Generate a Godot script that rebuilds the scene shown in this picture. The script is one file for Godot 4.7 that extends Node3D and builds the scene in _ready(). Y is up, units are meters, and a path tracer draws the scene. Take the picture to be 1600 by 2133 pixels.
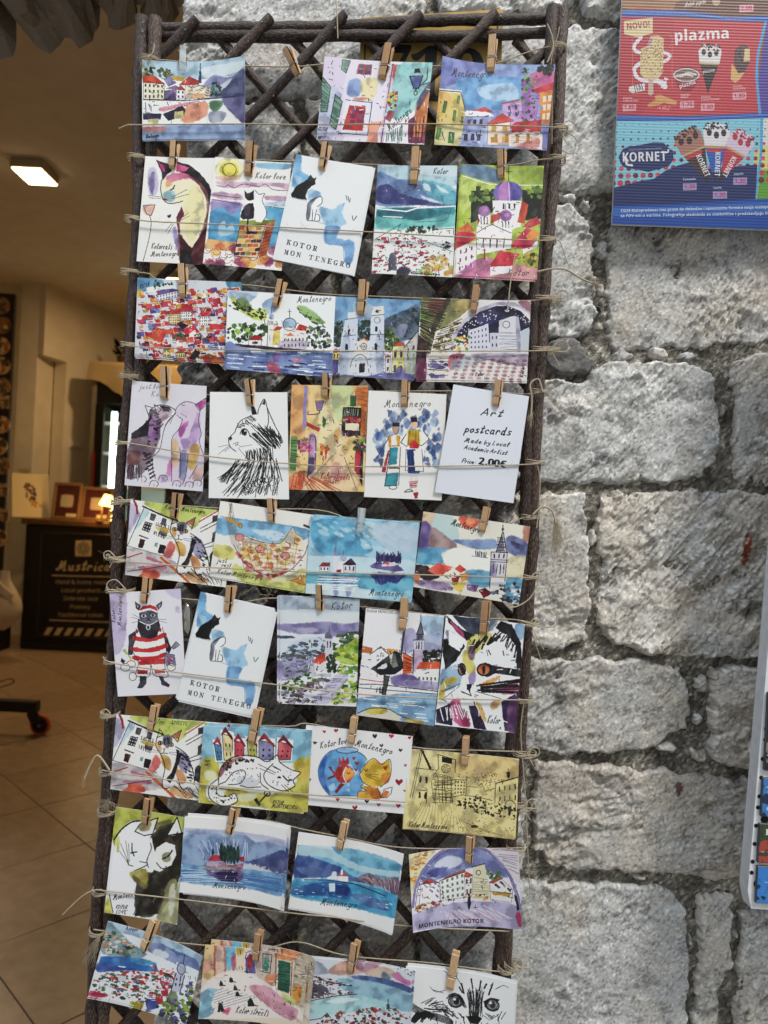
extends Node3D

# Photograph pixels (1600 x 2133) are only a ruler here: spot() turns a measured pixel plus a real distance from the wall into a point in metres.
const LENS := 1478.0
const ROLL := 2.9
const EYE := Vector3(0, 1.2, 1.03)
var rng := RandomNumberGenerator.new()
var noise := FastNoiseLite.new()
var taken := {}

func spot(px: float, py: float, z := 0.0) -> Vector3:
	var c := cos(deg_to_rad(ROLL))
	var s := sin(deg_to_rad(ROLL))
	var dx := px - 800.0
	var dy := py - 1066.5
	var t := (EYE.z - z) / LENS
	return Vector3((dx * c + dy * s) * t, EYE.y + (dx * s - dy * c) * t, z)

func on_floor(px: float, py: float, h := 0.0) -> Vector3:
	var a := spot(px, py, 0.0) - EYE
	var t := (h - EYE.y) / a.y
	return EYE + a * t

func numbered(called: String) -> String:
	var n: int = taken.get(called, 0)
	taken[called] = n + 1
	return called if n == 0 else "%s_%03d" % [called, n]

func tag(o: Node, label: String, category := "", group := "", kind := "") -> Node:
	if label: o.set_meta("label", label)
	if category: o.set_meta("category", category)
	if group: o.set_meta("group", group)
	if kind: o.set_meta("kind", kind)
	return o

func thing(called: String, label: String, category: String, at := Vector3.ZERO, group := "") -> Node3D:
	var o := Node3D.new()
	o.name = numbered(called)
	add_child(o)
	o.position = at
	tag(o, label, category, group)
	return o

func put(called: String, mesh: Mesh, mat: Material, parent: Node = null, at := Vector3.ZERO) -> MeshInstance3D:
	var o := MeshInstance3D.new()
	o.mesh = mesh
	if mat: o.material_override = mat
	o.position = at
	if parent == null or parent == self:
		o.name = numbered(called)
		add_child(o)
	else:
		o.name = called
		parent.add_child(o, true)
	return o

func setting(called: String, mesh: Mesh, mat: Material, at := Vector3.ZERO) -> MeshInstance3D:
	var o := put(called, mesh, mat, null, at)
	o.set_meta("kind", "structure")
	return o

# ---------- materials
func paint(hex: String, rough := 0.8, metal := 0.0) -> StandardMaterial3D:
	var m := StandardMaterial3D.new()
	m.albedo_color = Color(hex)
	m.roughness = rough
	m.metallic = metal
	return m

func speckle(m: StandardMaterial3D, a: Color, b: Color, freq: float, scale: Vector3, seed_ := 1, relief := 0.0, tri := true) -> StandardMaterial3D:
	var n := FastNoiseLite.new()
	n.seed = seed_
	n.noise_type = FastNoiseLite.TYPE_SIMPLEX_SMOOTH
	n.fractal_octaves = 5
	n.frequency = freq
	var t := NoiseTexture2D.new()
	t.width = 512
	t.height = 512
	t.seamless = true
	t.noise = n
	var r := Gradient.new()
	r.set_color(0, a)
	r.set_color(1, b)
	t.color_ramp = r
	m.albedo_texture = t
	m.albedo_color = Color.WHITE
	if tri:
		m.uv1_triplanar = true
	m.uv1_scale = scale
	if relief > 0.0:
		m.heightmap_enabled = true
		m.heightmap_texture = t
		m.heightmap_scale = relief
	return m

func glow(hex: String, e: float) -> StandardMaterial3D:
	var m := paint(hex, 0.5)
	m.emission_enabled = true
	m.emission = Color(hex)
	m.emission_energy_multiplier = e
	return m

# ---------- mesh helpers
func smooth_line(pts: Array, sub := 4) -> Array:
	if pts.size() < 3: return pts
	var out := []
	for i in pts.size() - 1:
		var a = pts[maxi(i - 1, 0)]
		var b = pts[i]
		var c = pts[i + 1]
		var d = pts[mini(i + 2, pts.size() - 1)]
		for k in sub:
			out.append(b.cubic_interpolate(c, a, d, float(k) / sub))
	out.append(pts[-1])
	return out

func tube_into(st: SurfaceTool, pts: Array, radii, sides := 8, cap := true, vscale := 10.0) -> void:
	var n := pts.size()
	var up := Vector3(0.13, 0.31, 0.94)
	var rings := []
	var along := 0.0
	for i in n:
		var d: Vector3 = (pts[mini(i + 1, n - 1)] - pts[maxi(i - 1, 0)]).normalized()
		var x := up.cross(d).normalized()
		var y := d.cross(x).normalized()
		up = y.cross(x) * -1.0 if false else up
		var r: float = radii[i] if radii is Array else radii
		if i > 0: along += (pts[i] - pts[i - 1]).length()
		var ring := []
		for s in sides + 1:
			var a := TAU * s / sides
			var nn: Vector3 = x * cos(a) + y * sin(a)
			ring.append([pts[i] + nn * r, nn, Vector2(float(s) / sides, along * vscale)])
		rings.append(ring)
	for i in n - 1:
		for s in sides:
			for v in [rings[i][s], rings[i + 1][s + 1], rings[i][s + 1], rings[i][s], rings[i + 1][s], rings[i + 1][s + 1]]:
				st.set_normal(v[1])
				st.set_uv(v[2])
				st.add_vertex(v[0])
	if cap:
		for e in [0, n - 1]:
			var d2: Vector3 = (pts[0] - pts[1]).normalized() if e == 0 else (pts[n - 1] - pts[n - 2]).normalized()
			for s in sides:
				var tri := [pts[e], rings[e][s][0], rings[e][s + 1][0]]
				if e != 0: tri = [pts[e], rings[e][s + 1][0], rings[e][s][0]]
				for v in tri:
					st.set_normal(d2)
					st.set_uv(Vector2(0.5, along * vscale))
					st.add_vertex(v)

func start() -> SurfaceTool:
	var st := SurfaceTool.new()
	st.begin(Mesh.PRIMITIVE_TRIANGLES)
	return st

func tube(pts: Array, radii, sides := 8, cap := true) -> ArrayMesh:
	var st := start()
	tube_into(st, pts, radii, sides, cap)
	return st.commit()

func quad_into(st: SurfaceTool, a: Vector3, b: Vector3, c: Vector3, d: Vector3) -> void:
	var n := (c - a).cross(b - a).normalized()
	for t in [[a, Vector2(0, 0)], [b, Vector2(1, 0)], [c, Vector2(1, 1)], [a, Vector2(0, 0)], [c, Vector2(1, 1)], [d, Vector2(0, 1)]]:
		st.set_normal(n)
		st.set_uv(t[1])
		st.add_vertex(t[0])

# box with chamfered edges, centre c, size s, chamfer e, optional basis
func box_into(st: SurfaceTool, c: Vector3, s: Vector3, e := 0.0, b := Basis.IDENTITY) -> void:
	var h := s * 0.5
	var pts := []
	var faces := []
	for ax in 3:
		for sg in [-1.0, 1.0]:
			var n := Vector3.ZERO
			n[ax] = sg
			var u := Vector3.ZERO
			u[(ax + 1) % 3] = 1.0
			var v := Vector3.ZERO
			v[(ax + 2) % 3] = 1.0
			var hu: float = h[(ax + 1) % 3] - e
			var hv: float = h[(ax + 2) % 3] - e
			var o: Vector3 = n * h[ax]
			var f := [o - u * hu - v * hv, o + u * hu - v * hv, o + u * hu + v * hv, o - u * hu + v * hv]
			if sg > 0: f.reverse()
			faces.append(f)
	if e > 0.0:
		for ax in 3:
			var a1 := (ax + 1) % 3
			var a2 := (ax + 2) % 3
			for s1 in [-1.0, 1.0]:
				for s2 in [-1.0, 1.0]:
					var p := []
					for t in [[-1.0, 0], [1.0, 0], [1.0, 1], [-1.0, 1]]:
						var w := Vector3.ZERO
						w[ax] = t[0] * (h[ax] - e)
						w[a1] = s1 * (h[a1] - (0.0 if t[1] == 0 else e))
						w[a2] = s2 * (h[a2] - (e if t[1] == 0 else 0.0))
						p.append(w)
					if s1 * s2 < 0: p.reverse()
					faces.append(p)
	for f in faces:
		var g := []
		for p in f: g.append(c + b * p)
		quad_into(st, g[0], g[1], g[2], g[3])

func box(s: Vector3, e := 0.0, c := Vector3.ZERO, b := Basis.IDENTITY) -> ArrayMesh:
	var st := start()
	box_into(st, c, s, e, b)
	return st.commit()

# turned shape round the y axis from [radius, height] pairs
func lathe(prof: Array, sides := 20) -> ArrayMesh:
	var st := start()
	for i in prof.size() - 1:
		var p0 := Vector2(prof[i][0], prof[i][1])
		var p1 := Vector2(prof[i + 1][0], prof[i + 1][1])
		var t := (p1 - p0).normalized()
		var nn := Vector2(t.y, -t.x)
		for s in sides:
			var a0 := TAU * s / sides
			var a1 := TAU * (s + 1) / sides
			var v := []
			for w in [[p0, a0], [p0, a1], [p1, a1], [p1, a0]]:
				var r: Vector2 = w[0]
				v.append([Vector3(r.x * cos(w[1]), r.y, r.x * sin(w[1])), Vector3(nn.x * cos(w[1]), nn.y, nn.x * sin(w[1]))])
			for k in [0, 1, 2, 0, 2, 3]:
				st.set_normal(v[k][1])
				st.set_uv(Vector2(a0, r_height(p0)))
				st.add_vertex(v[k][0])
	return st.commit()

func r_height(p: Vector2) -> float:
	return p.y

# flat plate from an outline in metres (xy), thickness along z, front at z = +t/2
func plate(shape: PackedVector2Array, t: float) -> ArrayMesh:
	var st := start()
	var outline_ := shape.duplicate()
	if not Geometry2D.is_polygon_clockwise(outline_): outline_.reverse()
	var idx := Geometry2D.triangulate_polygon(outline_)
	for side in [1.0, -1.0]:
		for i in range(0, idx.size(), 3):
			var tri := [outline_[idx[i]], outline_[idx[i + 1]], outline_[idx[i + 2]]]
			var turn: float = (tri[1] - tri[0]).cross(tri[2] - tri[0])
			if (turn > 0.0) == (side > 0.0): tri.reverse()
			for p in tri:
				st.set_normal(Vector3(0, 0, side))
				st.set_uv(Vector2(p.x, -p.y))
				st.add_vertex(Vector3(p.x, p.y, t * 0.5 * side))
	var area := 0.0
	for i in outline_.size(): area += outline_[i].cross(outline_[(i + 1) % outline_.size()])
	for i in outline_.size():
		var a := outline_[i]
		var b := outline_[(i + 1) % outline_.size()]
		if area < 0.0:
			var c := a
			a = b
			b = c
		quad_into(st, Vector3(a.x, a.y, -t * 0.5), Vector3(b.x, b.y, -t * 0.5), Vector3(b.x, b.y, t * 0.5), Vector3(a.x, a.y, t * 0.5))
	return st.commit()

# ---------- the printer: draws flat prints (post cards, poster, lettering) into images; coordinates are those of an enlarged view of the print
var im: Image
var iw := 0
var ih := 0
var corner := PackedVector2Array()
var per := 1.0
const STROKES := {
	"a": "5636243354565363", "b": "292343553625", "c": "554625243353", "d": "5636243354595363", "e": "24554625243363", "f": "58493731 2656",
	"g": "563624335456513021", "h": "2923 25465553", "i": "363343 3838", "j": "464120 4848", "k": "2923 562453", "l": "234839272433", "m": "1613153633355663",
	"n": "262325465363", "o": "46252433545546", "p": "2620 2546543324", "r": "2623254655", "s": "563635544323", "t": "49343354 2757", "u": "26243354565363",
	"v": "26335666", "y": "263454 56523021", "z": "26562353", "x": "2653 2356", "w": "2633455376",
	"M": "041324394469738383", "K": "2923 692663", "A": "134963 2565", "L": "292353", "O": "491715335467", "T": "1969 4933", "R": "232959572663",
	"N": "13195359", "E": "59191353 1646", "G": "684917144365 4666", "V": "193369", "S": "583918265543 4314", "B": "1319494716554313", "U": "1914335459",
	"D": "131948564413", "P": "1319595616", "C": "684917144364", "H": "1913 5953 1656", "I": "2923", "J": "593312", ":": "3636 3434", "!": "3935 3333", ".": "3333",
	"0": "4917143365684949", "1": "293933", "2": "185958231363", "F": "591913 1646", "&": "63281938165433"}

func sheet(w: int, h: int, quad: Array, ground: String) -> void:
	iw = w
	ih = h
	im = Image.create(w, h, false, Image.FORMAT_RGBA8)
	im.fill(Color(ground))
	corner = PackedVector2Array()
	for i in 4: corner.append(Vector2(quad[i * 2], quad[i * 2 + 1]))
	per = float(w) / corner[0].distance_to(corner[1])

func at(x: float, y: float) -> Vector2:
	var u := 0.5
	var v := 0.5
	var p := Vector2(x, y)
	for i in 4:
		var a := corner[0].lerp(corner[1], u)
		var b := corner[3].lerp(corner[2], u)
		var du := (corner[1] - corner[0]).lerp(corner[2] - corner[3], v)
		var dv := b - a
		var r := p - a.lerp(b, v)
		var det := du.x * dv.y - du.y * dv.x
		u += (r.x * dv.y - r.y * dv.x) / det
		v += (du.x * r.y - du.y * r.x) / det
	return Vector2(u * iw, v * ih)

func ats(a: Array) -> Array:
	var out := []
	for i in range(0, a.size() - 1, 2): out.append(at(a[i], a[i + 1]))
	return out

func rows_into(dst: Image, pts: Array, col: Color, off := Vector2.ZERO) -> void:
	var lo := 1e9
	var hi := -1e9
	for p in pts:
		lo = minf(lo, p.y - off.y)
		hi = maxf(hi, p.y - off.y)
	var n := pts.size()
	var w := dst.get_width()
	for y in range(maxi(0, int(floor(lo))), mini(dst.get_height() - 1, int(ceil(hi))) + 1):
		var yc := y + 0.5 + off.y
		var xs := []
		for i in n:
			var a: Vector2 = pts[i]
			var b: Vector2 = pts[(i + 1) % n]
			if (a.y <= yc) != (b.y <= yc):
				xs.append(a.x + (yc - a.y) / (b.y - a.y) * (b.x - a.x) - off.x)
		xs.sort()
		for i in range(0, xs.size() - 1, 2):
			var x0 := maxi(0, roundi(xs[i]))
			var x1 := mini(w, roundi(xs[i + 1]))
			if x1 > x0: dst.fill_rect(Rect2i(x0, y, x1 - x0, 1), col)

# flat colour
func g(col: String, a: Array) -> void:
	var pts := ats(a)
	var r := Rect2(pts[0], Vector2.ZERO)
	for p in pts: r = r.expand(p)
	if crisp or r.size.x * r.size.y < 90.0:
		rows_into(im, pts, Color(col))
		return
	var soft := []
	for i in pts.size():
		var b: Vector2 = pts[(i + 1) % pts.size()]
		var m := clampi(int(pts[i].distance_to(b) / 7.0), 1, 10)
		for n in m: soft.append(pts[i].lerp(b, float(n) / m) + Vector2(rng.randfn(0, 0.7), rng.randfn(0, 0.7)))
	rows_into(im, soft, Color(col))
	var c0 := Color(col)
	if c0.v < 0.84 or c0.s > 0.16: pigment(soft, r)

# paint settles unevenly inside a stroke
var crisp := false
var pool: Image
func pigment(pts: Array, r: Rect2) -> void:
	if pool == null:
		var n := FastNoiseLite.new()
		n.seed = 57
		n.frequency = 0.014
		n.fractal_octaves = 4
		pool = Image.create(640, 640, false, Image.FORMAT_RGBA8)
		for y in 640:
			for x in 640:
				var v := n.get_noise_2d(x, y)
				pool.set_pixel(x, y, Color(1, 0.99, 0.97, clampf(v * 0.45, 0.0, 0.15)) if v > 0.0 else Color(0.13, 0.1, 0.2, clampf(-v * 0.65, 0.0, 0.2)))
	r = r.grow(2).intersection(Rect2(0, 0, iw, ih))
	if r.size.x < 2 or r.size.y < 2: return
	var o0 := Vector2(floor(r.position.x), floor(r.position.y))
	var mask := Image.create(int(r.size.x) + 1, int(r.size.y) + 1, false, Image.FORMAT_RGBA8)
	rows_into(mask, pts, Color.WHITE, o0)
	var s := mask.get_size()
	var off := Vector2i(rng.randi() % maxi(1, 640 - s.x), rng.randi() % maxi(1, 640 - s.y))
	var big := Image.create(640, 640, false, Image.FORMAT_RGBA8)
	big.blit_rect(mask, Rect2i(Vector2i.ZERO, s), off)
	im.blend_rect_mask(pool, big, Rect2i(off, s), Vector2i(o0))

# watery colour with a loose edge
func w(col: String, alpha: float, a: Array, loose := 3.0) -> void:
	wash_px(col, alpha, ats(a), loose)

func wash_px(col: String, alpha: float, base: Array, loose := 3.0) -> void:
	var ring := []
	var nb := base.size()
	for i in nb:
		var far: float = base[i].distance_to(base[(i + 1) % nb])
		if far < 6.0:
			ring.append(base[i])
			continue
		# corners of a wash run round
		for q in 3: ring.append(base[i].cubic_interpolate(base[(i + 1) % nb], base[(i + nb - 1) % nb], base[(i + 2) % nb], q / 3.0))
	ring.append(ring[0])
	for pass_ in 2:
		var pts := []
		for i in ring.size() - 1:
			var m := clampi(int(ring[i].distance_to(ring[i + 1]) / 8.0), 1, 14)
			for k in m:
				pts.append(ring[i].lerp(ring[i + 1], float(k) / m) + Vector2(rng.randfn(0, loose * 0.42), rng.randfn(0, loose * 0.42)))
		var r := Rect2(pts[0], Vector2.ZERO)
		for p in pts: r = r.expand(p)
		r = r.grow(5).intersection(Rect2(0, 0, iw, ih))
		if r.size.x < 1 or r.size.y < 1: return
		var o := Vector2(floor(r.position.x), floor(r.position.y))
		var c := Color(col)
		var tmp := Image.create(int(r.size.x) + 1, int(r.size.y) + 1, false, Image.FORMAT_RGBA8)
		tmp.fill(Color(c, 0.0))
		rows_into(tmp, pts, Color(c.lightened(0.06) if pass_ == 0 else c, alpha * (0.8 if pass_ == 0 else 0.42)), o)
		if pass_ == 0 and not crisp:
			var full := tmp.get_size()
			tmp.resize(maxi(2, full.x / 4), maxi(2, full.y / 4), Image.INTERPOLATE_BILINEAR)
			tmp.resize(full.x, full.y, Image.INTERPOLATE_BILINEAR)
		im.blend_rect(tmp, Rect2i(0, 0, tmp.get_width(), tmp.get_height()), Vector2i(o))
		if pass_ == 1 and not crisp and (c.v < 0.84 or c.s > 0.16): pigment(pts, r)

# ink line; the pen presses unevenly
func k(col: String, wd: float, a: Array, curve := false) -> void:
	var pts := ats(a)
	if curve: pts = smooth_line(pts, 5)
	ink_px(col, wd * per, pts)

func ink_px(col: String, wpx: float, pts: Array) -> void:
	var c := Color(col)
	for i in pts.size() - 1:
		var a: Vector2 = pts[i]
		var b: Vector2 = pts[i + 1]
		var n := maxi(1, int(a.distance_to(b) / maxf(0.6, wpx * 0.4)))
		for s in n + 1:
			var p := a.lerp(b, float(s) / n)
			var r := maxf(1.0, wpx * rng.randf_range(0.75, 1.15))
			if r < 1.6:
				im.fill_rect(Rect2i(roundi(p.x - 0.5), roundi(p.y - 0.5), roundi(r), roundi(r)), c)
			else:
				var h := roundi(r * 0.7)
				im.fill_rect(Rect2i(roundi(p.x - r * 0.5), roundi(p.y - h * 0.5), roundi(r), h), c)
				im.fill_rect(Rect2i(roundi(p.x - h * 0.5), roundi(p.y - r * 0.5), h, roundi(r)), c)

func ring_of(cx: float, cy: float, rx: float, ry: float, turn := 0.0, n := 22) -> Array:
	var a := []
	for i in n:
		var v := Vector2(cos(TAU * i / n) * rx, sin(TAU * i / n) * ry).rotated(deg_to_rad(turn))
		a.append(cx + v.x)
		a.append(cy + v.y)
	return a

func e(col: String, cx: float, cy: float, rx: float, ry: float, alpha := 1.0, turn := 0.0) -> void:
	var a := ring_of(cx, cy, rx, ry, turn)
	if alpha >= 1.0: g(col, a)
	else: w(col, alpha, a)

func o(col: String, wd: float, cx: float, cy: float, rx: float, ry: float, turn := 0.0) -> void:
	var a := ring_of(cx, cy, rx, ry, turn)
	a.append(a[0])
	a.append(a[1])
	k(col, wd, a)

# n brush dabs scattered inside a polygon
func dab(cols: Array, n: int, a: Array, s0: float, s1: float, flat := 1.0, alpha := 1.0, turn := 0.0) -> void:
	var poly := PackedVector2Array()
	for i in range(0, a.size() - 1, 2): poly.append(Vector2(a[i], a[i + 1]))
	var r := Rect2(poly[0], Vector2.ZERO)
	for p in poly: r = r.expand(p)
	var done := 0
	for tries in n * 4:
		if done >= n: break
		var p := Vector2(rng.randf_range(r.position.x, r.end.x), rng.randf_range(r.position.y, r.end.y))
		if poly.size() > 2 and not Geometry2D.is_point_in_polygon(p, poly): continue
		done += 1
		var s := rng.randf_range(s0, s1)
		var m := []
		var k0 := rng.randi_range(5, 8)
		for i in k0:
			var v := Vector2(cos(TAU * i / k0) * s, sin(TAU * i / k0) * s * flat) * rng.randf_range(0.6, 1.25)
			v = v.rotated(deg_to_rad(turn))
			m.append(p.x + v.x)
			m.append(p.y + v.y)
		var c: String = cols[rng.randi() % cols.size()]
		if alpha >= 1.0: g(c, m)
		else: w(c, alpha, m, 1.0)

func rect(x0: float, y0: float, x1: float, y1: float) -> Array:
	return [x0, y0, x1, y0, x1, y1, x0, y1]

# rows and columns of little windows inside a four-cornered wall
func win(col: String, q: Array, nx: int, ny: int, fx := 0.4, fy := 0.5) -> void:
	var c := []
	for i in 4: c.append(Vector2(q[i * 2], q[i * 2 + 1]))
	for j in ny:
		for i in nx:
			var m := []
			for d in [[0, 0], [1, 0], [1, 1], [0, 1]]:
				var u: float = (i + 0.5 + (d[0] - 0.5) * fx) / nx
				var v: float = (j + 0.5 + (d[1] - 0.5) * fy) / ny
				var p: Vector2 = c[0].lerp(c[1], u).lerp(c[3].lerp(c[2], u), v)
				m.append(p.x)
				m.append(p.y)
			g(col, m)

func outline(col: String, wd: float, a: Array) -> void:
	var b := a.duplicate()
	b.append(a[0])
	b.append(a[1])
	k(col, wd, b)

func house(wall: Array, roof: Array, wc: String, rc: String, nx := 2, ny := 2, wn := "4a3a48") -> void:
	g(wc, wall)
	w("ffffff", 0.25, [wall[0], wall[1], wall[2], wall[3], wall[6], wall[7]])
	g(rc, roof)
	if nx > 0: win(wn, wall, nx, ny)
	outline("2a2028", 2.0, wall)
	outline("2a2028", 2.0, roof)

# short parallel or fanned strokes between two guide lines
func strokes(col: String, wd: float, a: Array, b: Array, n: int, shake := 6.0) -> void:
	for i in n:
		var t := (i + rng.randf() * 0.8) / n
		var p := Vector2(lerpf(a[0], a[2], t), lerpf(a[1], a[3], t))
		var q := Vector2(lerpf(b[0], b[2], t), lerpf(b[1], b[3], t))
		k(col, wd, [p.x + rng.randfn(0, shake), p.y + rng.randfn(0, shake), q.x + rng.randfn(0, shake), q.y + rng.randfn(0, shake)])

# quick pen work: short strokes and flecks inside a polygon
func fine(n: int, a: Array, size := 1.0) -> void:
	var poly := PackedVector2Array()
	for i in range(0, a.size() - 1, 2): poly.append(Vector2(a[i], a[i + 1]))
	var r := Rect2(poly[0], Vector2.ZERO)
	for p in poly: r = r.expand(p)
	for i in n:
		var p := Vector2(rng.randf_range(r.position.x, r.end.x), rng.randf_range(r.position.y, r.end.y))
		if not Geometry2D.is_point_in_polygon(p, poly): continue
		var d := Vector2.from_angle(rng.randfn(0, 0.25) + (PI / 2 if rng.randf() < 0.45 else 0.1)) * rng.randf_range(5, 26) * size
		k(["1e1a22", "2c2630", "3a3040", "f4f2ee"][rng.randi() % 4], rng.randf_range(1.8, 4.5) * size, [p.x, p.y, p.x + d.x, p.y + d.y])

# handwriting along a base line from (x0, y0) to (x1, y1), capitals h high
func hand(text: String, x0: float, y0: float, x1: float, y1: float, h: float, col := "1c1a20", wd := 3.0, slant := 0.28) -> void:
	var unit := h / 6.0
	var total := 0.0
	var adv := []
	for ch in text:
		var mx := 2.5
		if STROKES.has(ch):
			for s in STROKES[ch].split(" "):
				for i in range(0, s.length() - 1, 2): mx = maxf(mx, float(s[i]))
		adv.append(mx + (0.4 if ch == ch.to_lower() else 1.0))
		total += adv[-1]
	var dir := (Vector2(x1, y1) - Vector2(x0, y0))
	var ux := dir / total
	var up := Vector2(dir.y, -dir.x).normalized() * unit
	var along := 0.0
	for n in text.length():
		var ch := text[n]
		if STROKES.has(ch):
			for s in STROKES[ch].split(" "):
				var pts := []
				for i in range(0, s.length() - 1, 2):
					var gx := float(s[i]) + along
					var gy := float(s[i + 1]) - 3.0
					var p := Vector2(x0, y0) + ux * gx + up * gy + dir.normalized() * gy * unit * slant
					pts.append(at(p.x, p.y))
				if pts.size() > 2 and not ch in "KNETVALFHI1": pts = smooth_line(pts, 4)
				ink_px(col, wd * per, pts)
		along += adv[n]

# type along a base line, fitted to its length; h is the height of a capital
func type(text: String, x0: float, y0: float, x1: float, y1: float, h: float, col := "1c1a20", face := "Droid Sans", bold := true) -> void:
	var tm := TextMesh.new()
	var f := SystemFont.new()
	f.font_names = PackedStringArray([face])
	f.font_weight = 700 if bold else 400
	tm.font = f
	tm.font_size = 32
	tm.depth = 0.0
	tm.text = text
	tm.horizontal_alignment = HORIZONTAL_ALIGNMENT_LEFT
	tm.vertical_alignment = VERTICAL_ALIGNMENT_BOTTOM
	var arr := tm.get_mesh_arrays()
	var v: PackedVector3Array = arr[Mesh.ARRAY_VERTEX]
	var ix: PackedInt32Array = arr[Mesh.ARRAY_INDEX] if arr[Mesh.ARRAY_INDEX] else PackedInt32Array()
	if v.is_empty(): return
	var lo := 1e9
	var hi := -1e9
	for p in v:
		lo = minf(lo, p.x)
		hi = maxf(hi, p.x)
	var tc := TextMesh.new()
	tc.font = f
	tc.font_size = 32
	tc.depth = 0.0
	tc.text = "H"
	tc.vertical_alignment = VERTICAL_ALIGNMENT_BOTTOM
	var box0 := tc.get_aabb()
	var base := box0.position.y
	var dir := Vector2(x1, y1) - Vector2(x0, y0)
	var ux := dir / (hi - lo)
	var up := Vector2(dir.y, -dir.x).normalized() * h / box0.size.y
	var n := ix.size() if ix.size() else v.size()
	for i in range(0, n, 3):
		var tri := []
		for j in 3:
			var p := v[ix[i + j]] if ix.size() else v[i + j]
			var z := Vector2(x0, y0) + ux * (p.x - lo) + up * (p.y - base)
			tri.append(at(z.x, z.y))
		rows_into(im, tri, Color(col))

# letters set apart one by one, like a rubber stamp
func stamp(text: String, x0: float, y0: float, x1: float, y1: float, h: float, col := "1c1a20") -> void:
	var n := text.length()
	var d := (Vector2(x1, y1) - Vector2(x0, y0)) / n
	for i in n:
		if text[i] == " ": continue
		var p := Vector2(x0, y0) + d * i
		var j := rng.randf_range(-0.03, 0.03) * h
		type(text[i], p.x + d.x * 0.12, p.y + d.y * 0.12 + j, p.x + d.x * 0.78, p.y + d.y * 0.78 + j, h, col, "Droid Serif", true)

var blot: Image
func finish_print(wash := 0.34) -> ImageTexture:
	if blot == null:
		var n := FastNoiseLite.new()
		n.seed = 31
		n.frequency = 0.016
		n.fractal_octaves = 5
		blot = Image.create(640, 640, false, Image.FORMAT_RGBA8)
		for y in 640:
			for x in 640:
				var v := n.get_noise_2d(x, y)
				var f := absf(v)
				blot.set_pixel(x, y, Color(1, 1, 1, clampf(v * 0.2, 0.0, 0.07)) if v > 0.0 else Color(0.16, 0.13, 0.22, 0.0))
	var r := Rect2i(rng.randi() % 60, rng.randi() % 60, iw, ih)
	if wash > 0.0:
		im.blend_rect(blot, r, Vector2i.ZERO)
	if wash > 0.0: im.adjust_bcs(0.97, 1.15, 0.96)
	return ImageTexture.create_from_image(im)

# ---------- the pictures on the cards
func art_bay_village() -> void:
	w("9fc3da", 0.8, [110, 380, 840, 370, 840, 480, 640, 520, 110, 520])
	w("e8f0f2", 0.8, [540, 440, 830, 420, 780, 490, 560, 520])
	dab(["56683c", "7d8a4a", "2c3a28"], 26, [125, 455, 320, 470, 330, 515, 130, 515], 8, 20)
	g("222a22", [170, 455, 185, 455, 190, 500, 165, 500])
	w("757cae", 0.9, [520, 610, 570, 530, 630, 500, 690, 525, 750, 515, 835, 480, 835, 660, 540, 660])
	w("f4f4f6", 0.7, [640, 600, 700, 550, 745, 530, 690, 610])
	w("3b446c", 0.95, [650, 655, 710, 580, 780, 515, 835, 485, 835, 655])
	dab(["2f6b4a", "183024", "2a5238"], 24, [600, 560, 650, 550, 665, 650, 590, 655], 7, 16)
	house([130, 570, 268, 572, 270, 680, 130, 688], [120, 520, 205, 520, 272, 572, 128, 572], "e6e2c4", "cf4526", 5, 3)
	g("dfb83e", [310, 505, 412, 515, 402, 548, 330, 540])
	g("8c86b4", [262, 535, 320, 510, 350, 560, 300, 590])
	house([270, 620, 350, 605, 352, 682, 270, 682], [285, 602, 345, 578, 412, 612, 352, 606], "4a3468", "8a6a9c", 0)
	house([352, 606, 412, 612, 412, 672, 352, 676], [360, 602, 380, 575, 415, 608, 370, 610], "ece6ea", "b8483c", 2, 2)
	house([412, 575, 505, 570, 590, 590, 585, 668, 412, 670], [370, 572, 440, 510, 512, 542, 500, 570], "eadfc2", "c7392a", 4, 3)
	g("e6b489", [455, 635, 550, 630, 550, 668, 455, 668])
	g("3a3f5e", [506, 470, 522, 470, 524, 556, 504, 556])
	k("262a40", 5, [514, 412, 514, 480])
	w("c5506a", 0.6, [250, 742, 470, 690, 470, 705, 270, 765])
	w("d77b52", 0.8, [400, 745, 560, 690, 560, 800, 410, 850])
	g("2c2548", [125, 785, 255, 785, 245, 825, 130, 832])
	g("241f3c", [262, 790, 395, 722, 420, 760, 400, 800, 300, 835])
	g("c9c586", [343, 770, 404, 758, 408, 812, 340, 818])
	g("d9d5a0", [160, 825, 235, 820, 230, 862, 165, 860])
	w("44407a", 0.9, [680, 665, 835, 655, 835, 850, 760, 800, 690, 720])
	w("3f7446", 0.9, [590, 690, 680, 698, 640, 765, 595, 750])
	w("8d95b2", 0.7, [585, 770, 700, 775, 670, 842, 590, 842])
	k("281c30", 7, [130, 690, 400, 685, 580, 672, 760, 662])
	w("7f9dcc", 0.9, [110, 885, 840, 865, 840, 975, 110, 975])
	w("c66a58", 0.7, [125, 880, 280, 880, 260, 910, 130, 912])
	strokes("3a2c44", 4, [130, 720, 240, 720], [150, 770, 250, 720], 6)
	fine(130, [125, 500, 300, 480, 600, 560, 590, 680, 400, 840, 130, 860])
	hand("Montenegro", 145, 960, 235, 950, 26, "1c1a20", 3)

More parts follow.
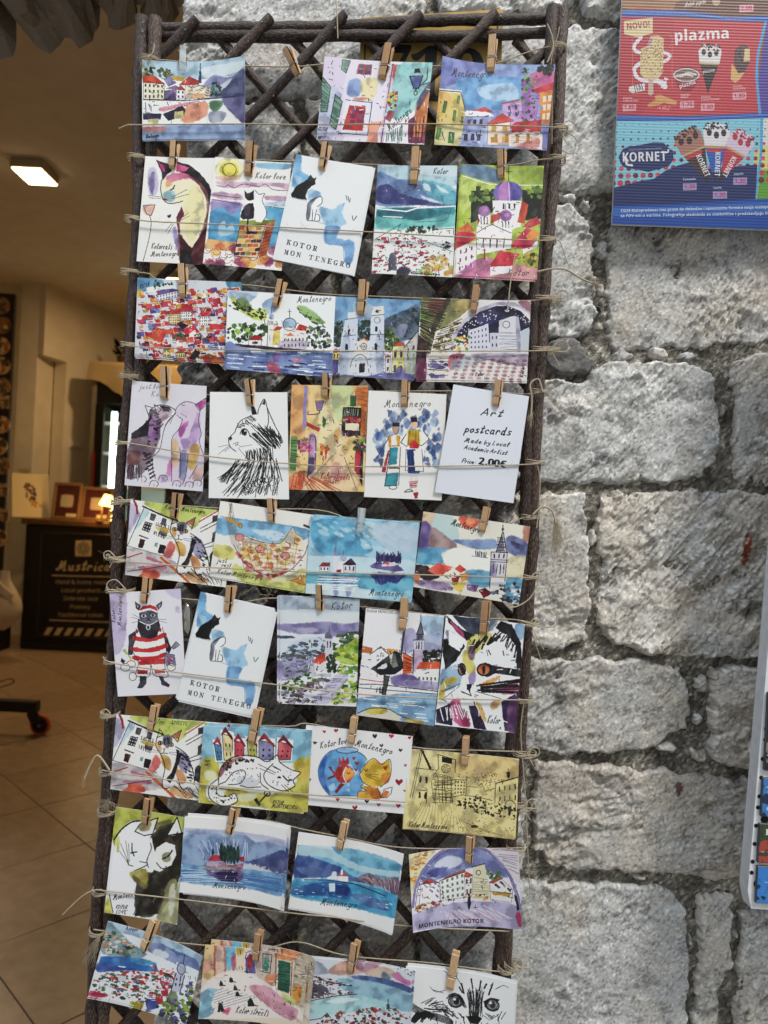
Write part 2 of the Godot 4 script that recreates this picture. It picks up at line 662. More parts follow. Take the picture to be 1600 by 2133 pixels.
func art_red_door_lane() -> void:
	w("d9d0e6", 0.9, [90, 300, 300, 320, 200, 780, 50, 780])
	w("b9c8e6", 0.6, [100, 500, 190, 520, 140, 770, 55, 770])
	g("c4584a", [470, 350, 505, 350, 440, 600, 425, 795, 400, 795, 430, 560])
	w("e8e2ee", 0.9, [235, 330, 470, 345, 420, 795, 210, 790])
	w("6d8fcc", 0.8, [235, 440, 300, 440, 290, 525, 225, 525])
	w("eddd9c", 0.8, [300, 440, 390, 430, 370, 540, 310, 530])
	g("a8dcd8", [500, 352, 700, 345, 690, 500, 610, 600, 560, 640, 480, 660, 440, 620])
	w("8fcfd0", 0.6, [520, 350, 640, 350, 560, 620, 470, 640])
	for s in [[80, 420, 130, 480, 110, 620, 75, 620], [155, 520, 195, 560, 160, 720, 125, 690]]:
		g("6f9c88", s)
		outline("26322e", 4, s)
		strokes("26322e", 3, [s[0], s[1] + 20, s[6], s[7] - 10], [s[2] - 10, s[3] + 10, s[4], s[5] - 10], 8, 2)
	g("8fb5a0", [195, 325, 240, 330, 215, 400, 190, 380])
	outline("26322e", 3, [195, 325, 240, 330, 215, 400, 190, 380])
	g("c85a44", [285, 345, 362, 350, 355, 410, 270, 405])
	win("4a5684", [285, 345, 362, 350, 355, 410, 270, 405], 2, 2, 0.7, 0.7)
	g("e7e7f2", [215, 545, 360, 560, 340, 745, 185, 740])
	g("c8342a", [235, 580, 325, 590, 308, 725, 195, 720])
	win("7a3068", [245, 595, 318, 600, 310, 690, 225, 690], 2, 3, 0.75, 0.75)
	k("2a2030", 4, [215, 550, 360, 565, 335, 750, 175, 738])
	w("f0875a", 0.7, [260, 540, 330, 535, 325, 552, 270, 552])
	k("6a5aa0", 6, [475, 352, 410, 795])
	w("f08a62", 0.8, [335, 690, 420, 670, 390, 730, 390, 795, 330, 795, 345, 740])
	dab(["e0c030", "303c28", "c83a34", "f0d860"], 30, [455, 500, 500, 510, 490, 600, 450, 600], 6, 13)
	g("a04a52", [450, 610, 490, 615, 460, 675, 432, 660])
	g("8a3a5c", [560, 670, 690, 560, 660, 800, 560, 795])
	g("e08a50", [600, 600, 690, 480, 680, 640, 640, 760, 590, 760])
	w("3c2c50", 0.8, [610, 560, 690, 440, 690, 480, 620, 610])
	strokes("5a2038", 4, [565, 680, 660, 640], [560, 790, 645, 790], 8, 4)
	strokes("356a58", 4, [440, 740, 540, 690], [440, 780, 530, 790], 10, 4)
	g("5c6cae", [572, 425, 640, 425, 620, 485, 595, 485])
	outline("1a1820", 6, [570, 420, 642, 420, 620, 488, 592, 488])
	g("1a1820", [590, 400, 600, 378, 622, 378, 632, 402])
	k("1a1820", 5, [605, 488, 600, 500, 665, 440, 670, 380])
	o("1a1820", 4, 602, 515, 9, 12)
	k("1a1820", 4, [640, 470, 668, 460])
	hand("Montenegro", 455, 728, 580, 620, 38)
	hand("KOTOR", 58, 725, 110, 730, 22)
	hand("TOP ART", 56, 772, 105, 770, 14)
	dab(["c0b6dc"], 5, rect(60, 740, 160, 775), 12, 22, 0.6, 0.6)
	fine(90, [70, 330, 470, 345, 420, 790, 60, 770])
	fine(40, [560, 560, 690, 460, 650, 800, 440, 790])

func art_pastel_houses() -> void:
	g("8fa6d6", [740, 300, 1390, 340, 1330, 840, 700, 810])
	w("7078c0", 0.7, [750, 310, 1000, 330, 900, 420, 740, 470])
	w("63a7dc", 0.9, [860, 420, 1190, 420, 1190, 560, 1080, 600, 880, 600, 840, 500])
	w("c2dcf0", 0.8, [950, 470, 1140, 450, 1170, 540, 1000, 540])
	g("e6cf7a", [735, 495, 860, 500, 880, 640, 850, 810, 700, 808])
	w("e8b45c", 0.7, [735, 500, 800, 540, 750, 640, 722, 640])
	w("ece8b0", 0.8, [720, 700, 850, 700, 845, 808, 705, 806])
	g("f0ece6", [732, 488, 860, 492, 862, 512, 732, 505])
	k("5a4038", 5, [735, 500, 855, 500, 885, 630])
	for s in [[762, 556, 778, 560, 765, 622, 750, 622], [815, 605, 828, 608, 820, 668, 808, 664], [838, 522, 850, 525, 843, 565, 832, 565], [725, 708, 745, 712, 730, 775, 712, 770], [790, 730, 818, 735, 812, 795, 782, 792], [858, 640, 868, 645, 862, 690, 852, 690]]:
		g("5c9a4c", s)
		outline("2c4a2a", 2.5, s)
	g("a9b6e4", [880, 620, 1010, 630, 1000, 806, 850, 806])
	g("f2eef4", [878, 610, 1000, 600, 1040, 640, 1010, 640, 880, 640])
	g("c84440", [915, 605, 990, 582, 1042, 620, 1000, 612])
	win("3c3a56", [885, 655, 985, 655, 980, 692, 880, 692], 3, 1, 0.55, 0.9)
	win("3c3a56", [865, 738, 975, 738, 970, 782, 862, 782], 3, 1, 0.55, 0.9)
	k("4a4a70", 3, [880, 640, 1010, 640])
	g("c9a6d6", [1085, 562, 1195, 548, 1200, 690, 1090, 690])
	win("5c4a78", [1105, 572, 1180, 568, 1185, 650, 1105, 650], 2, 2, 0.35, 0.6)
	k("b03a3c", 8, [1085, 565, 1195, 545])
	g("a672ba", [1190, 440, 1260, 400, 1300, 480, 1270, 700, 1195, 690])
	g("c86a9c", [1240, 400, 1320, 380, 1380, 400, 1370, 480, 1260, 500])
	dab(["3c6a34", "7ab03e", "2a3020", "5a2c62"], 60, [1190, 370, 1290, 360, 1290, 460, 1250, 680, 1195, 680], 5, 12)
	dab(["1c2018", "2c3428"], 16, rect(1290, 358, 1370, 410), 10, 18)
	g("e08a3a", [1290, 510, 1370, 500, 1345, 690, 1295, 680])
	g("d0343a", [1260, 490, 1372, 455, 1370, 500, 1265, 515])
	win("e8dcc4", [1305, 525, 1365, 520, 1345, 670, 1305, 670], 2, 3, 0.7, 0.7)
	k("8a96cc", 12, [1268, 515, 1275, 570, 1305, 600])
	g("c42c38", [1130, 700, 1160, 672, 1300, 665, 1300, 730, 1135, 732])
	house([1005, 680, 1130, 672, 1130, 806, 1000, 806], [1000, 680, 1085, 622, 1150, 668, 1010, 690], "f2d6c4", "d6483c", 2, 2, "c8a040")
	g("f2e2d8", [1130, 732, 1300, 730, 1320, 830, 1120, 812])
	win("b8862c", [1020, 735, 1260, 735, 1255, 800, 1020, 795], 4, 1, 0.3, 0.8)
	strokes("a07868", 2, [1135, 740, 1135, 815], [1290, 745, 1290, 820], 10, 3)
	w("c05a54", 0.6, [1180, 800, 1290, 770, 1270, 830, 1170, 820])
	g("6a70b0", [1310, 700, 1345, 695, 1330, 835, 1305, 832])
	fine(110, [740, 500, 880, 620, 1090, 600, 1290, 500, 1330, 830, 710, 800])
	hand("Montenegro", 800, 412, 1010, 410, 44)

func art_snuggling_cats() -> void:
	w("b4a8d0", 0.7, [150, 200, 200, 190, 210, 330, 160, 350])
	w("4a3c78", 0.6, [160, 240, 190, 210, 185, 340, 165, 340])
	g("f2eccc", [235, 260, 330, 200, 430, 230, 520, 330, 540, 480, 430, 700, 350, 600, 360, 420, 270, 400, 240, 350])
	w("c8508a", 0.85, [270, 230, 420, 215, 540, 300, 530, 340, 420, 250, 290, 270])
	w("5c2420", 0.85, [400, 215, 480, 250, 545, 330, 555, 560, 500, 800, 360, 800, 345, 600, 430, 700, 500, 560, 530, 420, 480, 300])
	g("1c1216", [200, 130, 290, 160, 300, 200, 270, 225, 240, 265, 235, 215])
	g("d04c8c", [210, 140, 250, 170, 260, 205, 240, 200])
	g("1c1216", [330, 140, 410, 160, 480, 215, 540, 290, 560, 350, 545, 460, 530, 330, 470, 260, 400, 220, 330, 200])
	g("d85a94", [330, 150, 410, 180, 390, 205, 330, 205])
	w("efe6a8", 0.8, [430, 300, 500, 360, 505, 540, 420, 650, 380, 500])
	w("90ccd8", 0.8, [250, 340, 320, 330, 310, 400, 260, 390])
	w("d88a6a", 0.7, [270, 260, 310, 250, 290, 300, 265, 300])
	k("221820", 5, [235, 260, 230, 320, 245, 380, 280, 410, 340, 405, 370, 395], true)
	k("221820", 8, [290, 325, 310, 315, 318, 295])
	k("8a2c2c", 10, [245, 382, 268, 388])
	for a in [[300, 370, 400, 320], [300, 380, 410, 350], [240, 370, 150, 360], [235, 380, 155, 375]]: k("3a3038", 2.5, a)
	g("f4f2ec", [150, 420, 240, 400, 330, 430, 370, 470, 340, 560, 350, 600, 160, 560, 160, 470])
	w("e8a890", 0.7, [122, 428, 190, 425, 175, 480, 130, 480])
	outline("2a2226", 4, [120, 425, 195, 420, 170, 490, 140, 480])
	k("2a2226", 4, [160, 490, 170, 540, 155, 640, 118, 780], true)
	g("7a3040", [330, 500, 365, 430, 380, 480, 350, 540, 355, 600, 340, 600])
	g("20181c", [270, 490, 300, 478, 296, 500, 280, 505])
	w("8a7cc0", 0.8, [308, 570, 330, 570, 345, 700, 330, 705, 312, 620])
	g("4a141c", [350, 610, 430, 700, 520, 560, 540, 600, 495, 805, 355, 800])
	g("100a0c", [355, 700, 430, 720, 520, 640, 500, 805, 355, 800])
	w("6a1c24", 0.7, [440, 700, 520, 620, 500, 790, 430, 790])
	for a in [[355, 510, 410, 470], [360, 520, 415, 490], [300, 540, 260, 590], [310, 545, 275, 605]]: k("3a3038", 2.5, a)
	hand("Kotorcats", 165, 700, 300, 705, 36)
	hand("Montenegro", 165, 750, 345, 745, 30)

func art_cats_on_chimney() -> void:
	w("f2ecb0", 0.8, ring_of(670, 195, 90, 80))
	w("ece04a", 0.95, ring_of(668, 195, 60, 55))
	o("2a2428", 3, 668, 193, 45, 42)
	o("2a2428", 2, 672, 196, 42, 40)
	w("e8b0a0", 0.6, [590, 240, 740, 230, 700, 260, 600, 260])
	w("6fb4dc", 0.8, [850, 150, 1065, 160, 1050, 190, 920, 185, 850, 175])
	w("a8d0e8", 0.7, [900, 405, 1040, 400, 1020, 430, 920, 425])
	w("d8a8c4", 0.8, [590, 270, 760, 275, 1055, 285, 1050, 330, 960, 300, 700, 310, 620, 300])
	w("c890bc", 0.6, [570, 340, 730, 350, 745, 390, 570, 370])
	w("d8a0c0", 0.7, [900, 360, 1045, 370, 1040, 400, 910, 385])
	k("30283a", 3, [590, 295, 640, 305, 660, 290, 700, 310, 760, 285, 860, 300, 900, 285, 950, 320, 1050, 330], true)
	k("30283a", 3, [570, 355, 700, 370, 740, 370], true)
	g("5fa8d2", [560, 400, 750, 415, 740, 500, 720, 660, 530, 650, 545, 500])
	g("63aed6", [890, 430, 1030, 445, 970, 700, 910, 700, 960, 530, 905, 510])
	w("a884c0", 0.75, [560, 390, 740, 405, 745, 440, 680, 480, 620, 430, 560, 460])
	w("e8f2f6", 0.6, [600, 560, 640, 520, 650, 570, 690, 540, 700, 600, 610, 620])
	k("30283a", 3, [560, 385, 740, 415])
	k("30283a", 3, [890, 425, 1035, 445])
	g("e8b878", [530, 640, 730, 660, 715, 720, 505, 700])
	for i in 26: w(["e08a3c", "d05a34", "c8406a", "8a2a5c", "f0b850"][i % 5], 0.7, ring_of(rng.randf_range(505, 1000), rng.randf_range(690, 815), 34, 26))
	for i in 26: k("7a2030", 2.5, ring_of(rng.randf_range(505, 990), rng.randf_range(690, 820), 24, 20).slice(0, 24))
	g("e8c8a0", [735, 560, 900, 540, 850, 760, 700, 745])
	for j in 7:
		for i in 4:
			var x := 735 + i * 36 - j * 5 + (j % 2) * 16
			g(["c84a34", "5a2c4c", "e0a83c", "d87838", "98a84c", "402838", "e8c070"][(i * 3 + j * 2) % 7], [x, 562 + j * 27, x + 32, 560 + j * 27, x + 30, 580 + j * 27, x - 2, 582 + j * 27])
	g("b85a34", [905, 545, 965, 520, 910, 740, 855, 762])
	strokes("4a2420", 3, [900, 560, 850, 740], [960, 535, 910, 720], 8, 2)
	g("8a9a3c", [735, 520, 905, 515, 970, 515, 905, 548, 735, 560])
	outline("2a2024", 4, [735, 560, 900, 545, 850, 762, 700, 748])
	g("faf8f4", [840, 325, 860, 350, 895, 345, 885, 390, 905, 440, 905, 500, 880, 530, 840, 530, 830, 450, 770, 400, 835, 390])
	k("2a2228", 3, [835, 325, 860, 350, 895, 345, 880, 390, 910, 470, 880, 530], true)
	g("1e1a1e", [765, 325, 785, 345, 805, 340, 825, 322, 828, 385, 800, 392, 770, 375])
	g("1e1a1e", [775, 420, 820, 400, 830, 450, 825, 510, 760, 515, 740, 495, 750, 460])
	w("6a5a70", 0.6, [765, 430, 800, 420, 800, 480, 770, 490])
	g("faf8f4", [770, 392, 835, 390, 835, 408, 775, 410])
	k("1e1a1e", 9, [790, 510, 785, 570, 800, 600, 818, 595], true)
	hand("Kotor love", 830, 245, 1030, 255, 36)

func art_cats_on_steps() -> void:
	w("5ca8de", 0.85, [1100, 95, 1135, 100, 1130, 200, 1180, 230, 1170, 270, 1080, 310, 1075, 250])
	w("e6eef2", 0.5, [1090, 230, 1140, 250, 1110, 290])
	w("8cc4e8", 0.8, [1180, 320, 1250, 340, 1250, 390, 1190, 400, 1175, 360])
	w("8cc4e8", 0.85, [1250, 430, 1330, 450, 1410, 405, 1390, 470, 1420, 540, 1350, 560, 1300, 560, 1260, 500])
	w("5c9cd8", 0.85, [1290, 560, 1380, 560, 1360, 640, 1470, 660, 1450, 800, 1410, 790, 1400, 690, 1285, 665])
	w("3c78c0", 0.6, [1285, 560, 1295, 560, 1292, 660, 1282, 660])
	k("8a9ab0", 2.5, [1060, 370, 1165, 395])
	k("8a9ab0", 2.5, [1240, 530, 1290, 545, 1285, 665, 1400, 685, 1405, 790])
	g("0e0c0e", [1065, 355, 1100, 300, 1150, 270, 1172, 255, 1190, 225, 1202, 245, 1222, 250, 1222, 285, 1195, 300, 1170, 330, 1158, 370, 1170, 390, 1140, 385, 1070, 372])
	g("0e0c0e", [1216, 250, 1230, 238, 1222, 262])
	g("f8f8f8", [1180, 400, 1235, 370, 1262, 370, 1262, 410, 1235, 430, 1230, 470, 1250, 500, 1245, 525, 1195, 522, 1165, 510, 1170, 450])
	w("5a5c70", 0.85, [1178, 405, 1230, 372, 1200, 420, 1180, 510, 1168, 505])
	k("16141a", 4, [1178, 405, 1235, 372, 1262, 370, 1262, 408, 1235, 430], true)
	k("16141a", 4, [1175, 410, 1165, 510, 1200, 522, 1245, 522, 1248, 490, 1232, 480], true)
	k("16141a", 3, [1205, 450, 1200, 520])
	k("16141a", 3, [1228, 450, 1215, 520])
	for a in [[1418, 360, 1425, 390], [1432, 368, 1437, 398], [1446, 378, 1440, 405], [1458, 490, 1462, 518], [1488, 492, 1468, 520]]: k("2a2c34", 4, a)
	stamp("KOTOR", 1030, 672, 1240, 722, 32)
	stamp("MON TENEGRO", 1015, 735, 1450, 828, 32)

func art_fjord_town() -> void:
	w("a9cfdc", 0.9, [140, 160, 660, 165, 650, 300, 140, 230])
	w("d8e6ea", 0.7, [380, 170, 650, 170, 640, 240, 420, 220])
	w("4a6ea8", 0.9, [145, 210, 250, 250, 400, 265, 560, 300, 645, 340, 645, 430, 400, 420, 130, 420])
	w("2a2c70", 0.9, [145, 310, 220, 290, 280, 340, 400, 380, 540, 420, 300, 420, 140, 400])
	w("62c0cc", 0.8, [430, 260, 645, 320, 645, 430, 480, 370])
	w("f4f6f8", 0.8, [430, 285, 475, 290, 485, 335, 450, 320])
	w("f4f6f8", 0.8, [510, 290, 545, 300, 600, 345, 560, 340])
	w("f4f6f8", 0.8, [415, 360, 500, 385, 560, 410, 480, 400])
	g("49a3ac", [135, 440, 640, 430, 635, 560, 500, 560, 130, 570])
	w("1f6a74", 0.85, [300, 440, 500, 450, 560, 500, 400, 530, 200, 520, 140, 470])
	w("7ad2c8", 0.8, [140, 500, 400, 520, 630, 480, 630, 560, 130, 580])
	k("f8f8f8", 8, [140, 445, 330, 462, 400, 440, 640, 430])
	k("f8f8f8", 6, [180, 495, 300, 500])
	k("2a4450", 2.5, [400, 530, 560, 520, 600, 480, 540, 460], true)
	dab(["2c3a2c", "1c2420", "6a7a4a"], 40, [320, 570, 400, 555, 500, 555, 540, 580, 420, 605, 330, 600], 6, 14)
	k("2a2a30", 3, [130, 640, 290, 545, 270, 590])
	k("2a2a30", 3, [360, 620, 620, 720])
	k("2a2a30", 3, [500, 580, 630, 570, 630, 610])
	dab(["c84058", "a83048", "d86a78", "b02c3c"], 70, [160, 620, 350, 610, 500, 700, 480, 800, 340, 830, 110, 850, 115, 700], 10, 24, 0.4, 1.0, -12)
	dab(["2a2830", "403844", "383c50"], 90, [150, 640, 350, 620, 600, 740, 560, 830, 120, 860, 115, 720], 2, 7)
	dab(["e8c050", "d8883c", "8aa84c", "e0a848"], 40, [480, 760, 620, 730, 620, 870, 400, 860], 8, 22, 0.8, 0.8)
	g("5a5a6c", [215, 760, 265, 760, 270, 840, 210, 840])
	e("6a6a7c", 240, 755, 22, 28)
	g("4a4458", [265, 840, 310, 805, 360, 840, 340, 870, 265, 870])
	dab(["241f28"], 20, rect(560, 660, 610, 700), 4, 9)
	fine(190, [120, 640, 330, 560, 620, 580, 610, 870, 110, 850])
	fine(40, [150, 230, 640, 330, 630, 430, 140, 420])
	hand("Kotor", 495, 218, 592, 220, 38)
	hand("Kotor Montenegro", 350, 862, 540, 872, 12)

func art_domed_church() -> void:
	g("b3c94c", [680, 155, 1215, 165, 1165, 900, 635, 875])
	w("5c82bc", 0.9, [685, 165, 890, 180, 930, 260, 880, 275, 690, 220])
	w("c9dc74", 0.8, [690, 260, 900, 300, 740, 420, 680, 480])
	w("93ac3c", 0.8, [960, 180, 1205, 180, 1200, 290, 1080, 280])
	k("f2f4e8", 5, [690, 235, 860, 285, 1200, 295])
	g("1c2618", [745, 330, 850, 320, 900, 360, 890, 460, 780, 520, 740, 540])
	g("1a2418", [1070, 320, 1200, 340, 1195, 510, 1080, 520])
	dab(["5a7a2c", "2c4020", "7c9a3c"], 26, rect(740, 310, 890, 400), 10, 22)
	dab(["5a7a2c", "86a43c"], 14, rect(1090, 300, 1195, 370), 10, 22)
	g("6a5cb0", ring_of(980, 340, 92, 74))
	w("c47cc0", 0.9, [930, 290, 985, 270, 990, 395, 920, 395])
	w("4c48a0", 0.7, [1010, 290, 1065, 330, 1060, 390, 1010, 395])
	k("f4f0f4", 4, [985, 268, 990, 395])
	k("1a161e", 4, [985, 165, 985, 268])
	k("1a161e", 4, [960, 205, 1010, 205])
	g("f2eeee", [880, 390, 1065, 392, 1060, 560, 1000, 580, 890, 560])
	win("2a2430", [935, 410, 1040, 410, 1040, 445, 935, 445], 3, 1, 0.3, 1.0)
	g("d8583c", [1070, 390, 1110, 420, 1085, 540, 1040, 530])
	for c in [[828, 460], [965, 488]]:
		g("f4f0f0", [c[0] - 38, c[1] + 20, c[0] + 38, c[1] + 20, c[0] + 36, c[1] + 95, c[0] - 38, c[1] + 95])
		e("a070a8", c[0], c[1], 40, 36)
		e("c48ac4", c[0] + 8, c[1] - 8, 18, 18, 0.7)
		win("3a3038", [c[0] - 30, c[1] + 35, c[0] + 30, c[1] + 35, c[0] + 30, c[1] + 85, c[0] - 30, c[1] + 85], 3, 1, 0.3, 1.0)
		k("1a161e", 3, [c[0], c[1] - 75, c[0], c[1] - 36])
	g("f6f2f2", [780, 560, 870, 550, 930, 560, 1010, 570, 1000, 700, 780, 740])
	g("8a2c34", [785, 490, 800, 520, 785, 545])
	g("b83a3c", [870, 490, 930, 465, 930, 510, 870, 540])
	k("2a2228", 4, [780, 600, 840, 560, 880, 545, 930, 570, 1000, 600])
	win("3a3038", [800, 630, 980, 630, 970, 700, 800, 700], 4, 1, 0.15, 0.9)
	g("e0783c", [660, 580, 720, 530, 770, 590, 700, 600])
	g("d63c50", [655, 590, 770, 600, 770, 640, 650, 700])
	g("f4eef0", [648, 700, 775, 650, 775, 820, 640, 870])
	win("7a2c50", [660, 700, 765, 665, 765, 830, 650, 860], 3, 3, 0.25, 0.45)
	g("d8405a", [1010, 660, 1100, 565, 1180, 600, 1120, 710, 1000, 690])
	g("e89040", [1095, 620, 1140, 570, 1178, 600, 1170, 630, 1110, 650])
	g("d0404c", [1080, 545, 1165, 495, 1190, 540, 1100, 575])
	g("f4eef0", [1070, 700, 1130, 690, 1170, 640, 1168, 690, 1080, 740])
	w("c864a8", 0.85, [780, 770, 880, 760, 870, 870, 650, 880, 700, 830])
	w("e488b0", 0.8, [860, 820, 1060, 800, 1165, 830, 1160, 900, 700, 880])
	g("d6384c", [865, 800, 930, 712, 1055, 735, 1010, 810, 870, 818])
	g("f4eef0", [868, 818, 1010, 810, 1005, 850, 865, 875])
	g("c8a43c", ring_of(1120, 770, 48, 55))
	dab(["4a5a24", "8a9a38", "c8c060"], 20, ring_of(1125, 765, 45, 50), 8, 20)
	k("a82c3c", 9, [830, 705, 828, 770])
	fine(120, [650, 560, 880, 400, 1090, 400, 1180, 620, 1150, 880, 650, 870])
	hand("Kotor", 970, 872, 1110, 875, 46, "3a1c34")

func art_red_roof_town() -> void:
	g("d8dce2", [128, 133, 880, 160, 850, 760, 105, 710])
	w("4c8cb8", 0.9, [130, 135, 300, 145, 290, 190, 130, 240])
	w("e8f0f0", 0.8, [200, 210, 420, 160, 430, 240, 260, 250])
	w("2e7a9c", 0.9, [770, 160, 875, 165, 870, 300, 800, 230])
	k("1c2a20", 5, [255, 215, 255, 190])
	dab(["1c3420", "2a4a2c"], 18, rect(240, 155, 375, 200), 6, 12)
	var tones := ["c8323c", "d8453a", "b02848", "e0603c", "a82030", "d23048", "8c2444", "e8943c", "c83a50"]
	for i in 430:
		var x := rng.randf_range(115, 850)
		var y := rng.randf_range(205, 715)
		var s := rng.randf_range(22, 58)
		var t := rng.randf_range(-0.5, 0.3)
		var c: String = ["4c3a78", "e8e0d8", "e4bc4c", "7a8cbc", "2c1c34", "f0ece4", "c8a458", "6a5a9a"][rng.randi() % 8] if rng.randf() < 0.42 else tones[rng.randi() % tones.size()]
		g(c, [x, y, x + s, y + t * s * 0.6, x + s * 1.15, y + s * 0.55, x + s * 0.2, y + s * 0.65])
		if rng.randf() < 0.6: k("f4eeea", 3, [x, y, x + s, y + t * s * 0.6, x + s * 1.15, y + s * 0.55])
	house([262, 262, 430, 225, 430, 270, 265, 305], [262, 262, 290, 225, 380, 212, 430, 225], "dfe2ee", "5a4a8c", 8, 2)
	house([355, 395, 440, 395, 435, 470, 355, 470], [345, 395, 370, 365, 440, 365, 445, 395], "ead08c", "c8343c", 6, 4)
	house([440, 380, 525, 375, 520, 440, 440, 445], [435, 380, 450, 320, 520, 330, 530, 378], "ece8e4", "c22c3c", 5, 3)
	house([575, 415, 650, 410, 650, 480, 575, 480], [565, 415, 590, 375, 655, 372, 655, 412], "f0eee8", "d03a44", 5, 3)
	g("d84a3c", [205, 560, 250, 490, 350, 510, 300, 610])
	g("e0603a", [230, 520, 300, 500, 290, 560, 240, 580])
	g("d8323c", [455, 520, 540, 475, 585, 540, 500, 580])
	g("f2ece8", [500, 540, 545, 510, 560, 550, 500, 575])
	g("2a1418", [410, 470, 440, 450, 500, 480, 450, 505])
	g("d02c38", [650, 470, 760, 465, 765, 510, 650, 510])
	g("181418", [500, 720, 545, 650, 580, 680, 545, 730])
	g("b85a2c", [560, 720, 640, 680, 760, 730, 740, 750])
	house([315, 660, 360, 650, 360, 712, 315, 705], [310, 660, 330, 640, 365, 650, 340, 660], "e8d884", "6a8a3c", 2, 2)
	house([405, 680, 470, 675, 470, 720, 405, 715], [400, 680, 430, 660, 475, 675, 440, 682], "e8d884", "a8642c", 4, 1)
	dab(["2a4a2a", "4a7a3c", "1c301c"], 24, rect(390, 540, 660, 590), 6, 14)
	fine(260, [130, 210, 860, 210, 840, 740, 115, 700])
	hand("KOTOR", 145, 212, 215, 192, 26)

func art_island_church() -> void:
	w("a8c8e4", 0.7, [785, 225, 1000, 235, 900, 330, 790, 280])
	w("8cb8e0", 0.7, [1030, 320, 1130, 270, 1160, 320, 1080, 400])
	w("c8d84c", 0.85, [800, 270, 860, 300, 960, 360, 1060, 360, 1050, 440, 960, 430, 830, 340])
	w("5c7a38", 0.8, [840, 300, 900, 280, 960, 360, 900, 380])
	for i in 60: dab(["24301c", "3c5424", "1a2018"], 1, rect(790 + i * 4.2, 300 + i * 1.2, 830 + i * 4.2, 350 + i * 1.6), 8, 16, 0.5, 1.0, 40)
	w("7cae48", 0.8, [1280, 350, 1350, 345, 1490, 460, 1400, 450])
	for i in 34: dab(["2a4428", "4a6a3c"], 1, rect(1280 + i * 6, 350 + i * 3, 1300 + i * 6, 385 + i * 4), 7, 15, 0.45, 1.0, 35)
	dab(["5a8a3c", "24381c", "a8c858", "3c5c2c"], 60, [775, 480, 860, 470, 1060, 480, 1060, 600, 900, 600, 775, 570], 10, 24)
	dab(["2c3438", "48604c", "8aa06a"], 60, [1340, 500, 1420, 470, 1530, 540, 1520, 640, 1360, 640], 8, 18)
	w("e8a0a0", 0.6, [1080, 480, 1140, 480, 1120, 560, 1080, 560])
	g("ecebe6", [1072, 440, 1112, 440, 1115, 645, 1065, 645])
	e("b8c4d4", 1098, 415, 18, 24)
	win("2a2a34", [1080, 445, 1112, 445, 1112, 475, 1080, 475], 3, 1, 0.4, 0.9)
	k("22222a", 3.5, [1072, 440, 1065, 645])
	k("22222a", 3.5, [1098, 345, 1098, 390])
	e("a9c6dc", 1228, 470, 48, 46)
	g("ece8e2", [1180, 495, 1275, 495, 1290, 590, 1170, 590])
	o("22222a", 3.5, 1228, 470, 48, 46)
	k("22222a", 3.5, [1228, 360, 1228, 425])
	k("22222a", 3, [1215, 378, 1242, 378])
	g("d8482c", [1105, 515, 1140, 485, 1180, 490, 1160, 515])
	g("d8402c", [1270, 510, 1300, 470, 1355, 485, 1350, 520])
	g("e2cf6a", [1110, 520, 1160, 515, 1160, 620, 1105, 625])
	g("eeeae6", [1270, 520, 1350, 520, 1350, 620, 1160, 640, 1160, 600])
	g("e06a3a", [1205, 555, 1235, 530, 1262, 555])
	w("b8a8c8", 0.7, [1170, 590, 1340, 590, 1340, 650, 1160, 650])
	win("22222a", [1180, 565, 1340, 560, 1340, 640, 1180, 645], 6, 2, 0.3, 0.5)
	house([930, 585, 1025, 585, 1025, 625, 930, 622], [925, 585, 965, 555, 1020, 555, 1030, 585], "ece6ec", "d03030", 1, 1)
	g("2a2428", [830, 610, 1170, 640, 1480, 665, 1470, 690, 1170, 670, 835, 630])
	w("5c74b4", 0.9, [760, 600, 900, 640, 1100, 670, 1540, 680, 1530, 850, 755, 795])
	for i in 70:
		var x := rng.randf_range(760, 1480)
		var y := rng.randf_range(650, 840)
		k(["24244c", "e8eef4", "3c4c90", "c8d8ec", "8aa0d0", "f4f6f8"][i % 6], rng.randf_range(4, 11), [x, y, x + rng.randf_range(30, 110), y + rng.randf_range(0, 10)])
	w("d05058", 0.7, [1060, 760, 1120, 740, 1170, 820, 1100, 830])
	w("8a5aa0", 0.7, [1110, 680, 1160, 680, 1150, 740, 1110, 740])
	w("d87888", 0.7, [1250, 720, 1310, 720, 1310, 745, 1250, 745])
	fine(120, [790, 480, 1080, 400, 1350, 480, 1530, 520, 1500, 690, 800, 640])
	hand("Montenegro", 1280, 312, 1525, 300, 44)

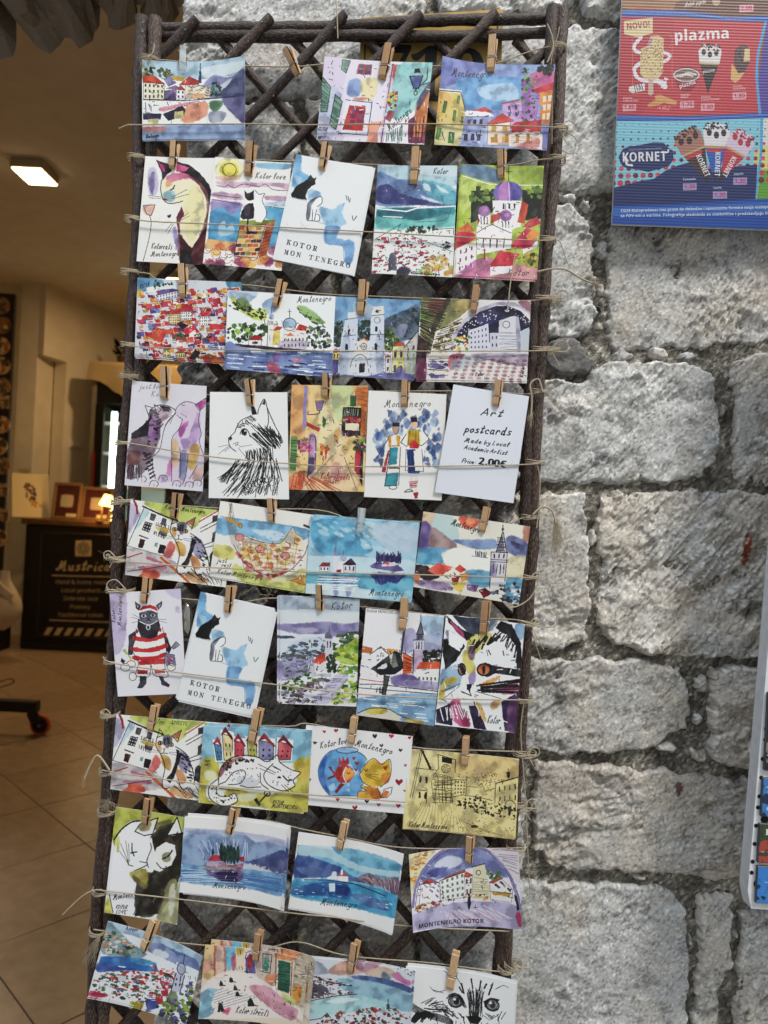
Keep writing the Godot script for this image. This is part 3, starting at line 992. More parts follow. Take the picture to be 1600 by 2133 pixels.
func art_twin_towers() -> void:
	g("7aa8d0", [0, 150, 670, 180, 640, 460, 0, 460])
	w("b8d0e0", 0.7, [200, 190, 400, 260, 300, 330, 200, 300])
	w("48586e", 0.95, [400, 330, 480, 280, 560, 250, 640, 215, 640, 400, 540, 470, 400, 460])
	dab(["3a4a5c", "5c6a70", "2c3a44"], 80, [400, 330, 640, 220, 640, 380, 520, 460, 400, 440], 8, 20)
	dab(["4a6a34", "24381c", "7c9444", "344a24"], 70, [390, 380, 460, 380, 500, 450, 470, 540, 400, 540], 8, 20)
	w("8c90b8", 0.7, [480, 370, 560, 350, 540, 430, 480, 440])
	dab(["3a4c50", "2c3a2c", "54685c"], 50, [50, 340, 120, 330, 130, 500, 50, 520], 10, 22)
	dab(["34483c", "24302c"], 34, [215, 320, 300, 330, 300, 460, 215, 470], 10, 22)
	g("d3dae6", [130, 320, 220, 305, 215, 460, 190, 705, 75, 705, 105, 440])
	g("dfe4ec", [148, 270, 215, 262, 215, 310, 150, 315])
	g("d9dfe9", [310, 290, 400, 280, 398, 705, 290, 708])
	g("e2e2dc", [325, 230, 398, 222, 400, 282, 310, 295])
	w("a8b4cc", 0.7, [120, 440, 160, 430, 140, 700, 80, 700])
	w("a4b0cc", 0.7, [345, 440, 398, 430, 396, 700, 350, 700])
	g("22242c", [150, 390, 158, 380, 166, 392, 164, 425, 148, 425])
	g("22242c", [130, 495, 140, 485, 150, 495, 148, 530, 130, 530])
	g("22242c", [336, 372, 345, 362, 354, 372, 354, 402, 336, 402])
	g("22242c", [333, 490, 343, 480, 353, 490, 352, 530, 333, 530])
	g("2c2c34", [340, 262, 352, 248, 362, 262, 360, 272, 342, 272])
	o("6a7080", 4, 352, 322, 20, 20)
	for a in [[115, 435, 205, 425], [300, 425, 398, 420], [100, 545, 200, 540], [295, 540, 398, 538], [128, 318, 220, 305], [310, 292, 402, 282]]: k("3c4254", 4, a)
	g("e0782c", [210, 480, 262, 440, 300, 470, 255, 462])
	g("e4e0da", [205, 485, 258, 455, 300, 480, 296, 560, 195, 570])
	o("3c3c4c", 4, 260, 505, 20, 22)
	o("3c3c4c", 3, 260, 505, 8, 8)
	g("dfe2e6", [165, 620, 200, 570, 235, 555, 275, 575, 290, 620, 285, 705, 160, 702])
	g("2a2630", [228, 625, 268, 620, 264, 685, 228, 690])
	k("3c4254", 4, [165, 650, 185, 590, 235, 560, 275, 585, 290, 640], true)
	house([462, 505, 540, 500, 540, 720, 450, 710], [460, 505, 490, 475, 535, 480, 545, 498], "e0d880", "d8502c", 2, 2)
	house([410, 580, 445, 578, 440, 690, 410, 690], [405, 578, 425, 560, 448, 575, 430, 582], "e0dcd8", "c8482c", 1, 2)
	g("c9c6c0", [540, 510, 635, 400, 620, 735, 540, 725])
	k("2a2a30", 5, [535, 515, 640, 395])
	win("2c3444", [550, 520, 625, 470, 620, 600, 550, 620], 2, 2, 0.35, 0.5)
	w("a8b4a0", 0.7, [560, 560, 620, 540, 610, 700, 560, 700])
	w("5a5c9c", 0.85, [30, 700, 290, 712, 400, 690, 615, 700, 605, 745, 30, 715])
	w("6a6cae", 0.8, [480, 670, 510, 645, 540, 670, 535, 720, 480, 715])
	house([45, 545, 95, 540, 85, 600, 40, 600], [42, 545, 65, 520, 100, 540, 70, 548], "e8d060", "c8483c", 2, 1)
	g("5a5494", [40, 600, 85, 600, 78, 690, 35, 690])
	fine(150, [60, 330, 200, 270, 400, 230, 640, 400, 610, 735, 40, 700])
	hand("TOP ART", 40, 705, 90, 708, 14)

func art_night_arch() -> void:
	g("e8e4e2", [650, 160, 1425, 185, 1390, 750, 615, 738])
	g("8a8a58", [655, 165, 1050, 180, 900, 330, 740, 560, 650, 540])
	w("6a8a38", 0.8, [660, 240, 760, 230, 700, 330, 655, 340])
	w("a84a44", 0.85, [700, 200, 850, 180, 800, 250, 730, 270])
	w("c8b06a", 0.8, [900, 190, 1010, 180, 960, 270, 900, 260])
	strokes("2c2a20", 6, [660, 175, 650, 470], [860, 185, 720, 560], 34, 5)
	w("30281f", 0.8, [820, 190, 860, 185, 740, 420, 700, 560, 690, 540, 740, 350])
	g("3a1c24", [640, 420, 695, 470, 690, 735, 620, 735])
	w("7c3858", 0.8, [625, 610, 690, 600, 690, 735, 618, 735])
	g("e8e0d4", [760, 400, 1010, 255, 960, 320, 880, 420, 850, 540, 850, 735, 700, 735, 720, 560])
	dab(["d8c07a", "9c8a4a", "5c5c54", "e4d8b0"], 30, [800, 380, 940, 300, 870, 440, 830, 540, 740, 540], 10, 22)
	strokes("2c2824", 4, [780, 370, 730, 560], [960, 300, 850, 540], 14, 6)
	dab(["5c5494", "8a84b8", "6a6aa0"], 16, [710, 610, 845, 600, 840, 735, 700, 735], 18, 30, 0.6)
	strokes("2a2a3c", 3, [710, 580, 700, 720], [850, 575, 840, 725], 6, 3)
	g("1b1a3c", [900, 430, 950, 340, 1030, 270, 1150, 225, 1260, 220, 1350, 260, 1415, 330, 1415, 480, 900, 480])
	w("403c78", 0.7, [1050, 290, 1180, 270, 1190, 330, 1060, 350])
	dab(["f4f4f8"], 60, [920, 420, 960, 340, 1040, 280, 1170, 235, 1280, 230, 1400, 310, 1410, 360, 1300, 280, 1200, 310, 1100, 340, 970, 400], 3, 6)
	g("c8c0d4", [880, 420, 950, 320, 1050, 240, 1180, 195, 1300, 195, 1415, 250, 1415, 285, 1330, 230, 1200, 215, 1060, 265, 960, 345, 905, 430, 870, 540, 850, 540])
	w("7a3c4c", 0.8, [1330, 195, 1418, 195, 1415, 265])
	g("d8d8e6", [985, 395, 1125, 345, 1135, 540, 985, 530])
	g("2c2a44", [1128, 345, 1210, 385, 1200, 410, 1130, 400])
	g("d0d0de", [1135, 410, 1200, 410, 1200, 540, 1135, 540])
	win("2c2c40", [995, 400, 1120, 360, 1125, 530, 995, 525], 5, 4, 0.3, 0.4)
	win("2c2c40", [1140, 420, 1195, 415, 1195, 520, 1140, 520], 2, 2, 0.3, 0.4)
	g("dedee4", [1200, 315, 1310, 285, 1330, 300, 1345, 545, 1195, 545])
	g("b4b4c8", [1310, 285, 1335, 300, 1365, 540, 1325, 545])
	g("2c2a3c", [1195, 310, 1300, 258, 1335, 300, 1310, 290, 1200, 325])
	o("3c3c4c", 4, 1250, 352, 24, 24)
	strokes("54546a", 2.5, [1205, 400, 1205, 535], [1320, 400, 1325, 535], 12, 4)
	g("c8d0d8", [1345, 400, 1410, 370, 1405, 530, 1350, 540])
	dab(["e4cf5c", "e8e0a0", "c84030", "4a8a5c", "f0e0b0"], 50, [880, 440, 990, 430, 990, 540, 870, 540], 6, 14)
	w("b84a5c", 0.85, [855, 570, 960, 560, 880, 660, 855, 660])
	w("aac0d0", 0.8, [900, 590, 1100, 580, 1060, 620, 880, 670])
	w("a89ab8", 0.7, [1000, 560, 1400, 560, 1390, 640, 1200, 620])
	for j in 6:
		for i in 9: w(["a86a68", "8c5060", "bc8c84"][(i + j) % 3], 0.8, ring_of(890 + i * 56 + j * 8, 720 - j * 26 + i * 2, 17, 9), 2)
	strokes("4a3844", 3, [1110, 600, 1300, 640], [1170, 590, 1390, 640], 8, 5)
	fine(150, [660, 180, 980, 270, 860, 540, 1390, 560, 1380, 740, 630, 730])
	hand("Kotor", 1030, 712, 1095, 705, 26)
	hand("Kotor", 1365, 725, 1372, 640, 20)

func art_kissing_cats() -> void:
	g("e3e1e8", [145, 135, 805, 180, 770, 1115, 80, 1060])
	w("6a5060", 0.9, [310, 390, 390, 420, 400, 540, 370, 700, 300, 860, 230, 960, 110, 1000, 110, 760, 150, 640, 220, 560, 280, 500])
	w("8a5a9c", 0.8, [300, 450, 370, 440, 380, 560, 350, 680, 270, 640, 290, 560])
	w("7a4a42", 0.8, [120, 770, 220, 760, 210, 870, 120, 880])
	g("221a20", [145, 600, 240, 530, 290, 480, 320, 390, 345, 400, 300, 500, 290, 620, 200, 640, 140, 650])
	dab(["1c161c", "3a2830"], 30, [260, 480, 380, 480, 370, 760, 280, 960, 240, 900], 8, 22, 0.5, 1.0, 20)
	g("ece8ec", [350, 340, 420, 390, 520, 390, 530, 430, 470, 480, 400, 470, 360, 420])
	g("2a2024", [385, 350, 480, 370, 490, 400, 420, 400])
	w("7a4c40", 0.8, [400, 460, 460, 430, 450, 470, 400, 490])
	w("9a8494", 0.6, [320, 400, 400, 380, 500, 390, 470, 450, 400, 500, 330, 470])
	outline("221a20", 5, [340, 345, 405, 390, 365, 430])
	k("221a20", 6, [300, 400, 345, 365, 400, 350, 470, 362, 520, 392, 532, 412, 520, 436, 475, 478, 440, 530], true)
	k("221a20", 7, [420, 405, 450, 400, 470, 408], true)
	strokes("2a1e26", 7, [330, 420, 380, 560], [370, 430, 420, 520], 9, 8)
	for q in [[500, 440, 440, 470], [505, 445, 470, 500], [590, 400, 640, 420], [585, 410, 630, 440]]: k("221a20", 2.5, q)
	outline("221a20", 5, [262, 355, 325, 375, 290, 440])
	g("e8e4ec", [170, 880, 200, 880, 200, 980, 170, 980])
	strokes("3a2a30", 5, [120, 880, 230, 880], [100, 1000, 230, 990], 16, 5)
	for i in 7: k("2a1e26", 13, [260 + i * 8, 800 + i * 32, 310 + i * 6, 775 + i * 32])
	k("221a20", 4, [480, 470, 430, 560, 390, 740, 330, 810, 330, 920, 355, 1000], true)
	w("dccce0", 0.9, [530, 390, 600, 320, 690, 330, 740, 400, 750, 620, 745, 720, 790, 860, 740, 1030, 500, 1040, 495, 700, 560, 560, 590, 480, 540, 440])
	w("c048a4", 0.8, [560, 560, 640, 490, 620, 560, 570, 640])
	w("b890cc", 0.7, [570, 640, 640, 640, 720, 420, 740, 480, 740, 640, 620, 760])
	g("c04c9c", [705, 350, 790, 300, 795, 340, 745, 400, 725, 370])
	outline("221a20", 5, [700, 350, 795, 292, 800, 350, 740, 400])
	w("e2b882", 0.8, [500, 660, 550, 680, 550, 880, 500, 880])
	w("d8a84c", 0.85, [660, 710, 740, 720, 700, 900, 640, 900])
	w("8488b4", 0.8, [570, 760, 630, 780, 620, 980, 565, 1000])
	w("c860b0", 0.85, [455, 900, 490, 830, 495, 970, 460, 960])
	w("d4b4dc", 0.8, [370, 990, 480, 960, 490, 1020, 400, 1030])
	w("d8a890", 0.6, [690, 930, 770, 890, 750, 1010, 680, 1000])
	for a in [[530, 390, 560, 350, 620, 322, 690, 335, 705, 350], [745, 400, 730, 500, 755, 600, 740, 680, 790, 860, 750, 1030], [590, 480, 560, 560, 500, 640, 495, 760, 495, 1020], [540, 440, 590, 480], [565, 720, 575, 850, 565, 990], [640, 780, 620, 960, 590, 1050], [720, 880, 650, 1000]]: k("221a20", 4, a, true)
	for c in [[235, 1000], [340, 1040], [540, 1040], [650, 1050], [720, 1035], [420, 990]]:
		k("221a20", 4, [c[0] - 40, c[1] + 20, c[0] - 25, c[1] - 20, c[0] + 20, c[1] - 22, c[0] + 38, c[1] + 5, c[0] + 20, c[1] + 28], true)
		k("221a20", 3, [c[0], c[1] + 5, c[0], c[1] + 25])
	k("221a20", 5, [580, 350, 605, 355])
	k("221a20", 2.5, [530, 400, 480, 520])
	k("221a20", 2.5, [570, 420, 630, 460])
	hand("just love", 200, 210, 440, 205, 42)
	hand("Kotor", 305, 275, 470, 280, 48)

func art_ink_cat() -> void:
	var ink := "17161a"
	for a in [[1180, 450, 1100, 490, 1060, 560, 1050, 590], [1050, 590, 1000, 640, 995, 670, 1010, 720, 1060, 760], [1250, 430, 1260, 380, 1305, 300, 1330, 370, 1345, 480, 1330, 560], [1330, 370, 1400, 530, 1450, 620, 1470, 680]]: k(ink, 6, a, true)
	g(ink, [1190, 360, 1220, 365, 1245, 430, 1200, 440])
	g(ink, [1275, 360, 1312, 298, 1312, 350, 1285, 345])
	g(ink, [990, 640, 1020, 630, 1030, 650, 1005, 668])
	g(ink, ring_of(1130, 590, 24, 32, -20))
	e("f2f2f2", 1138, 578, 6, 9)
	k(ink, 6, [1095, 610, 1110, 570, 1145, 560, 1175, 600, 1185, 630], true)
	strokes(ink, 4, [1060, 540, 1200, 440], [1090, 560, 1240, 480], 22, 8)
	strokes(ink, 6, [1180, 620, 1370, 560], [1330, 740, 1450, 700], 26, 12)
	strokes(ink, 4, [1200, 520, 1340, 560], [1300, 620, 1440, 640], 22, 12)
	strokes(ink, 8, [1350, 540, 1450, 640], [1370, 590, 1470, 690], 9, 6)
	strokes(ink, 5, [1140, 760, 1380, 720], [1150, 830, 1390, 830], 40, 8)
	strokes(ink, 6, [1070, 850, 1420, 840], [920, 1000, 1460, 1000], 40, 14)
	strokes(ink, 4, [1060, 1000, 1440, 980], [940, 1130, 1430, 1130], 42, 14)
	strokes(ink, 4, [1000, 920, 1060, 860], [900, 1010, 980, 1040], 14, 8)
	for a in [[1000, 700, 905, 720], [1000, 710, 910, 780], [1010, 720, 960, 760], [1090, 720, 1200, 700], [1080, 730, 1140, 800]]: k(ink, 3, a)
	dab([ink], 14, rect(1030, 680, 1090, 710), 3, 5)
	type("KOTOR", 1130, 1108, 1335, 1035, 58, ink, "Droid Serif")
	type(".Montanegro.", 1115, 1148, 1385, 1062, 34, ink, "Droid Sans Mono")

func art_orange_lane() -> void:
	g("efcf8c", [45, 115, 520, 122, 495, 775, 25, 760])
	w("e8a05c", 0.7, [50, 120, 150, 125, 130, 420, 45, 420])
	w("f4e8b8", 0.8, [230, 240, 360, 240, 340, 560, 220, 520])
	w("c8dc9c", 0.8, [290, 130, 420, 130, 400, 320, 320, 330])
	g("d07a3c", [440, 130, 515, 130, 500, 470, 460, 420, 470, 250, 430, 200])
	strokes("8a3c24", 3, [440, 140, 470, 420], [515, 140, 500, 460], 14, 5)
	g("8a80bc", [128, 125, 148, 125, 134, 390, 116, 390])
	g("9a7cb8", [200, 222, 240, 222, 228, 272, 208, 272])
	outline("34243c", 4, [196, 218, 244, 218, 230, 275, 206, 275])
	k("34243c", 5, [218, 275, 215, 295, 150, 300, 155, 282], true)
	g("a82c2c", [140, 345, 225, 385, 215, 405, 140, 370])
	g("4a7a3c", [240, 310, 262, 330, 250, 385, 236, 370])
	g("3c6a3c", [408, 185, 445, 188, 440, 250, 405, 250])
	g("1f2420", [362, 255, 475, 258, 468, 430, 350, 420])
	g("efe0c0", [380, 350, 460, 355, 460, 400, 375, 395])
	dab(["c8342c", "e05a3c", "8a2c3c"], 26, [370, 315, 470, 320, 468, 352, 365, 350], 6, 12)
	dab(["5a2c4c", "8a5a3c", "2c2428"], 20, [350, 400, 460, 405, 440, 430, 360, 425], 8, 16)
	strokes("d8e0c0", 2, [370, 265, 465, 268], [365, 310, 462, 312], 10, 1)
	g("6a9a5c", [48, 430, 88, 435, 76, 640, 38, 640])
	strokes("2c4a2c", 4, [50, 440, 42, 630], [86, 445, 76, 630], 9, 2)
	w("b08acc", 0.8, [150, 440, 175, 410, 200, 440, 195, 560, 160, 560])
	g("5a4a78", [158, 560, 192, 560, 186, 690, 138, 720])
	k("3c2c4c", 5, [150, 700, 160, 470, 178, 425, 198, 470, 190, 690], true)
	dab(["c83c8c", "e06aa8", "a82c6c", "7a9a3c"], 40, [95, 450, 160, 440, 170, 520, 95, 530], 6, 13)
	g("c8343c", [225, 480, 245, 485, 238, 550, 222, 545])
	g("d8403c", [255, 500, 270, 505, 262, 580, 250, 575])
	dab(["d83c44", "4a7a3c", "e8a03c"], 24, [220, 480, 290, 480, 280, 520, 225, 520], 5, 9)
	w("f4d8a8", 0.9, [310, 400, 350, 380, 350, 520, 310, 500])
	g("d8a058", [310, 400, 340, 380, 335, 470, 305, 470])
	g("c23048", [440, 510, 470, 512, 470, 690, 430, 640])
	g("3a1c2c", [470, 510, 485, 512, 480, 740, 462, 700])
	dab(["4a6a2c", "7a9a3c", "6a2c5c", "2c3c1c"], 40, [430, 460, 500, 450, 500, 520, 430, 510], 6, 14)
	w("f0d0a0", 0.9, [230, 600, 330, 520, 380, 560, 450, 770, 110, 760])
	w("e8a8a0", 0.7, [280, 620, 340, 590, 370, 680, 300, 700])
	w("e06a3c", 0.8, [40, 680, 130, 640, 110, 755, 30, 755])
	strokes("c8482c", 4, [60, 660, 200, 690], [40, 750, 360, 765], 16, 8)
	k("6a4a3c", 3, [110, 750, 320, 530])
	k("6a4a3c", 3, [450, 770, 370, 560])
	fine(130, [60, 400, 250, 300, 500, 250, 480, 760, 40, 750])
	hand("Kotor streets", 222, 690, 400, 695, 36, "a82438", 3.5)
	hand("TOP.ART", 240, 715, 340, 720, 18, "a82438")

func art_costumes() -> void:
	dab(["3c5a94", "6c8cbc", "2c3c6c", "9cb4d4"], 130, [560, 400, 640, 290, 780, 290, 930, 290, 950, 420, 930, 620, 850, 600, 840, 420, 700, 420, 620, 480, 600, 600, 545, 600], 6, 20, 1.5, 0.75)
	g("f2ece6", [625, 440, 705, 420, 720, 620, 700, 725, 620, 730, 600, 640])
	g("3c9cac", [645, 500, 695, 500, 690, 600, 640, 610])
	g("3c9aa8", [625, 660, 700, 650, 690, 730, 612, 735])
	g("e0a03c", [635, 430, 655, 425, 655, 490, 640, 490])
	g("e0a83c", [685, 425, 710, 430, 705, 490, 690, 490])
	k("c8883c", 8, [640, 492, 702, 490])
	g("a82c38", [636, 520, 645, 520, 620, 650, 595, 650])
	k("2a2430", 4, [640, 440, 570, 560, 560, 570])
	k("2a2430", 4, [650, 500, 615, 735, 700, 728, 710, 500])
	k("2a2430", 8, [640, 625, 700, 625])
	e("ecc0a0", 682, 392, 18, 26)
	g("1c1c24", [662, 350, 705, 348, 704, 372, 662, 374])
	k("2a2430", 3, [664, 372, 666, 400, 682, 420, 698, 400, 702, 372], true)
	o("2a2430", 4, 665, 742, 24, 12)
	g("f4f0ea", [745, 420, 850, 400, 885, 450, 860, 490, 840, 640, 750, 640, 730, 540, 710, 480])
	g("e4c23c", [755, 395, 825, 395, 830, 490, 750, 490])
	strokes("8a6a20", 3, [760, 400, 825, 400], [755, 485, 825, 485], 8, 3)
	g("c82c34", [765, 475, 800, 450, 825, 495, 815, 508, 765, 505])
	g("2c4a94", [750, 510, 800, 512, 830, 540, 825, 660, 755, 655])
	g("f2eee8", [790, 520, 840, 510, 850, 640, 800, 640])
	strokes("1c2c5c", 5, [755, 530, 785, 520], [760, 650, 800, 650], 6, 3)
	g("e8e4e0", [765, 665, 790, 668, 785, 760, 770, 760])
	g("e8e4e0", [795, 668, 822, 668, 812, 780, 798, 780])
	strokes("a82c3c", 4, [765, 710, 770, 750], [812, 705, 805, 745], 6, 2)
	k("1c1a24", 5, [735, 770, 760, 755, 785, 765, 740, 772], true)
	g("a02c38", [788, 775, 818, 770, 815, 810, 798, 812])
	e("ecbe98", 795, 358, 20, 30)
	g("1c1c24", [774, 318, 812, 316, 815, 345, 774, 348])
	k("2a2430", 4, [850, 400, 885, 450, 840, 490, 815, 480])
	k("2a2430", 4, [745, 420, 712, 470, 750, 495])
	k("2a2430", 3, [745, 510, 740, 640, 850, 645, 840, 510])
	hand("Montenegro", 610, 255, 890, 250, 42, "2a2c34")

func art_price_sign() -> void:
	g("eceff8", [1030, 110, 1495, 185, 1400, 845, 915, 775])
	hand("Art", 1190, 302, 1325, 315, 42, "15141a", 6, 0.4)
	hand("postcards", 1090, 405, 1375, 425, 44, "15141a", 6.5, 0.35)
	hand("Made by Local", 1095, 465, 1365, 495, 24, "15141a", 4, 0.4)
	hand("Academic Artist", 1092, 508, 1352, 545, 24, "15141a", 4, 0.4)
	hand("Price:", 1080, 590, 1162, 600, 24, "15141a", 4, 0.4)
	for d in [0, 2, 4]: type("2.00€", 1182 + d, 602, 1345 + d, 625, 44, "101014")

func art_street_cat(second: String) -> void:
	var ink := "1e1a1e"
	w("c3d154", 0.95, [300, 90, 855, 155, 790, 210, 690, 270, 600, 330, 480, 240, 400, 170])
	w("c8cf6a", 0.7, [350, 320, 470, 340, 520, 420, 400, 380])
	w("b8aed4", 0.8, [190, 100, 260, 180, 240, 220, 175, 330])
	k("9a2c34", 16, [215, 85, 235, 125, 240, 180])
	g("f4f2ee", [285, 135, 500, 230, 560, 300, 480, 500, 165, 425])
	w("b4d4dc", 0.8, [285, 150, 330, 170, 250, 280, 220, 300])
	k(ink, 11, [280, 125, 420, 190, 540, 235])
	k(ink, 4, [290, 140, 165, 425, 500, 520])
	for s in [[345, 180, 380, 190, 365, 235, 335, 225], [430, 215, 460, 225, 450, 270, 420, 260], [415, 290, 470, 310, 455, 355, 405, 335]]:
		g("5a5a60", s)
		outline(ink, 4, s)
	g("2c2a30", [300, 240, 355, 255, 330, 325, 275, 305])
	win("e8e8ea", [300, 240, 355, 255, 330, 325, 275, 305], 3, 3, 0.4, 0.4)
	k(ink, 4, [385, 270, 480, 300])
	strokes(ink, 4, [385, 245, 480, 270], [380, 270, 475, 300], 9, 2)
	strokes(ink, 4, [365, 310, 450, 340], [360, 335, 450, 375], 9, 2)
	w("d8b43c", 0.8, [385, 280, 480, 300, 470, 325, 390, 300])
	k(ink, 8, [255, 345, 320, 370])
	g("4a1c1c", [262, 370, 302, 385, 280, 445, 245, 432])
	g(ink, [408, 415, 458, 425, 440, 490, 395, 480])
	g("7a9aa0", [375, 400, 398, 405, 390, 435, 370, 428])
	w("d8504a", 0.85, [490, 390, 530, 440, 480, 520, 440, 500, 460, 440])
	g("f4f2ee", [720, 220, 855, 150, 840, 560, 760, 480, 700, 300])
	k("b84038", 8, [705, 245, 850, 160])
	for a in [[720, 320, 845, 255], [715, 295, 848, 225], [740, 420, 840, 385], [735, 445, 835, 420]]: k(ink, 5, a)
	g("4a4448", [810, 200, 850, 190, 845, 240, 808, 250])
	g("4a4448", [808, 330, 840, 310, 835, 380, 805, 395])
	g("3a3438", [790, 490, 815, 465, 838, 480, 830, 600, 785, 580])
	w("c8bcc0", 0.7, [170, 440, 500, 530, 540, 640, 150, 640])
	w("b04a70", 0.8, [310, 508, 420, 540, 410, 555, 320, 530])
	w("c86a80", 0.8, [265, 580, 440, 575, 445, 605, 265, 600])
	w("d8482c", 0.9, [290, 600, 380, 610, 415, 650, 380, 672, 250, 660, 280, 630])
	k("a8402c", 9, [165, 515, 275, 480])
	k(ink, 4, [165, 620, 460, 575])
	k("c86a2c", 20, [420, 515, 540, 620, 640, 710])
	w("d89a5c", 0.8, [600, 610, 780, 680, 740, 715, 620, 680])
	strokes(ink, 4, [600, 600, 860, 640], [700, 690, 900, 720], 14, 14)
	g("f2f0ee", [510, 240, 640, 270, 650, 330, 740, 400, 780, 600, 700, 640, 660, 580, 600, 640, 550, 630, 530, 500, 540, 390, 490, 340])
	w("54506c", 0.9, [540, 255, 600, 245, 610, 300, 570, 340])
	w("8a84ac", 0.9, [660, 370, 720, 380, 760, 480, 700, 520, 650, 440])
	w("d8a03c", 0.9, [530, 390, 600, 420, 600, 500, 550, 480])
	w("d88a3c", 0.85, [500, 290, 525, 290, 530, 350, 505, 340])
	w("c8742c", 0.8, [640, 500, 700, 520, 720, 590, 670, 600])
	g("c86a5c", [615, 250, 680, 210, 660, 280])
	outline(ink, 5, [610, 250, 682, 208, 655, 295])
	outline(ink, 5, [500, 260, 515, 195, 550, 240])
	g(ink, [650, 360, 685, 390, 660, 470, 630, 560, 600, 600, 570, 570, 610, 520, 640, 440])
	dab([ink, "2c2830"], 40, [640, 350, 720, 380, 775, 500, 770, 610, 720, 560, 690, 440], 7, 17, 0.5, 1.0, 30)
	strokes(ink, 6, [540, 270, 600, 260], [545, 310, 590, 310], 7, 3)
	for c in [[525, 300], [605, 315]]:
		e("e0b850", c[0], c[1], 15, 11)
		e(ink, c[0], c[1], 6, 10)
		o(ink, 5, c[0], c[1], 18, 13)
	e("d88a80", 553, 345, 10, 7)
	k(ink, 5, [553, 350, 550, 375, 530, 378])
	k(ink, 5, [550, 375, 580, 380])
	for a in [[530, 360, 440, 345], [530, 368, 440, 365], [590, 370, 660, 375], [590, 378, 655, 395]]: k(ink, 2.5, a)
	for a in [[500, 250, 490, 320, 530, 390, 560, 480, 540, 600, 560, 640, 600, 630], [640, 330, 720, 390, 775, 520, 785, 610], [660, 570, 690, 640, 730, 640]]: k(ink, 6, a, true)
	hand("Kotor", 440, 140, 545, 160, 36)
	if second == "streets": hand("STREETS", 600, 160, 720, 175, 24)
	else: hand(second, 568, 160, 748, 180, 30)

func art_hammock() -> void:
	w("6db2dc", 0.9, [840, 215, 1100, 230, 1530, 300, 1500, 380, 1280, 410, 1060, 350, 850, 330])
	w("e8f2f4", 0.7, [1120, 300, 1350, 330, 1300, 390, 1160, 340])
	w("d8cf5a", 0.85, [830, 420, 940, 430, 980, 470, 960, 530, 820, 500])
	w("d4d860", 0.85, [980, 560, 1200, 660, 1400, 640, 1510, 600, 1510, 760, 1300, 740, 1000, 680])
	w("f0e8c0", 0.8, [1250, 670, 1500, 630, 1480, 680, 1300, 700])
	k("5c8cb4", 3, [870, 200, 1530, 300])
	for i in 8: k("7a6a50", 2.5, [945 + rng.randf_range(-12, 12), 100, 925 + i * 8, 260, 960 + i * 10, 420 + i * 8], true)
	for i in 8: k("7a6a50", 2.5, [925 + i * 10, 220 + i * 22, 975 + i * 8, 200 + i * 26])
	k("c89a4c", 22, [915, 215, 1020, 270])
	o("4a3420", 4, 1022, 272, 14, 18)
	k("4a2c2c", 16, [1505, 270, 1540, 285])
	w("f2e2c4", 0.95, [1040, 370, 1150, 380, 1280, 410, 1340, 380, 1400, 300, 1430, 310, 1480, 360, 1500, 430, 1440, 540, 1280, 640, 1120, 600, 1040, 480])
	dab(["e0a83c", "d87838", "e8c860", "c8484c", "d8d060", "f0d8a0"], 80, [1050, 380, 1280, 420, 1400, 330, 1490, 400, 1470, 560, 1300, 650, 1100, 620, 1000, 500], 8, 24, 0.8, 0.85)
	dab(["a82c38", "c8403c", "d86a5c"], 40, [980, 460, 1060, 500, 1180, 620, 1380, 600, 1420, 620, 1220, 680, 1080, 620], 8, 20, 0.7, 0.9)
	k("6a3c2c", 4, [1050, 350, 1160, 390, 1280, 410, 1340, 390, 1420, 280, 1440, 330, 1490, 360], true)
	for i in 7: k("6a4a3c", 2.5, [1000 + i * 75, 430 + i * 22 - (i * i) * 4, 1060 + i * 60, 620 - i * 3])
	for i in 6: k("6a4a3c", 2.5, [1030 + i * 30, 390 + i * 40, 1500 - i * 20, 460 + i * 28])
	k("6a3c2c", 5, [970, 420, 1060, 560, 1200, 640, 1380, 620, 1500, 500, 1530, 420], true)
	for c in [[1015, 360], [1170, 450], [1360, 500]]:
		e("e8a090", c[0], c[1], 32, 26)
		o("7a2c2c", 4, c[0], c[1], 34, 28)
	for a in [[1365, 395, 1395, 410], [1430, 405, 1455, 415], [1395, 420, 1400, 440]]: k("4a2020", 5, a)
	w("e8a848", 0.9, [1410, 690, 1440, 660, 1480, 680, 1500, 640, 1512, 720, 1440, 710])
	outline("a8402c", 4, [1400, 685, 1450, 680, 1480, 640, 1485, 690, 1512, 720, 1460, 705])
	fine(110, [960, 330, 1500, 340, 1480, 620, 1100, 660])
	hand("just", 835, 545, 915, 552, 34)
	hand("rest", 872, 580, 945, 588, 30)
	hand("Kotor Montenegro", 840, 632, 1180, 685, 34)

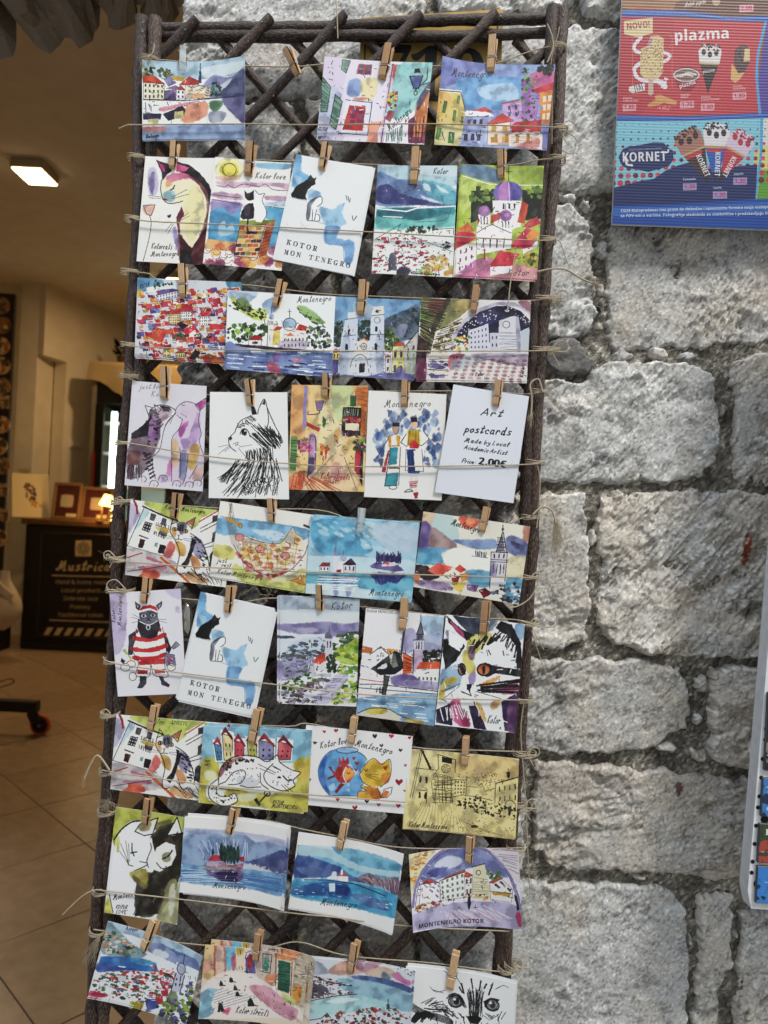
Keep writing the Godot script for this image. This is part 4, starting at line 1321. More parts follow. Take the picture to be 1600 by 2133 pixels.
func art_two_islands() -> void:
	g("9fcfe2", [78, 100, 735, 145, 690, 640, 45, 585])
	w("4fa6cf", 0.8, [90, 140, 300, 130, 420, 240, 460, 320, 320, 350, 120, 320])
	dab(["eef4f6", "d8eaf0"], 40, [100, 130, 700, 160, 690, 320, 480, 330, 200, 250], 14, 44, 0.45, 0.55, 28)
	w("c4d4e4", 0.8, [470, 160, 720, 170, 700, 330, 560, 320])
	w("d4e8ee", 0.9, [70, 350, 710, 380, 700, 460, 60, 440])
	w("58b4d2", 0.8, [60, 460, 700, 480, 690, 560, 500, 570, 55, 540])
	w("e2f0f2", 0.9, [50, 520, 440, 560, 440, 610, 48, 590])
	house([135, 412, 195, 412, 195, 445, 135, 445], [132, 414, 155, 390, 200, 392, 198, 414], "eceaf0", "a83440", 3, 1)
	g("e4e2ec", [222, 350, 246, 350, 248, 450, 218, 450])
	g("8c94b8", [226, 300, 242, 300, 246, 350, 222, 350])
	k("4a4c6c", 4, [238, 268, 236, 305])
	e("b4bcd2", 282, 362, 20, 22)
	g("eeeaf0", [252, 385, 300, 380, 305, 455, 245, 455])
	k("4a4c6c", 3, [282, 315, 282, 342])
	house([285, 400, 358, 402, 356, 455, 285, 452], [280, 402, 330, 365, 362, 402, 320, 408], "dcd8e4", "3c2c44", 3, 1)
	g("a83840", [240, 435, 268, 432, 268, 455, 240, 455])
	w("5a64a8", 0.7, [215, 475, 250, 475, 245, 590, 225, 590])
	w("6874b4", 0.7, [250, 480, 370, 480, 340, 520, 330, 590, 300, 590, 290, 520])
	strokes("f2f6f8", 4, [130, 470, 120, 560], [380, 480, 360, 570], 14, 6)
	g("6a5a94", [445, 412, 480, 390, 620, 405, 660, 440, 600, 448, 460, 425])
	for i in 14: e("332a60", 490 + i * 11, 360 + (i % 3) * 6, 7, 42 - (i % 4) * 6)
	g("e6d8e2", [520, 400, 600, 385, 605, 412, 520, 415])
	g("c85a64", [525, 392, 570, 385, 560, 405])
	w("2c2a6c", 0.9, [460, 455, 660, 460, 640, 490, 600, 520, 560, 505, 520, 530, 480, 500])
	strokes("39388a", 6, [470, 470, 650, 470], [480, 520, 630, 510], 12, 5)
	hand("Montenegro", 438, 590, 650, 600, 40)

func art_sunset_bay() -> void:
	g("eae6d8", [775, 70, 1440, 165, 1365, 655, 705, 540])
	w("b8d4d8", 0.8, [850, 90, 960, 110, 1000, 250, 950, 260, 820, 170])
	w("d8b890", 0.8, [780, 80, 850, 90, 820, 160, 770, 140])
	w("b06a54", 0.9, [1400, 165, 1440, 170, 1420, 270, 1390, 250])
	w("e04a30", 0.95, [1000, 108, 1115, 122, 1108, 160, 1075, 182, 1040, 180, 1008, 150])
	w("f4a45c", 0.7, ring_of(1068, 135, 28, 20))
	w("54408a", 0.95, [770, 135, 830, 180, 820, 290, 745, 300])
	w("9c7c7c", 0.95, [830, 175, 920, 230, 985, 295, 820, 305])
	w("6a88c0", 0.9, [950, 252, 1080, 250, 1220, 250, 1220, 300, 1120, 310, 1040, 290])
	w("50609c", 0.9, [1290, 235, 1340, 228, 1425, 280, 1410, 360, 1320, 340, 1285, 300])
	w("24244c", 0.8, [1320, 260, 1400, 290, 1380, 320, 1330, 290])
	w("4ca2d0", 0.95, [740, 305, 920, 305, 880, 340, 900, 395, 760, 400, 725, 380])
	w("f4f4ee", 0.9, [930, 320, 1050, 300, 1200, 360, 1190, 440, 980, 420, 900, 380])
	w("e2d8a8", 0.7, [1290, 370, 1410, 350, 1390, 480, 1290, 480])
	w("4f9ec8", 0.9, [1040, 440, 1190, 450, 1180, 540, 1060, 520])
	w("4f9ec8", 0.9, [1290, 490, 1390, 500, 1375, 640, 1290, 600])
	strokes("4a4a5c", 5, [1095, 320, 1165, 330], [1098, 345, 1165, 358], 9, 2)
	k("4a4a5c", 3, [1075, 348, 1175, 362])
	g("3c2c2c", [720, 400, 800, 410, 880, 480, 800, 510, 720, 460])
	g("e8604c", [800, 440, 865, 392, 960, 420, 905, 470, 860, 470])
	g("f2ece2", [880, 475, 960, 425, 1010, 470, 980, 500, 900, 500])
	win("5a3c3c", [900, 460, 985, 445, 985, 490, 900, 490], 3, 1, 0.3, 0.5)
	g("d8483c", [970, 430, 1000, 402, 1045, 435, 1005, 455])
	g("e8a04c", [1000, 460, 1060, 455, 1050, 500, 1010, 510])
	g("a83038", [950, 485, 1000, 480, 990, 520, 950, 505])
	g("ecd05c", [950, 510, 1040, 520, 1005, 582, 960, 540])
	w("a88cc0", 0.8, [720, 500, 900, 510, 960, 560, 800, 550])
	g("d8703c", [720, 450, 760, 470, 740, 520, 715, 500])
	g("8a6aa0", [1045, 525, 1120, 530, 1100, 575, 1045, 560])
	g("7a1c2c", [1115, 560, 1160, 545, 1200, 580, 1150, 612])
	g("dcd8dc", [1200, 325, 1290, 320, 1295, 375, 1285, 500, 1190, 490])
	g("8a84a0", [1225, 320, 1262, 205, 1280, 320])
	w("8a7cb0", 0.7, [1195, 400, 1225, 400, 1220, 540, 1185, 540])
	g("e8e4e6", [1195, 480, 1275, 490, 1270, 545, 1180, 560])
	k("2c2838", 5, [1268, 160, 1266, 205, 1225, 325, 1290, 325, 1270, 205])
	e("2c2838", 1267, 185, 8, 8)
	strokes("2c2838", 3, [1235, 230, 1225, 320], [1275, 235, 1285, 320], 8, 2)
	for y in [325, 372, 385, 475]: k("2c2838", 4, [1195, y, 1298, y + 4])
	win("3a3448", [1200, 335, 1290, 335, 1285, 365, 1200, 365], 3, 1, 0.3, 0.9)
	win("3a3448", [1200, 395, 1285, 395, 1280, 465, 1195, 465], 4, 1, 0.3, 0.9)
	k("2c2838", 4, [1195, 325, 1185, 550])
	k("2c2838", 4, [1295, 325, 1275, 545])
	dab(["2a2c3c", "3c4a5c", "546a84", "e8e8e4"], 50, [1200, 560, 1260, 500, 1390, 520, 1365, 650, 1200, 610], 8, 18, 0.8, 1.0, 30)
	fine(60, [720, 400, 900, 390, 1180, 560, 1100, 600, 720, 540])
	hand("Montenegro", 945, 155, 1120, 205, 38, "1c1a20", 3.5)

func art_striped_cat() -> void:
	var ink := "1d1b22"
	g("eceaf0", [75, 150, 702, 105, 755, 1035, 148, 1060])
	w("b6a4cc", 0.8, [80, 160, 215, 150, 215, 560, 130, 690, 100, 500])
	w("cdbfe0", 0.7, [560, 120, 700, 115, 705, 200, 620, 180])
	dab(["c8b8d8"], 6, rect(660, 250, 700, 330), 8, 18, 1.2, 0.7)
	g("3c3c48", [245, 520, 300, 480, 310, 540, 280, 690, 240, 690])
	g("26242c", [535, 480, 575, 520, 620, 640, 600, 680, 570, 650])
	g("34343e", [340, 860, 405, 870, 400, 940, 365, 985, 320, 980, 345, 930])
	g("34343e", [505, 870, 550, 880, 560, 920, 605, 950, 595, 975, 540, 960])
	g("f4f0ee", [320, 460, 345, 455, 350, 530, 490, 540, 500, 450, 540, 445, 560, 560, 575, 700, 560, 800, 585, 880, 470, 870, 440, 790, 420, 880, 310, 870, 330, 760, 280, 650])
	for y in [[545, 300, 560, 26], [640, 278, 572, 26], [715, 290, 570, 24]]:
		var pts := []
		for i in 9:
			var t := i / 8.0
			pts.append(lerpf(y[1], y[2], t))
			pts.append(y[0] + sin(PI * t) * 26 - t * 30)
		k("c8383c", y[3] * 1.5, pts)
	g("c8383c", [330, 745, 560, 720, 560, 770, 440, 775, 340, 780])
	g("c8383c", [318, 820, 415, 825, 410, 860, 320, 858])
	g("c8383c", [470, 825, 560, 815, 565, 848, 475, 855])
	e("c8383c", 318, 485, 12, 18)
	e("c8383c", 520, 470, 12, 18)
	k(ink, 5, [310, 460, 300, 560, 278, 650, 330, 760, 310, 870, 420, 880, 440, 780, 470, 870, 590, 880, 560, 780, 575, 640, 540, 450], true)
	g("2b2a32", [325, 380, 500, 370, 520, 440, 495, 530, 430, 552, 355, 535, 320, 450])
	g("5c5c6c", [335, 320, 420, 300, 500, 320, 500, 390, 420, 432, 340, 400])
	g("3a3a44", [298, 220, 350, 260, 330, 300, 305, 280])
	g("3a3a44", [535, 218, 480, 260, 505, 300, 530, 270])
	g("a8a8b4", [310, 240, 335, 265, 320, 285])
	g("a8a8b4", [525, 240, 500, 265, 515, 285])
	g("c8383c", [335, 300, 360, 265, 430, 252, 480, 270, 500, 310, 420, 292])
	k("f4f0ee", 12, [335, 315, 420, 288, 500, 318], true)
	k("f0f0f0", 6, [335, 395, 420, 428, 500, 390], true)
	o("f0f0f0", 6, 415, 450, 16, 20)
	for c in [[375, 350], [455, 345]]:
		e("c8c8d0", c[0], c[1], 24, 17)
		e(ink, c[0], c[1], 9, 14)
		o(ink, 5, c[0], c[1], 30, 20)
	e(ink, 415, 375, 12, 7)
	k(ink, 4, [390, 395, 415, 385, 440, 395], true)
	for a in [[340, 380, 265, 360], [340, 395, 270, 410], [500, 380, 575, 380], [500, 390, 580, 410], [335, 365, 280, 335]]: k(ink, 2.5, a)
	g("8c8ca8", [565, 680, 645, 690, 655, 780, 580, 790, 560, 740])
	dab(["c85a6c", "6c7cb4", "d8d4e4", "4c4c6c"], 30, [568, 690, 642, 695, 645, 770, 575, 775], 5, 11)
	outline(ink, 4, [565, 675, 645, 690, 658, 780, 630, 830, 585, 800, 558, 740])
	e("f0ecec", 618, 800, 36, 30)
	o(ink, 4, 618, 800, 36, 30)
	k(ink, 5, [600, 780, 640, 790])
	g("9098a0", [620, 620, 660, 575, 690, 600, 640, 640])
	outline(ink, 4, [618, 625, 660, 572, 692, 605, 640, 640])
	for c in [[265, 770, 38, 30], [215, 800, 40, 34], [280, 880, 32, 36]]:
		e("f2eeec", c[0], c[1], c[2], c[3])
		o(ink, 4, c[0], c[1], c[2], c[3])
	g(ink, [175, 750, 185, 720, 215, 745, 200, 770])
	g("c8b83c", [250, 705, 270, 705, 272, 750, 255, 750])
	g("a8b85c", [185, 650, 215, 635, 240, 680, 230, 690])
	k(ink, 4, [270, 640, 240, 680, 250, 710])
	hand("Kotor", 128, 410, 120, 300, 30, ink, 3.5)
	hand("Montenegro", 180, 440, 178, 180, 32, ink, 3.5)

func art_hill_church() -> void:
	w("a8bccb", 0.9, [62, 110, 505, 128, 500, 200, 60, 190])
	w("dfe4e8", 0.9, [62, 190, 505, 200, 505, 275, 60, 265])
	w("7e76ac", 0.9, [65, 268, 180, 262, 330, 255, 420, 268, 500, 258, 500, 310, 300, 340, 65, 300])
	w("b4b0d0", 0.7, [100, 290, 300, 290, 200, 320])
	g("dfe4ea", [62, 330, 310, 320, 310, 400, 62, 440])
	w("c8d4e0", 0.8, [150, 360, 320, 340, 300, 420, 100, 430])
	g("59667c", [62, 330, 130, 332, 150, 345, 62, 348])
	dab(["5a6a84", "41525c", "6e7c98", "4a5c58"], 60, [150, 370, 320, 355, 310, 440, 100, 470, 70, 440], 9, 22, 0.5)
	w("8c84b4", 0.8, [65, 470, 250, 450, 220, 540, 70, 580])
	dab(["4c5a6c", "7a7ca0", "5c6a5c"], 50, [65, 430, 250, 440, 230, 530, 70, 570], 9, 20, 0.45)
	dab(["3c5a3c", "5c7a3c", "2c4434"], 50, [340, 350, 500, 300, 500, 400, 360, 420], 9, 22, 0.6)
	w("b4c83c", 0.9, [350, 430, 420, 390, 505, 340, 500, 480, 400, 480])
	dab(["7ca83c", "a8c840", "d4dc5c", "4c7a34"], 80, [350, 420, 500, 360, 495, 700, 330, 710, 380, 560], 10, 24, 0.6)
	dab(["4c7a2c", "88b03c", "2c4c24"], 50, [80, 590, 230, 530, 300, 570, 200, 640, 75, 630], 9, 20, 0.5)
	g("d8d4dc", [312, 350, 352, 348, 356, 420, 350, 480, 312, 470])
	g("6a6878", [315, 320, 335, 300, 355, 345, 312, 348])
	win("3c3c4c", [318, 360, 350, 360, 350, 400, 318, 400], 2, 1, 0.4, 0.9)
	k("4a4a5c", 3, [336, 285, 336, 305])
	g("e4dee0", [250, 480, 312, 465, 315, 520, 250, 525])
	g("d8543c", [245, 480, 275, 435, 315, 432, 318, 470, 280, 492])
	g("c8c8d0", [225, 495, 250, 500, 260, 545, 345, 540, 345, 560, 240, 555])
	dab(["1f3020", "2c4428"], 40, [325, 440, 365, 440, 370, 530, 320, 530], 7, 14)
	w("cdc6dc", 0.9, [350, 560, 440, 545, 400, 620, 330, 705, 240, 705, 300, 630])
	strokes("8a84a8", 4, [420, 560, 280, 700], [370, 560, 230, 690], 14, 6)
	dab(["6a5a5c", "8c7c88", "4a4448", "a49cb0"], 60, [70, 650, 250, 580, 350, 560, 240, 660, 200, 710, 62, 705], 9, 20, 0.6)
	fine(130, [65, 380, 500, 300, 495, 710, 65, 700])
	hand("Kotor", 340, 188, 462, 178, 42)
	hand("KOTOR", 105, 695, 165, 698, 18)
	hand("TOP-ART.", 195, 702, 270, 706, 14)

func art_dancer_statue() -> void:
	var ink := "1e1c22"
	w("f2f0f2", 0.9, [540, 180, 975, 220, 960, 420, 520, 400])
	w("9cc0dc", 0.8, [840, 230, 972, 230, 962, 330, 880, 320])
	w("9c98c4", 0.8, [740, 320, 800, 290, 830, 360, 800, 420, 740, 420])
	w("a4b0d4", 0.8, [860, 330, 960, 320, 955, 420, 860, 410])
	g("e88a4c", [520, 385, 575, 400, 575, 430, 515, 425])
	g("f2f0ee", [575, 425, 620, 395, 660, 430, 660, 560, 565, 560])
	k(ink, 4, [570, 430, 622, 392, 665, 435])
	win("a8a8b4", [590, 430, 650, 430, 650, 480, 590, 480], 2, 2, 0.4, 0.5)
	g("e0a050", [655, 405, 715, 405, 720, 430, 660, 432])
	g("e06a34", [745, 425, 800, 450, 795, 540, 745, 545])
	k(ink, 4, [745, 425, 800, 455])
	strokes("8a2c1c", 4, [750, 440, 750, 530], [795, 460, 790, 530], 7, 3)
	w("b8a0c0", 0.9, [805, 400, 860, 400, 860, 520, 800, 520])
	g("d8d4e0", [806, 355, 862, 355, 860, 410, 806, 410])
	g("6c6c84", [820, 320, 845, 250, 860, 325, 856, 352, 822, 352])
	k(ink, 4, [845, 215, 845, 255, 820, 325, 860, 325, 845, 255])
	win(ink, [812, 365, 858, 365, 855, 405, 812, 405], 3, 1, 0.35, 1.0)
	win(ink, [826, 330, 852, 330, 852, 350, 826, 350], 2, 1, 0.4, 0.9)
	k(ink, 5, [804, 355, 864, 355])
	k(ink, 6, [806, 410, 800, 540])
	dab(["24281f", "3c4430", "141812"], 50, [860, 420, 950, 415, 950, 475, 850, 475], 7, 16)
	g("e2542e", [820, 515, 840, 478, 950, 475, 950, 515])
	g("f0eeec", [815, 518, 948, 518, 940, 590, 815, 580])
	win("4a4a58", [825, 558, 935, 562, 935, 580, 825, 576], 5, 1, 0.4, 0.9)
	w("5c4a8c", 0.9, [680, 560, 760, 545, 815, 560, 840, 600, 700, 610])
	w("a49cc8", 0.8, [760, 580, 940, 590, 940, 630, 780, 620])
	g("23232a", [565, 515, 640, 460, 700, 415, 735, 430, 750, 510, 700, 545, 620, 550])
	g("e4e4e0", [600, 515, 650, 480, 660, 500, 640, 515])
	g("7a8070", [675, 460, 700, 430, 720, 500, 690, 510])
	g("d8d8d4", [668, 440, 690, 425, 680, 500])
	k("3a3a3c", 10, [735, 450, 742, 380, 752, 310], true)
	g("5c6858", [640, 555, 668, 555, 655, 620, 640, 690, 635, 725, 622, 700, 635, 630])
	outline(ink, 4, [640, 555, 670, 555, 655, 625, 642, 690, 640, 720, 622, 700, 636, 630])
	k(ink, 4, [505, 600, 600, 600, 940, 640])
	k(ink, 4, [500, 620, 930, 655])
	strokes(ink, 5, [600, 615, 640, 618], [600, 645, 640, 650], 5, 2)
	k("c83c44", 4, [505, 570, 640, 590])
	w("74acd4", 0.9, [490, 680, 935, 660, 920, 830, 500, 770])
	for i in 26:
		var x := rng.randf_range(500, 850)
		var y := rng.randf_range(670, 810)
		k("f0f4f6", 5, [x, y, x + rng.randf_range(30, 90), y + 6])
	g("dcd6c8", [485, 770, 560, 735, 660, 735, 740, 780, 720, 805, 600, 790])
	w("d8c03c", 0.9, [540, 745, 600, 730, 660, 740, 640, 765, 560, 765])
	k(ink, 4, [490, 765, 560, 735, 660, 738, 730, 775, 800, 800, 850, 825], true)
	w("c8a44c", 0.8, [750, 790, 850, 800, 860, 830, 780, 815])
	fine(80, [510, 390, 960, 420, 930, 640, 500, 620])
	type("BUDVA MONTENEGRO", 545, 200, 728, 212, 15, "2a2c3c", "Droid Sans", false)

func art_ink_colour_cat() -> void:
	var ink := "16141c"
	w("8ab4d4", 0.9, [960, 520, 1060, 500, 1060, 600, 950, 640])
	w("7ca8cc", 0.9, [1370, 270, 1420, 270, 1410, 350, 1370, 340])
	g("3c4458", [1020, 220, 1270, 245, 1200, 320, 1120, 330])
	w("687488", 0.8, [1150, 240, 1270, 250, 1220, 310])
	g(ink, [985, 215, 1020, 250, 1080, 300, 1150, 330, 1100, 360, 1040, 300, 1000, 260])
	g("b04c74", [1000, 240, 1080, 310, 1090, 350, 1040, 310])
	g(ink, [1260, 290, 1290, 250, 1350, 270, 1400, 370, 1410, 500, 1380, 540, 1370, 420, 1320, 330])
	g("f2f2f4", [1255, 300, 1330, 330, 1380, 400, 1370, 480, 1290, 430, 1260, 360])
	strokes(ink, 6, [1260, 320, 1380, 480], [1300, 300, 1390, 400], 12, 8)
	g(ink, [970, 350, 1060, 340, 1090, 390, 1040, 470, 980, 520, 965, 420])
	w("7c6ca0", 0.8, [985, 300, 1040, 330, 1000, 370])
	g("f6f6f6", [1000, 300, 1090, 360, 1060, 420, 1000, 380])
	w("d8cc4c", 0.9, [1120, 340, 1240, 320, 1200, 380, 1150, 430, 1100, 420])
	w("d8c84c", 0.85, [1080, 420, 1110, 420, 1150, 520, 1120, 560, 1080, 480])
	strokes(ink, 9, [1110, 430, 1260, 360], [1140, 370, 1300, 320], 14, 8)
	w("6a4a64", 0.85, [1110, 400, 1140, 380, 1140, 460, 1115, 460])
	w("8a6cae", 0.8, [1120, 540, 1150, 540, 1140, 600, 1115, 600])
	g(ink, [1160, 520, 1200, 480, 1260, 500, 1400, 520, 1400, 560, 1260, 540, 1220, 560, 1180, 555])
	e("c86a34", 1195, 520, 32, 28)
	e(ink, 1195, 520, 10, 24)
	o(ink, 8, 1195, 520, 36, 32)
	e("c8784c", 1075, 520, 18, 26)
	e(ink, 1075, 520, 6, 20)
	o(ink, 7, 1072, 518, 20, 32)
	g(ink, [1050, 490, 1080, 490, 1095, 550, 1080, 545])
	g(ink, [1100, 600, 1128, 600, 1120, 640, 1100, 630])
	k(ink, 5, [1110, 630, 1125, 665, 1070, 640])
	w("d8b83c", 0.9, [945, 680, 960, 600, 1010, 560, 1050, 565, 1040, 590, 990, 610, 970, 680])
	w("e0902c", 0.85, [1180, 600, 1290, 550, 1240, 600, 1190, 620])
	w("a83c64", 0.9, [1250, 610, 1390, 600, 1380, 650, 1270, 650])
	strokes(ink, 8, [1170, 600, 1180, 640], [1390, 560, 1390, 650], 10, 8)
	g("3a2450", [1290, 700, 1390, 640, 1380, 870, 1310, 860])
	w("6a3c6c", 0.8, [1330, 700, 1385, 680, 1375, 860, 1330, 860])
	g("2c2444", [930, 740, 980, 720, 1020, 700, 1020, 830, 930, 815])
	w("c83c78", 0.9, [1010, 700, 1060, 680, 1070, 740, 1100, 790, 1120, 835, 1060, 830, 1010, 780])
	w("a82c50", 0.8, [1060, 750, 1090, 740, 1120, 820, 1080, 830])
	g("2a1c3c", [1110, 720, 1150, 720, 1190, 800, 1210, 855, 1140, 845])
	w("d8a03c", 0.8, [1150, 700, 1180, 720, 1210, 800, 1190, 800])
	strokes("f4f4f4", 5, [950, 740, 1090, 700], [960, 800, 1120, 780], 14, 5)
	w("d8964c", 0.8, [1240, 700, 1290, 690, 1270, 730, 1240, 740])
	for a in [[1060, 600, 960, 640], [1060, 610, 970, 680], [1150, 640, 1290, 680], [1160, 630, 1300, 650]]: k(ink, 3, a)
	fine(90, [960, 330, 1400, 300, 1380, 850, 940, 810], 1.2)
	hand("Kotor", 1208, 815, 1280, 820, 44)

func art_spotted_cat() -> void:
	var ink := "1d1b1e"
	w("7fc0dc", 0.95, [830, 170, 1545, 205, 1535, 420, 1400, 420, 820, 410], 2)
	w("cbc23e", 0.95, [815, 410, 920, 400, 930, 520, 860, 560, 870, 680, 1200, 720, 1510, 760, 1540, 400, 1440, 420, 1480, 520, 1400, 600, 1250, 640, 1000, 600, 960, 700, 800, 690], 5)
	w("eef0dc", 0.8, [840, 480, 900, 480, 920, 530, 850, 540])
	w("d8b840", 0.7, [1440, 420, 1530, 420, 1520, 540, 1460, 520])
	w("eef0dc", 0.7, [1050, 640, 1180, 630, 1160, 680, 1060, 680])
	var roofs := ["a83440", "6a1c2c", "b02c3c", "6a1c28", "a02a38", "8c2430"]
	var walls := ["5c9cc4", "ecdc9c", "c83c4c", "ccc86c", "8c8cb4", "d8646c"]
	var hx := [900, 955, 1040, 1125, 1205, 1340]
	for i in 6:
		var x: float = hx[i]
		var y: float = [290, 225, 270, 270, 270, 280][i]
		var t: float = [20, 14, 0, 8, 0, -10][i]
		var wd: float = [60, 66, 64, 62, 100, 90][i]
		g("f4f2ee", [x - 12, y - 30, x + wd + 12, y - 10, x + wd + t + 10, 410, x + t - 10, 415])
		g(walls[i], [x, y, x + wd, y + 20, x + wd + t, 400, x + t, 405])
		win(ink, [x + 10, y + 45, x + wd - 5, y + 50, x + wd + t - 8, 390, x + t + 8, 395], 2, 2, 0.3, 0.4)
		g(roofs[i], [x - 12, y + 10, x + wd * 0.35, y - 50, x + wd + 14, y + 40, x + wd, y + 45, x + wd * 0.4, y - 10])
		outline(ink, 4, [x, y, x + wd, y + 20, x + wd + t, 400, x + t, 405])
	g("f4f2f0", [930, 560, 950, 460, 1000, 400, 1080, 375, 1190, 385, 1280, 420, 1340, 375, 1350, 420, 1420, 460, 1480, 490, 1440, 540, 1450, 570, 1380, 610, 1270, 600, 1220, 590, 1120, 590, 980, 570])
	g("f4f2f0", [930, 530, 870, 580, 870, 660, 930, 705, 1000, 710, 1060, 680, 1040, 630, 990, 650, 930, 640, 920, 590, 970, 560])
	w("8a3c38", 0.8, [930, 520, 960, 440, 1030, 395, 1100, 380, 1000, 440, 960, 500])
	w("c8c8d8", 0.6, [1060, 520, 1200, 540, 1180, 590, 1080, 585])
	dab([ink, "4a2c30"], 26, [950, 450, 1010, 400, 1190, 390, 1210, 430, 1090, 410, 980, 480], 6, 13)
	dab([ink], 30, [960, 500, 1200, 430, 1220, 560, 1000, 540], 3, 6)
	dab([ink], 26, [880, 580, 920, 590, 920, 650, 1040, 640, 1050, 680, 940, 700, 875, 660], 4, 8)
	dab([ink], 26, [1290, 440, 1420, 470, 1440, 560, 1300, 590], 3, 5)
	k(ink, 6, [930, 560, 945, 460, 1000, 400, 1080, 372, 1190, 382, 1260, 415, 1330, 370, 1350, 420, 1430, 470, 1490, 488, 1440, 540, 1450, 580, 1370, 612, 1270, 570, 1240, 500, 1300, 430], true)
	k(ink, 6, [1270, 600, 1220, 560, 1215, 490], true)
	k(ink, 6, [930, 530, 870, 580, 872, 660, 940, 708, 1010, 710, 1060, 680, 1040, 630, 990, 650, 930, 640, 920, 580, 980, 550], true)
	k(ink, 5, [980, 550, 1030, 490, 1090, 470, 1115, 500, 1080, 560, 1000, 570], true)
	k(ink, 5, [1080, 575, 1130, 590, 1220, 585])
	k(ink, 8, [1310, 450, 1350, 470], true)
	k(ink, 8, [1370, 510, 1400, 540, 1430, 535], true)
	e(ink, 1345, 520, 10, 8)
	for a in [[1320, 490, 1200, 430], [1310, 500, 1210, 460], [1380, 570, 1440, 620], [1360, 570, 1410, 620]]: k(ink, 3, a)
	k(ink, 9, [1265, 630, 1200, 700])
	o(ink, 7, 1262, 630, 20, 18)
	g(ink, [1170, 670, 1190, 660, 1220, 705, 1205, 720])
	k(ink, 5, [940, 595, 1070, 610])
	hand("TOP", 832, 415, 868, 418, 14)
	hand("ART", 834, 438, 872, 442, 14)
	hand("KOTOR", 1295, 695, 1370, 705, 24)
	hand("MONTENEGRO", 1290, 724, 1465, 735, 24)

func heart(col: String, x: float, y: float, s: float) -> void:
	g(col, [x, y + s, x - s, y - s * 0.1, x - s * 0.85, y - s * 0.7, x - s * 0.4, y - s * 0.8, x, y - s * 0.3, x + s * 0.4, y - s * 0.8, x + s * 0.85, y - s * 0.7, x + s, y - s * 0.1])

func art_fishbowl() -> void:
	var ink := "1e1a1c"
	for h in [[170, 135, 11], [246, 130, 13], [600, 165, 17], [718, 175, 12], [78, 282, 10], [690, 352, 10], [650, 458, 24], [686, 515, 10], [645, 610, 16], [520, 605, 14], [367, 622, 18], [257, 570, 12], [362, 172, 12]]: heart("c0283c", h[0], h[1], h[2])
	for h in [[495, 165, 16], [110, 207, 12], [660, 255, 13], [538, 225, 13], [443, 583, 15], [75, 445, 13]]: heart("2a1820", h[0], h[1], h[2])
	w("4c9ad8", 0.95, [240, 250, 380, 260, 440, 320, 400, 400, 420, 470, 390, 540, 240, 545, 190, 530, 140, 440, 150, 330, 190, 280])
	w("2a5cb0", 0.85, [150, 330, 190, 290, 170, 420, 210, 540, 160, 490, 135, 410])
	dab(["d8ecf6"], 9, [200, 300, 420, 300, 400, 520, 210, 510], 12, 28, 1.2, 0.6)
	w("9ccaf0", 0.8, ring_of(315, 255, 62, 16))
	o(ink, 4, 318, 255, 70, 19)
	k("5c7aa8", 6, [245, 250, 180, 285, 135, 370, 145, 460, 205, 540], true)
	k(ink, 4, [380, 265, 425, 290, 445, 320], true)
	k(ink, 4, [180, 545, 380, 548])
	g("b83a34", [235, 400, 260, 360, 310, 345, 345, 370, 370, 408, 330, 460, 270, 465, 240, 430])
	g("eea850", [305, 370, 335, 365, 372, 410, 345, 435, 310, 455, 295, 410])
	k("f4e8e0", 7, [310, 365, 292, 410, 310, 458], true)
	g("a82c30", [258, 350, 268, 300, 285, 330, 290, 290, 305, 325, 325, 295, 330, 345, 290, 352])
	g("9c2c34", [240, 420, 195, 360, 215, 360, 235, 395])
	g("8a2430", [240, 425, 188, 445, 195, 430, 235, 410])
	g("9c2c34", [275, 465, 235, 525, 250, 530, 305, 470])
	dab(["7a1c24"], 16, [245, 400, 290, 370, 285, 450, 255, 440], 4, 6)
	k(ink, 4, [315, 395, 325, 408, 335, 398], true)
	heart("c02c38", 360, 305, 11)
	heart("c02c38", 380, 338, 15)
	heart("a02a40", 374, 380, 11)
	g("e4bc3c", [405, 395, 440, 340, 490, 308, 535, 340, 588, 315, 598, 400, 580, 450, 540, 488, 470, 488, 420, 460])
	w("d8702c", 0.7, [540, 410, 590, 400, 585, 450, 550, 470])
	w("e89a3c", 0.7, [500, 330, 540, 345, 530, 370])
	g("a83a28", [545, 365, 585, 348, 565, 385])
	k(ink, 4, [405, 400, 440, 340, 490, 308, 540, 345, 590, 312, 600, 390, 580, 450, 530, 490], true)
	k(ink, 4, [405, 395, 398, 415, 420, 460, 470, 490], true)
	k(ink, 4, [428, 378, 440, 392, 448, 375], true)
	for a in [[430, 405, 520, 412], [430, 410, 515, 430], [432, 416, 500, 445]]: k(ink, 2.5, a)
	g("e0a83c", [400, 480, 450, 485, 520, 500, 535, 560, 500, 572, 390, 565, 385, 520, 440, 520])
	w("d8742c", 0.8, [460, 490, 525, 510, 535, 565, 480, 565])
	k(ink, 4, [415, 475, 405, 490, 440, 515, 390, 520, 385, 560], true)
	k(ink, 4, [510, 495, 535, 560])
	g("d8702c", [535, 555, 560, 510, 590, 520, 570, 555])
	outline(ink, 4, [535, 558, 555, 505, 607, 490, 600, 530, 570, 560])
	hand("Kotor love", 140, 245, 340, 205, 40, ink, 4)
	hand("Montenegro", 365, 225, 600, 280, 40, ink, 4)

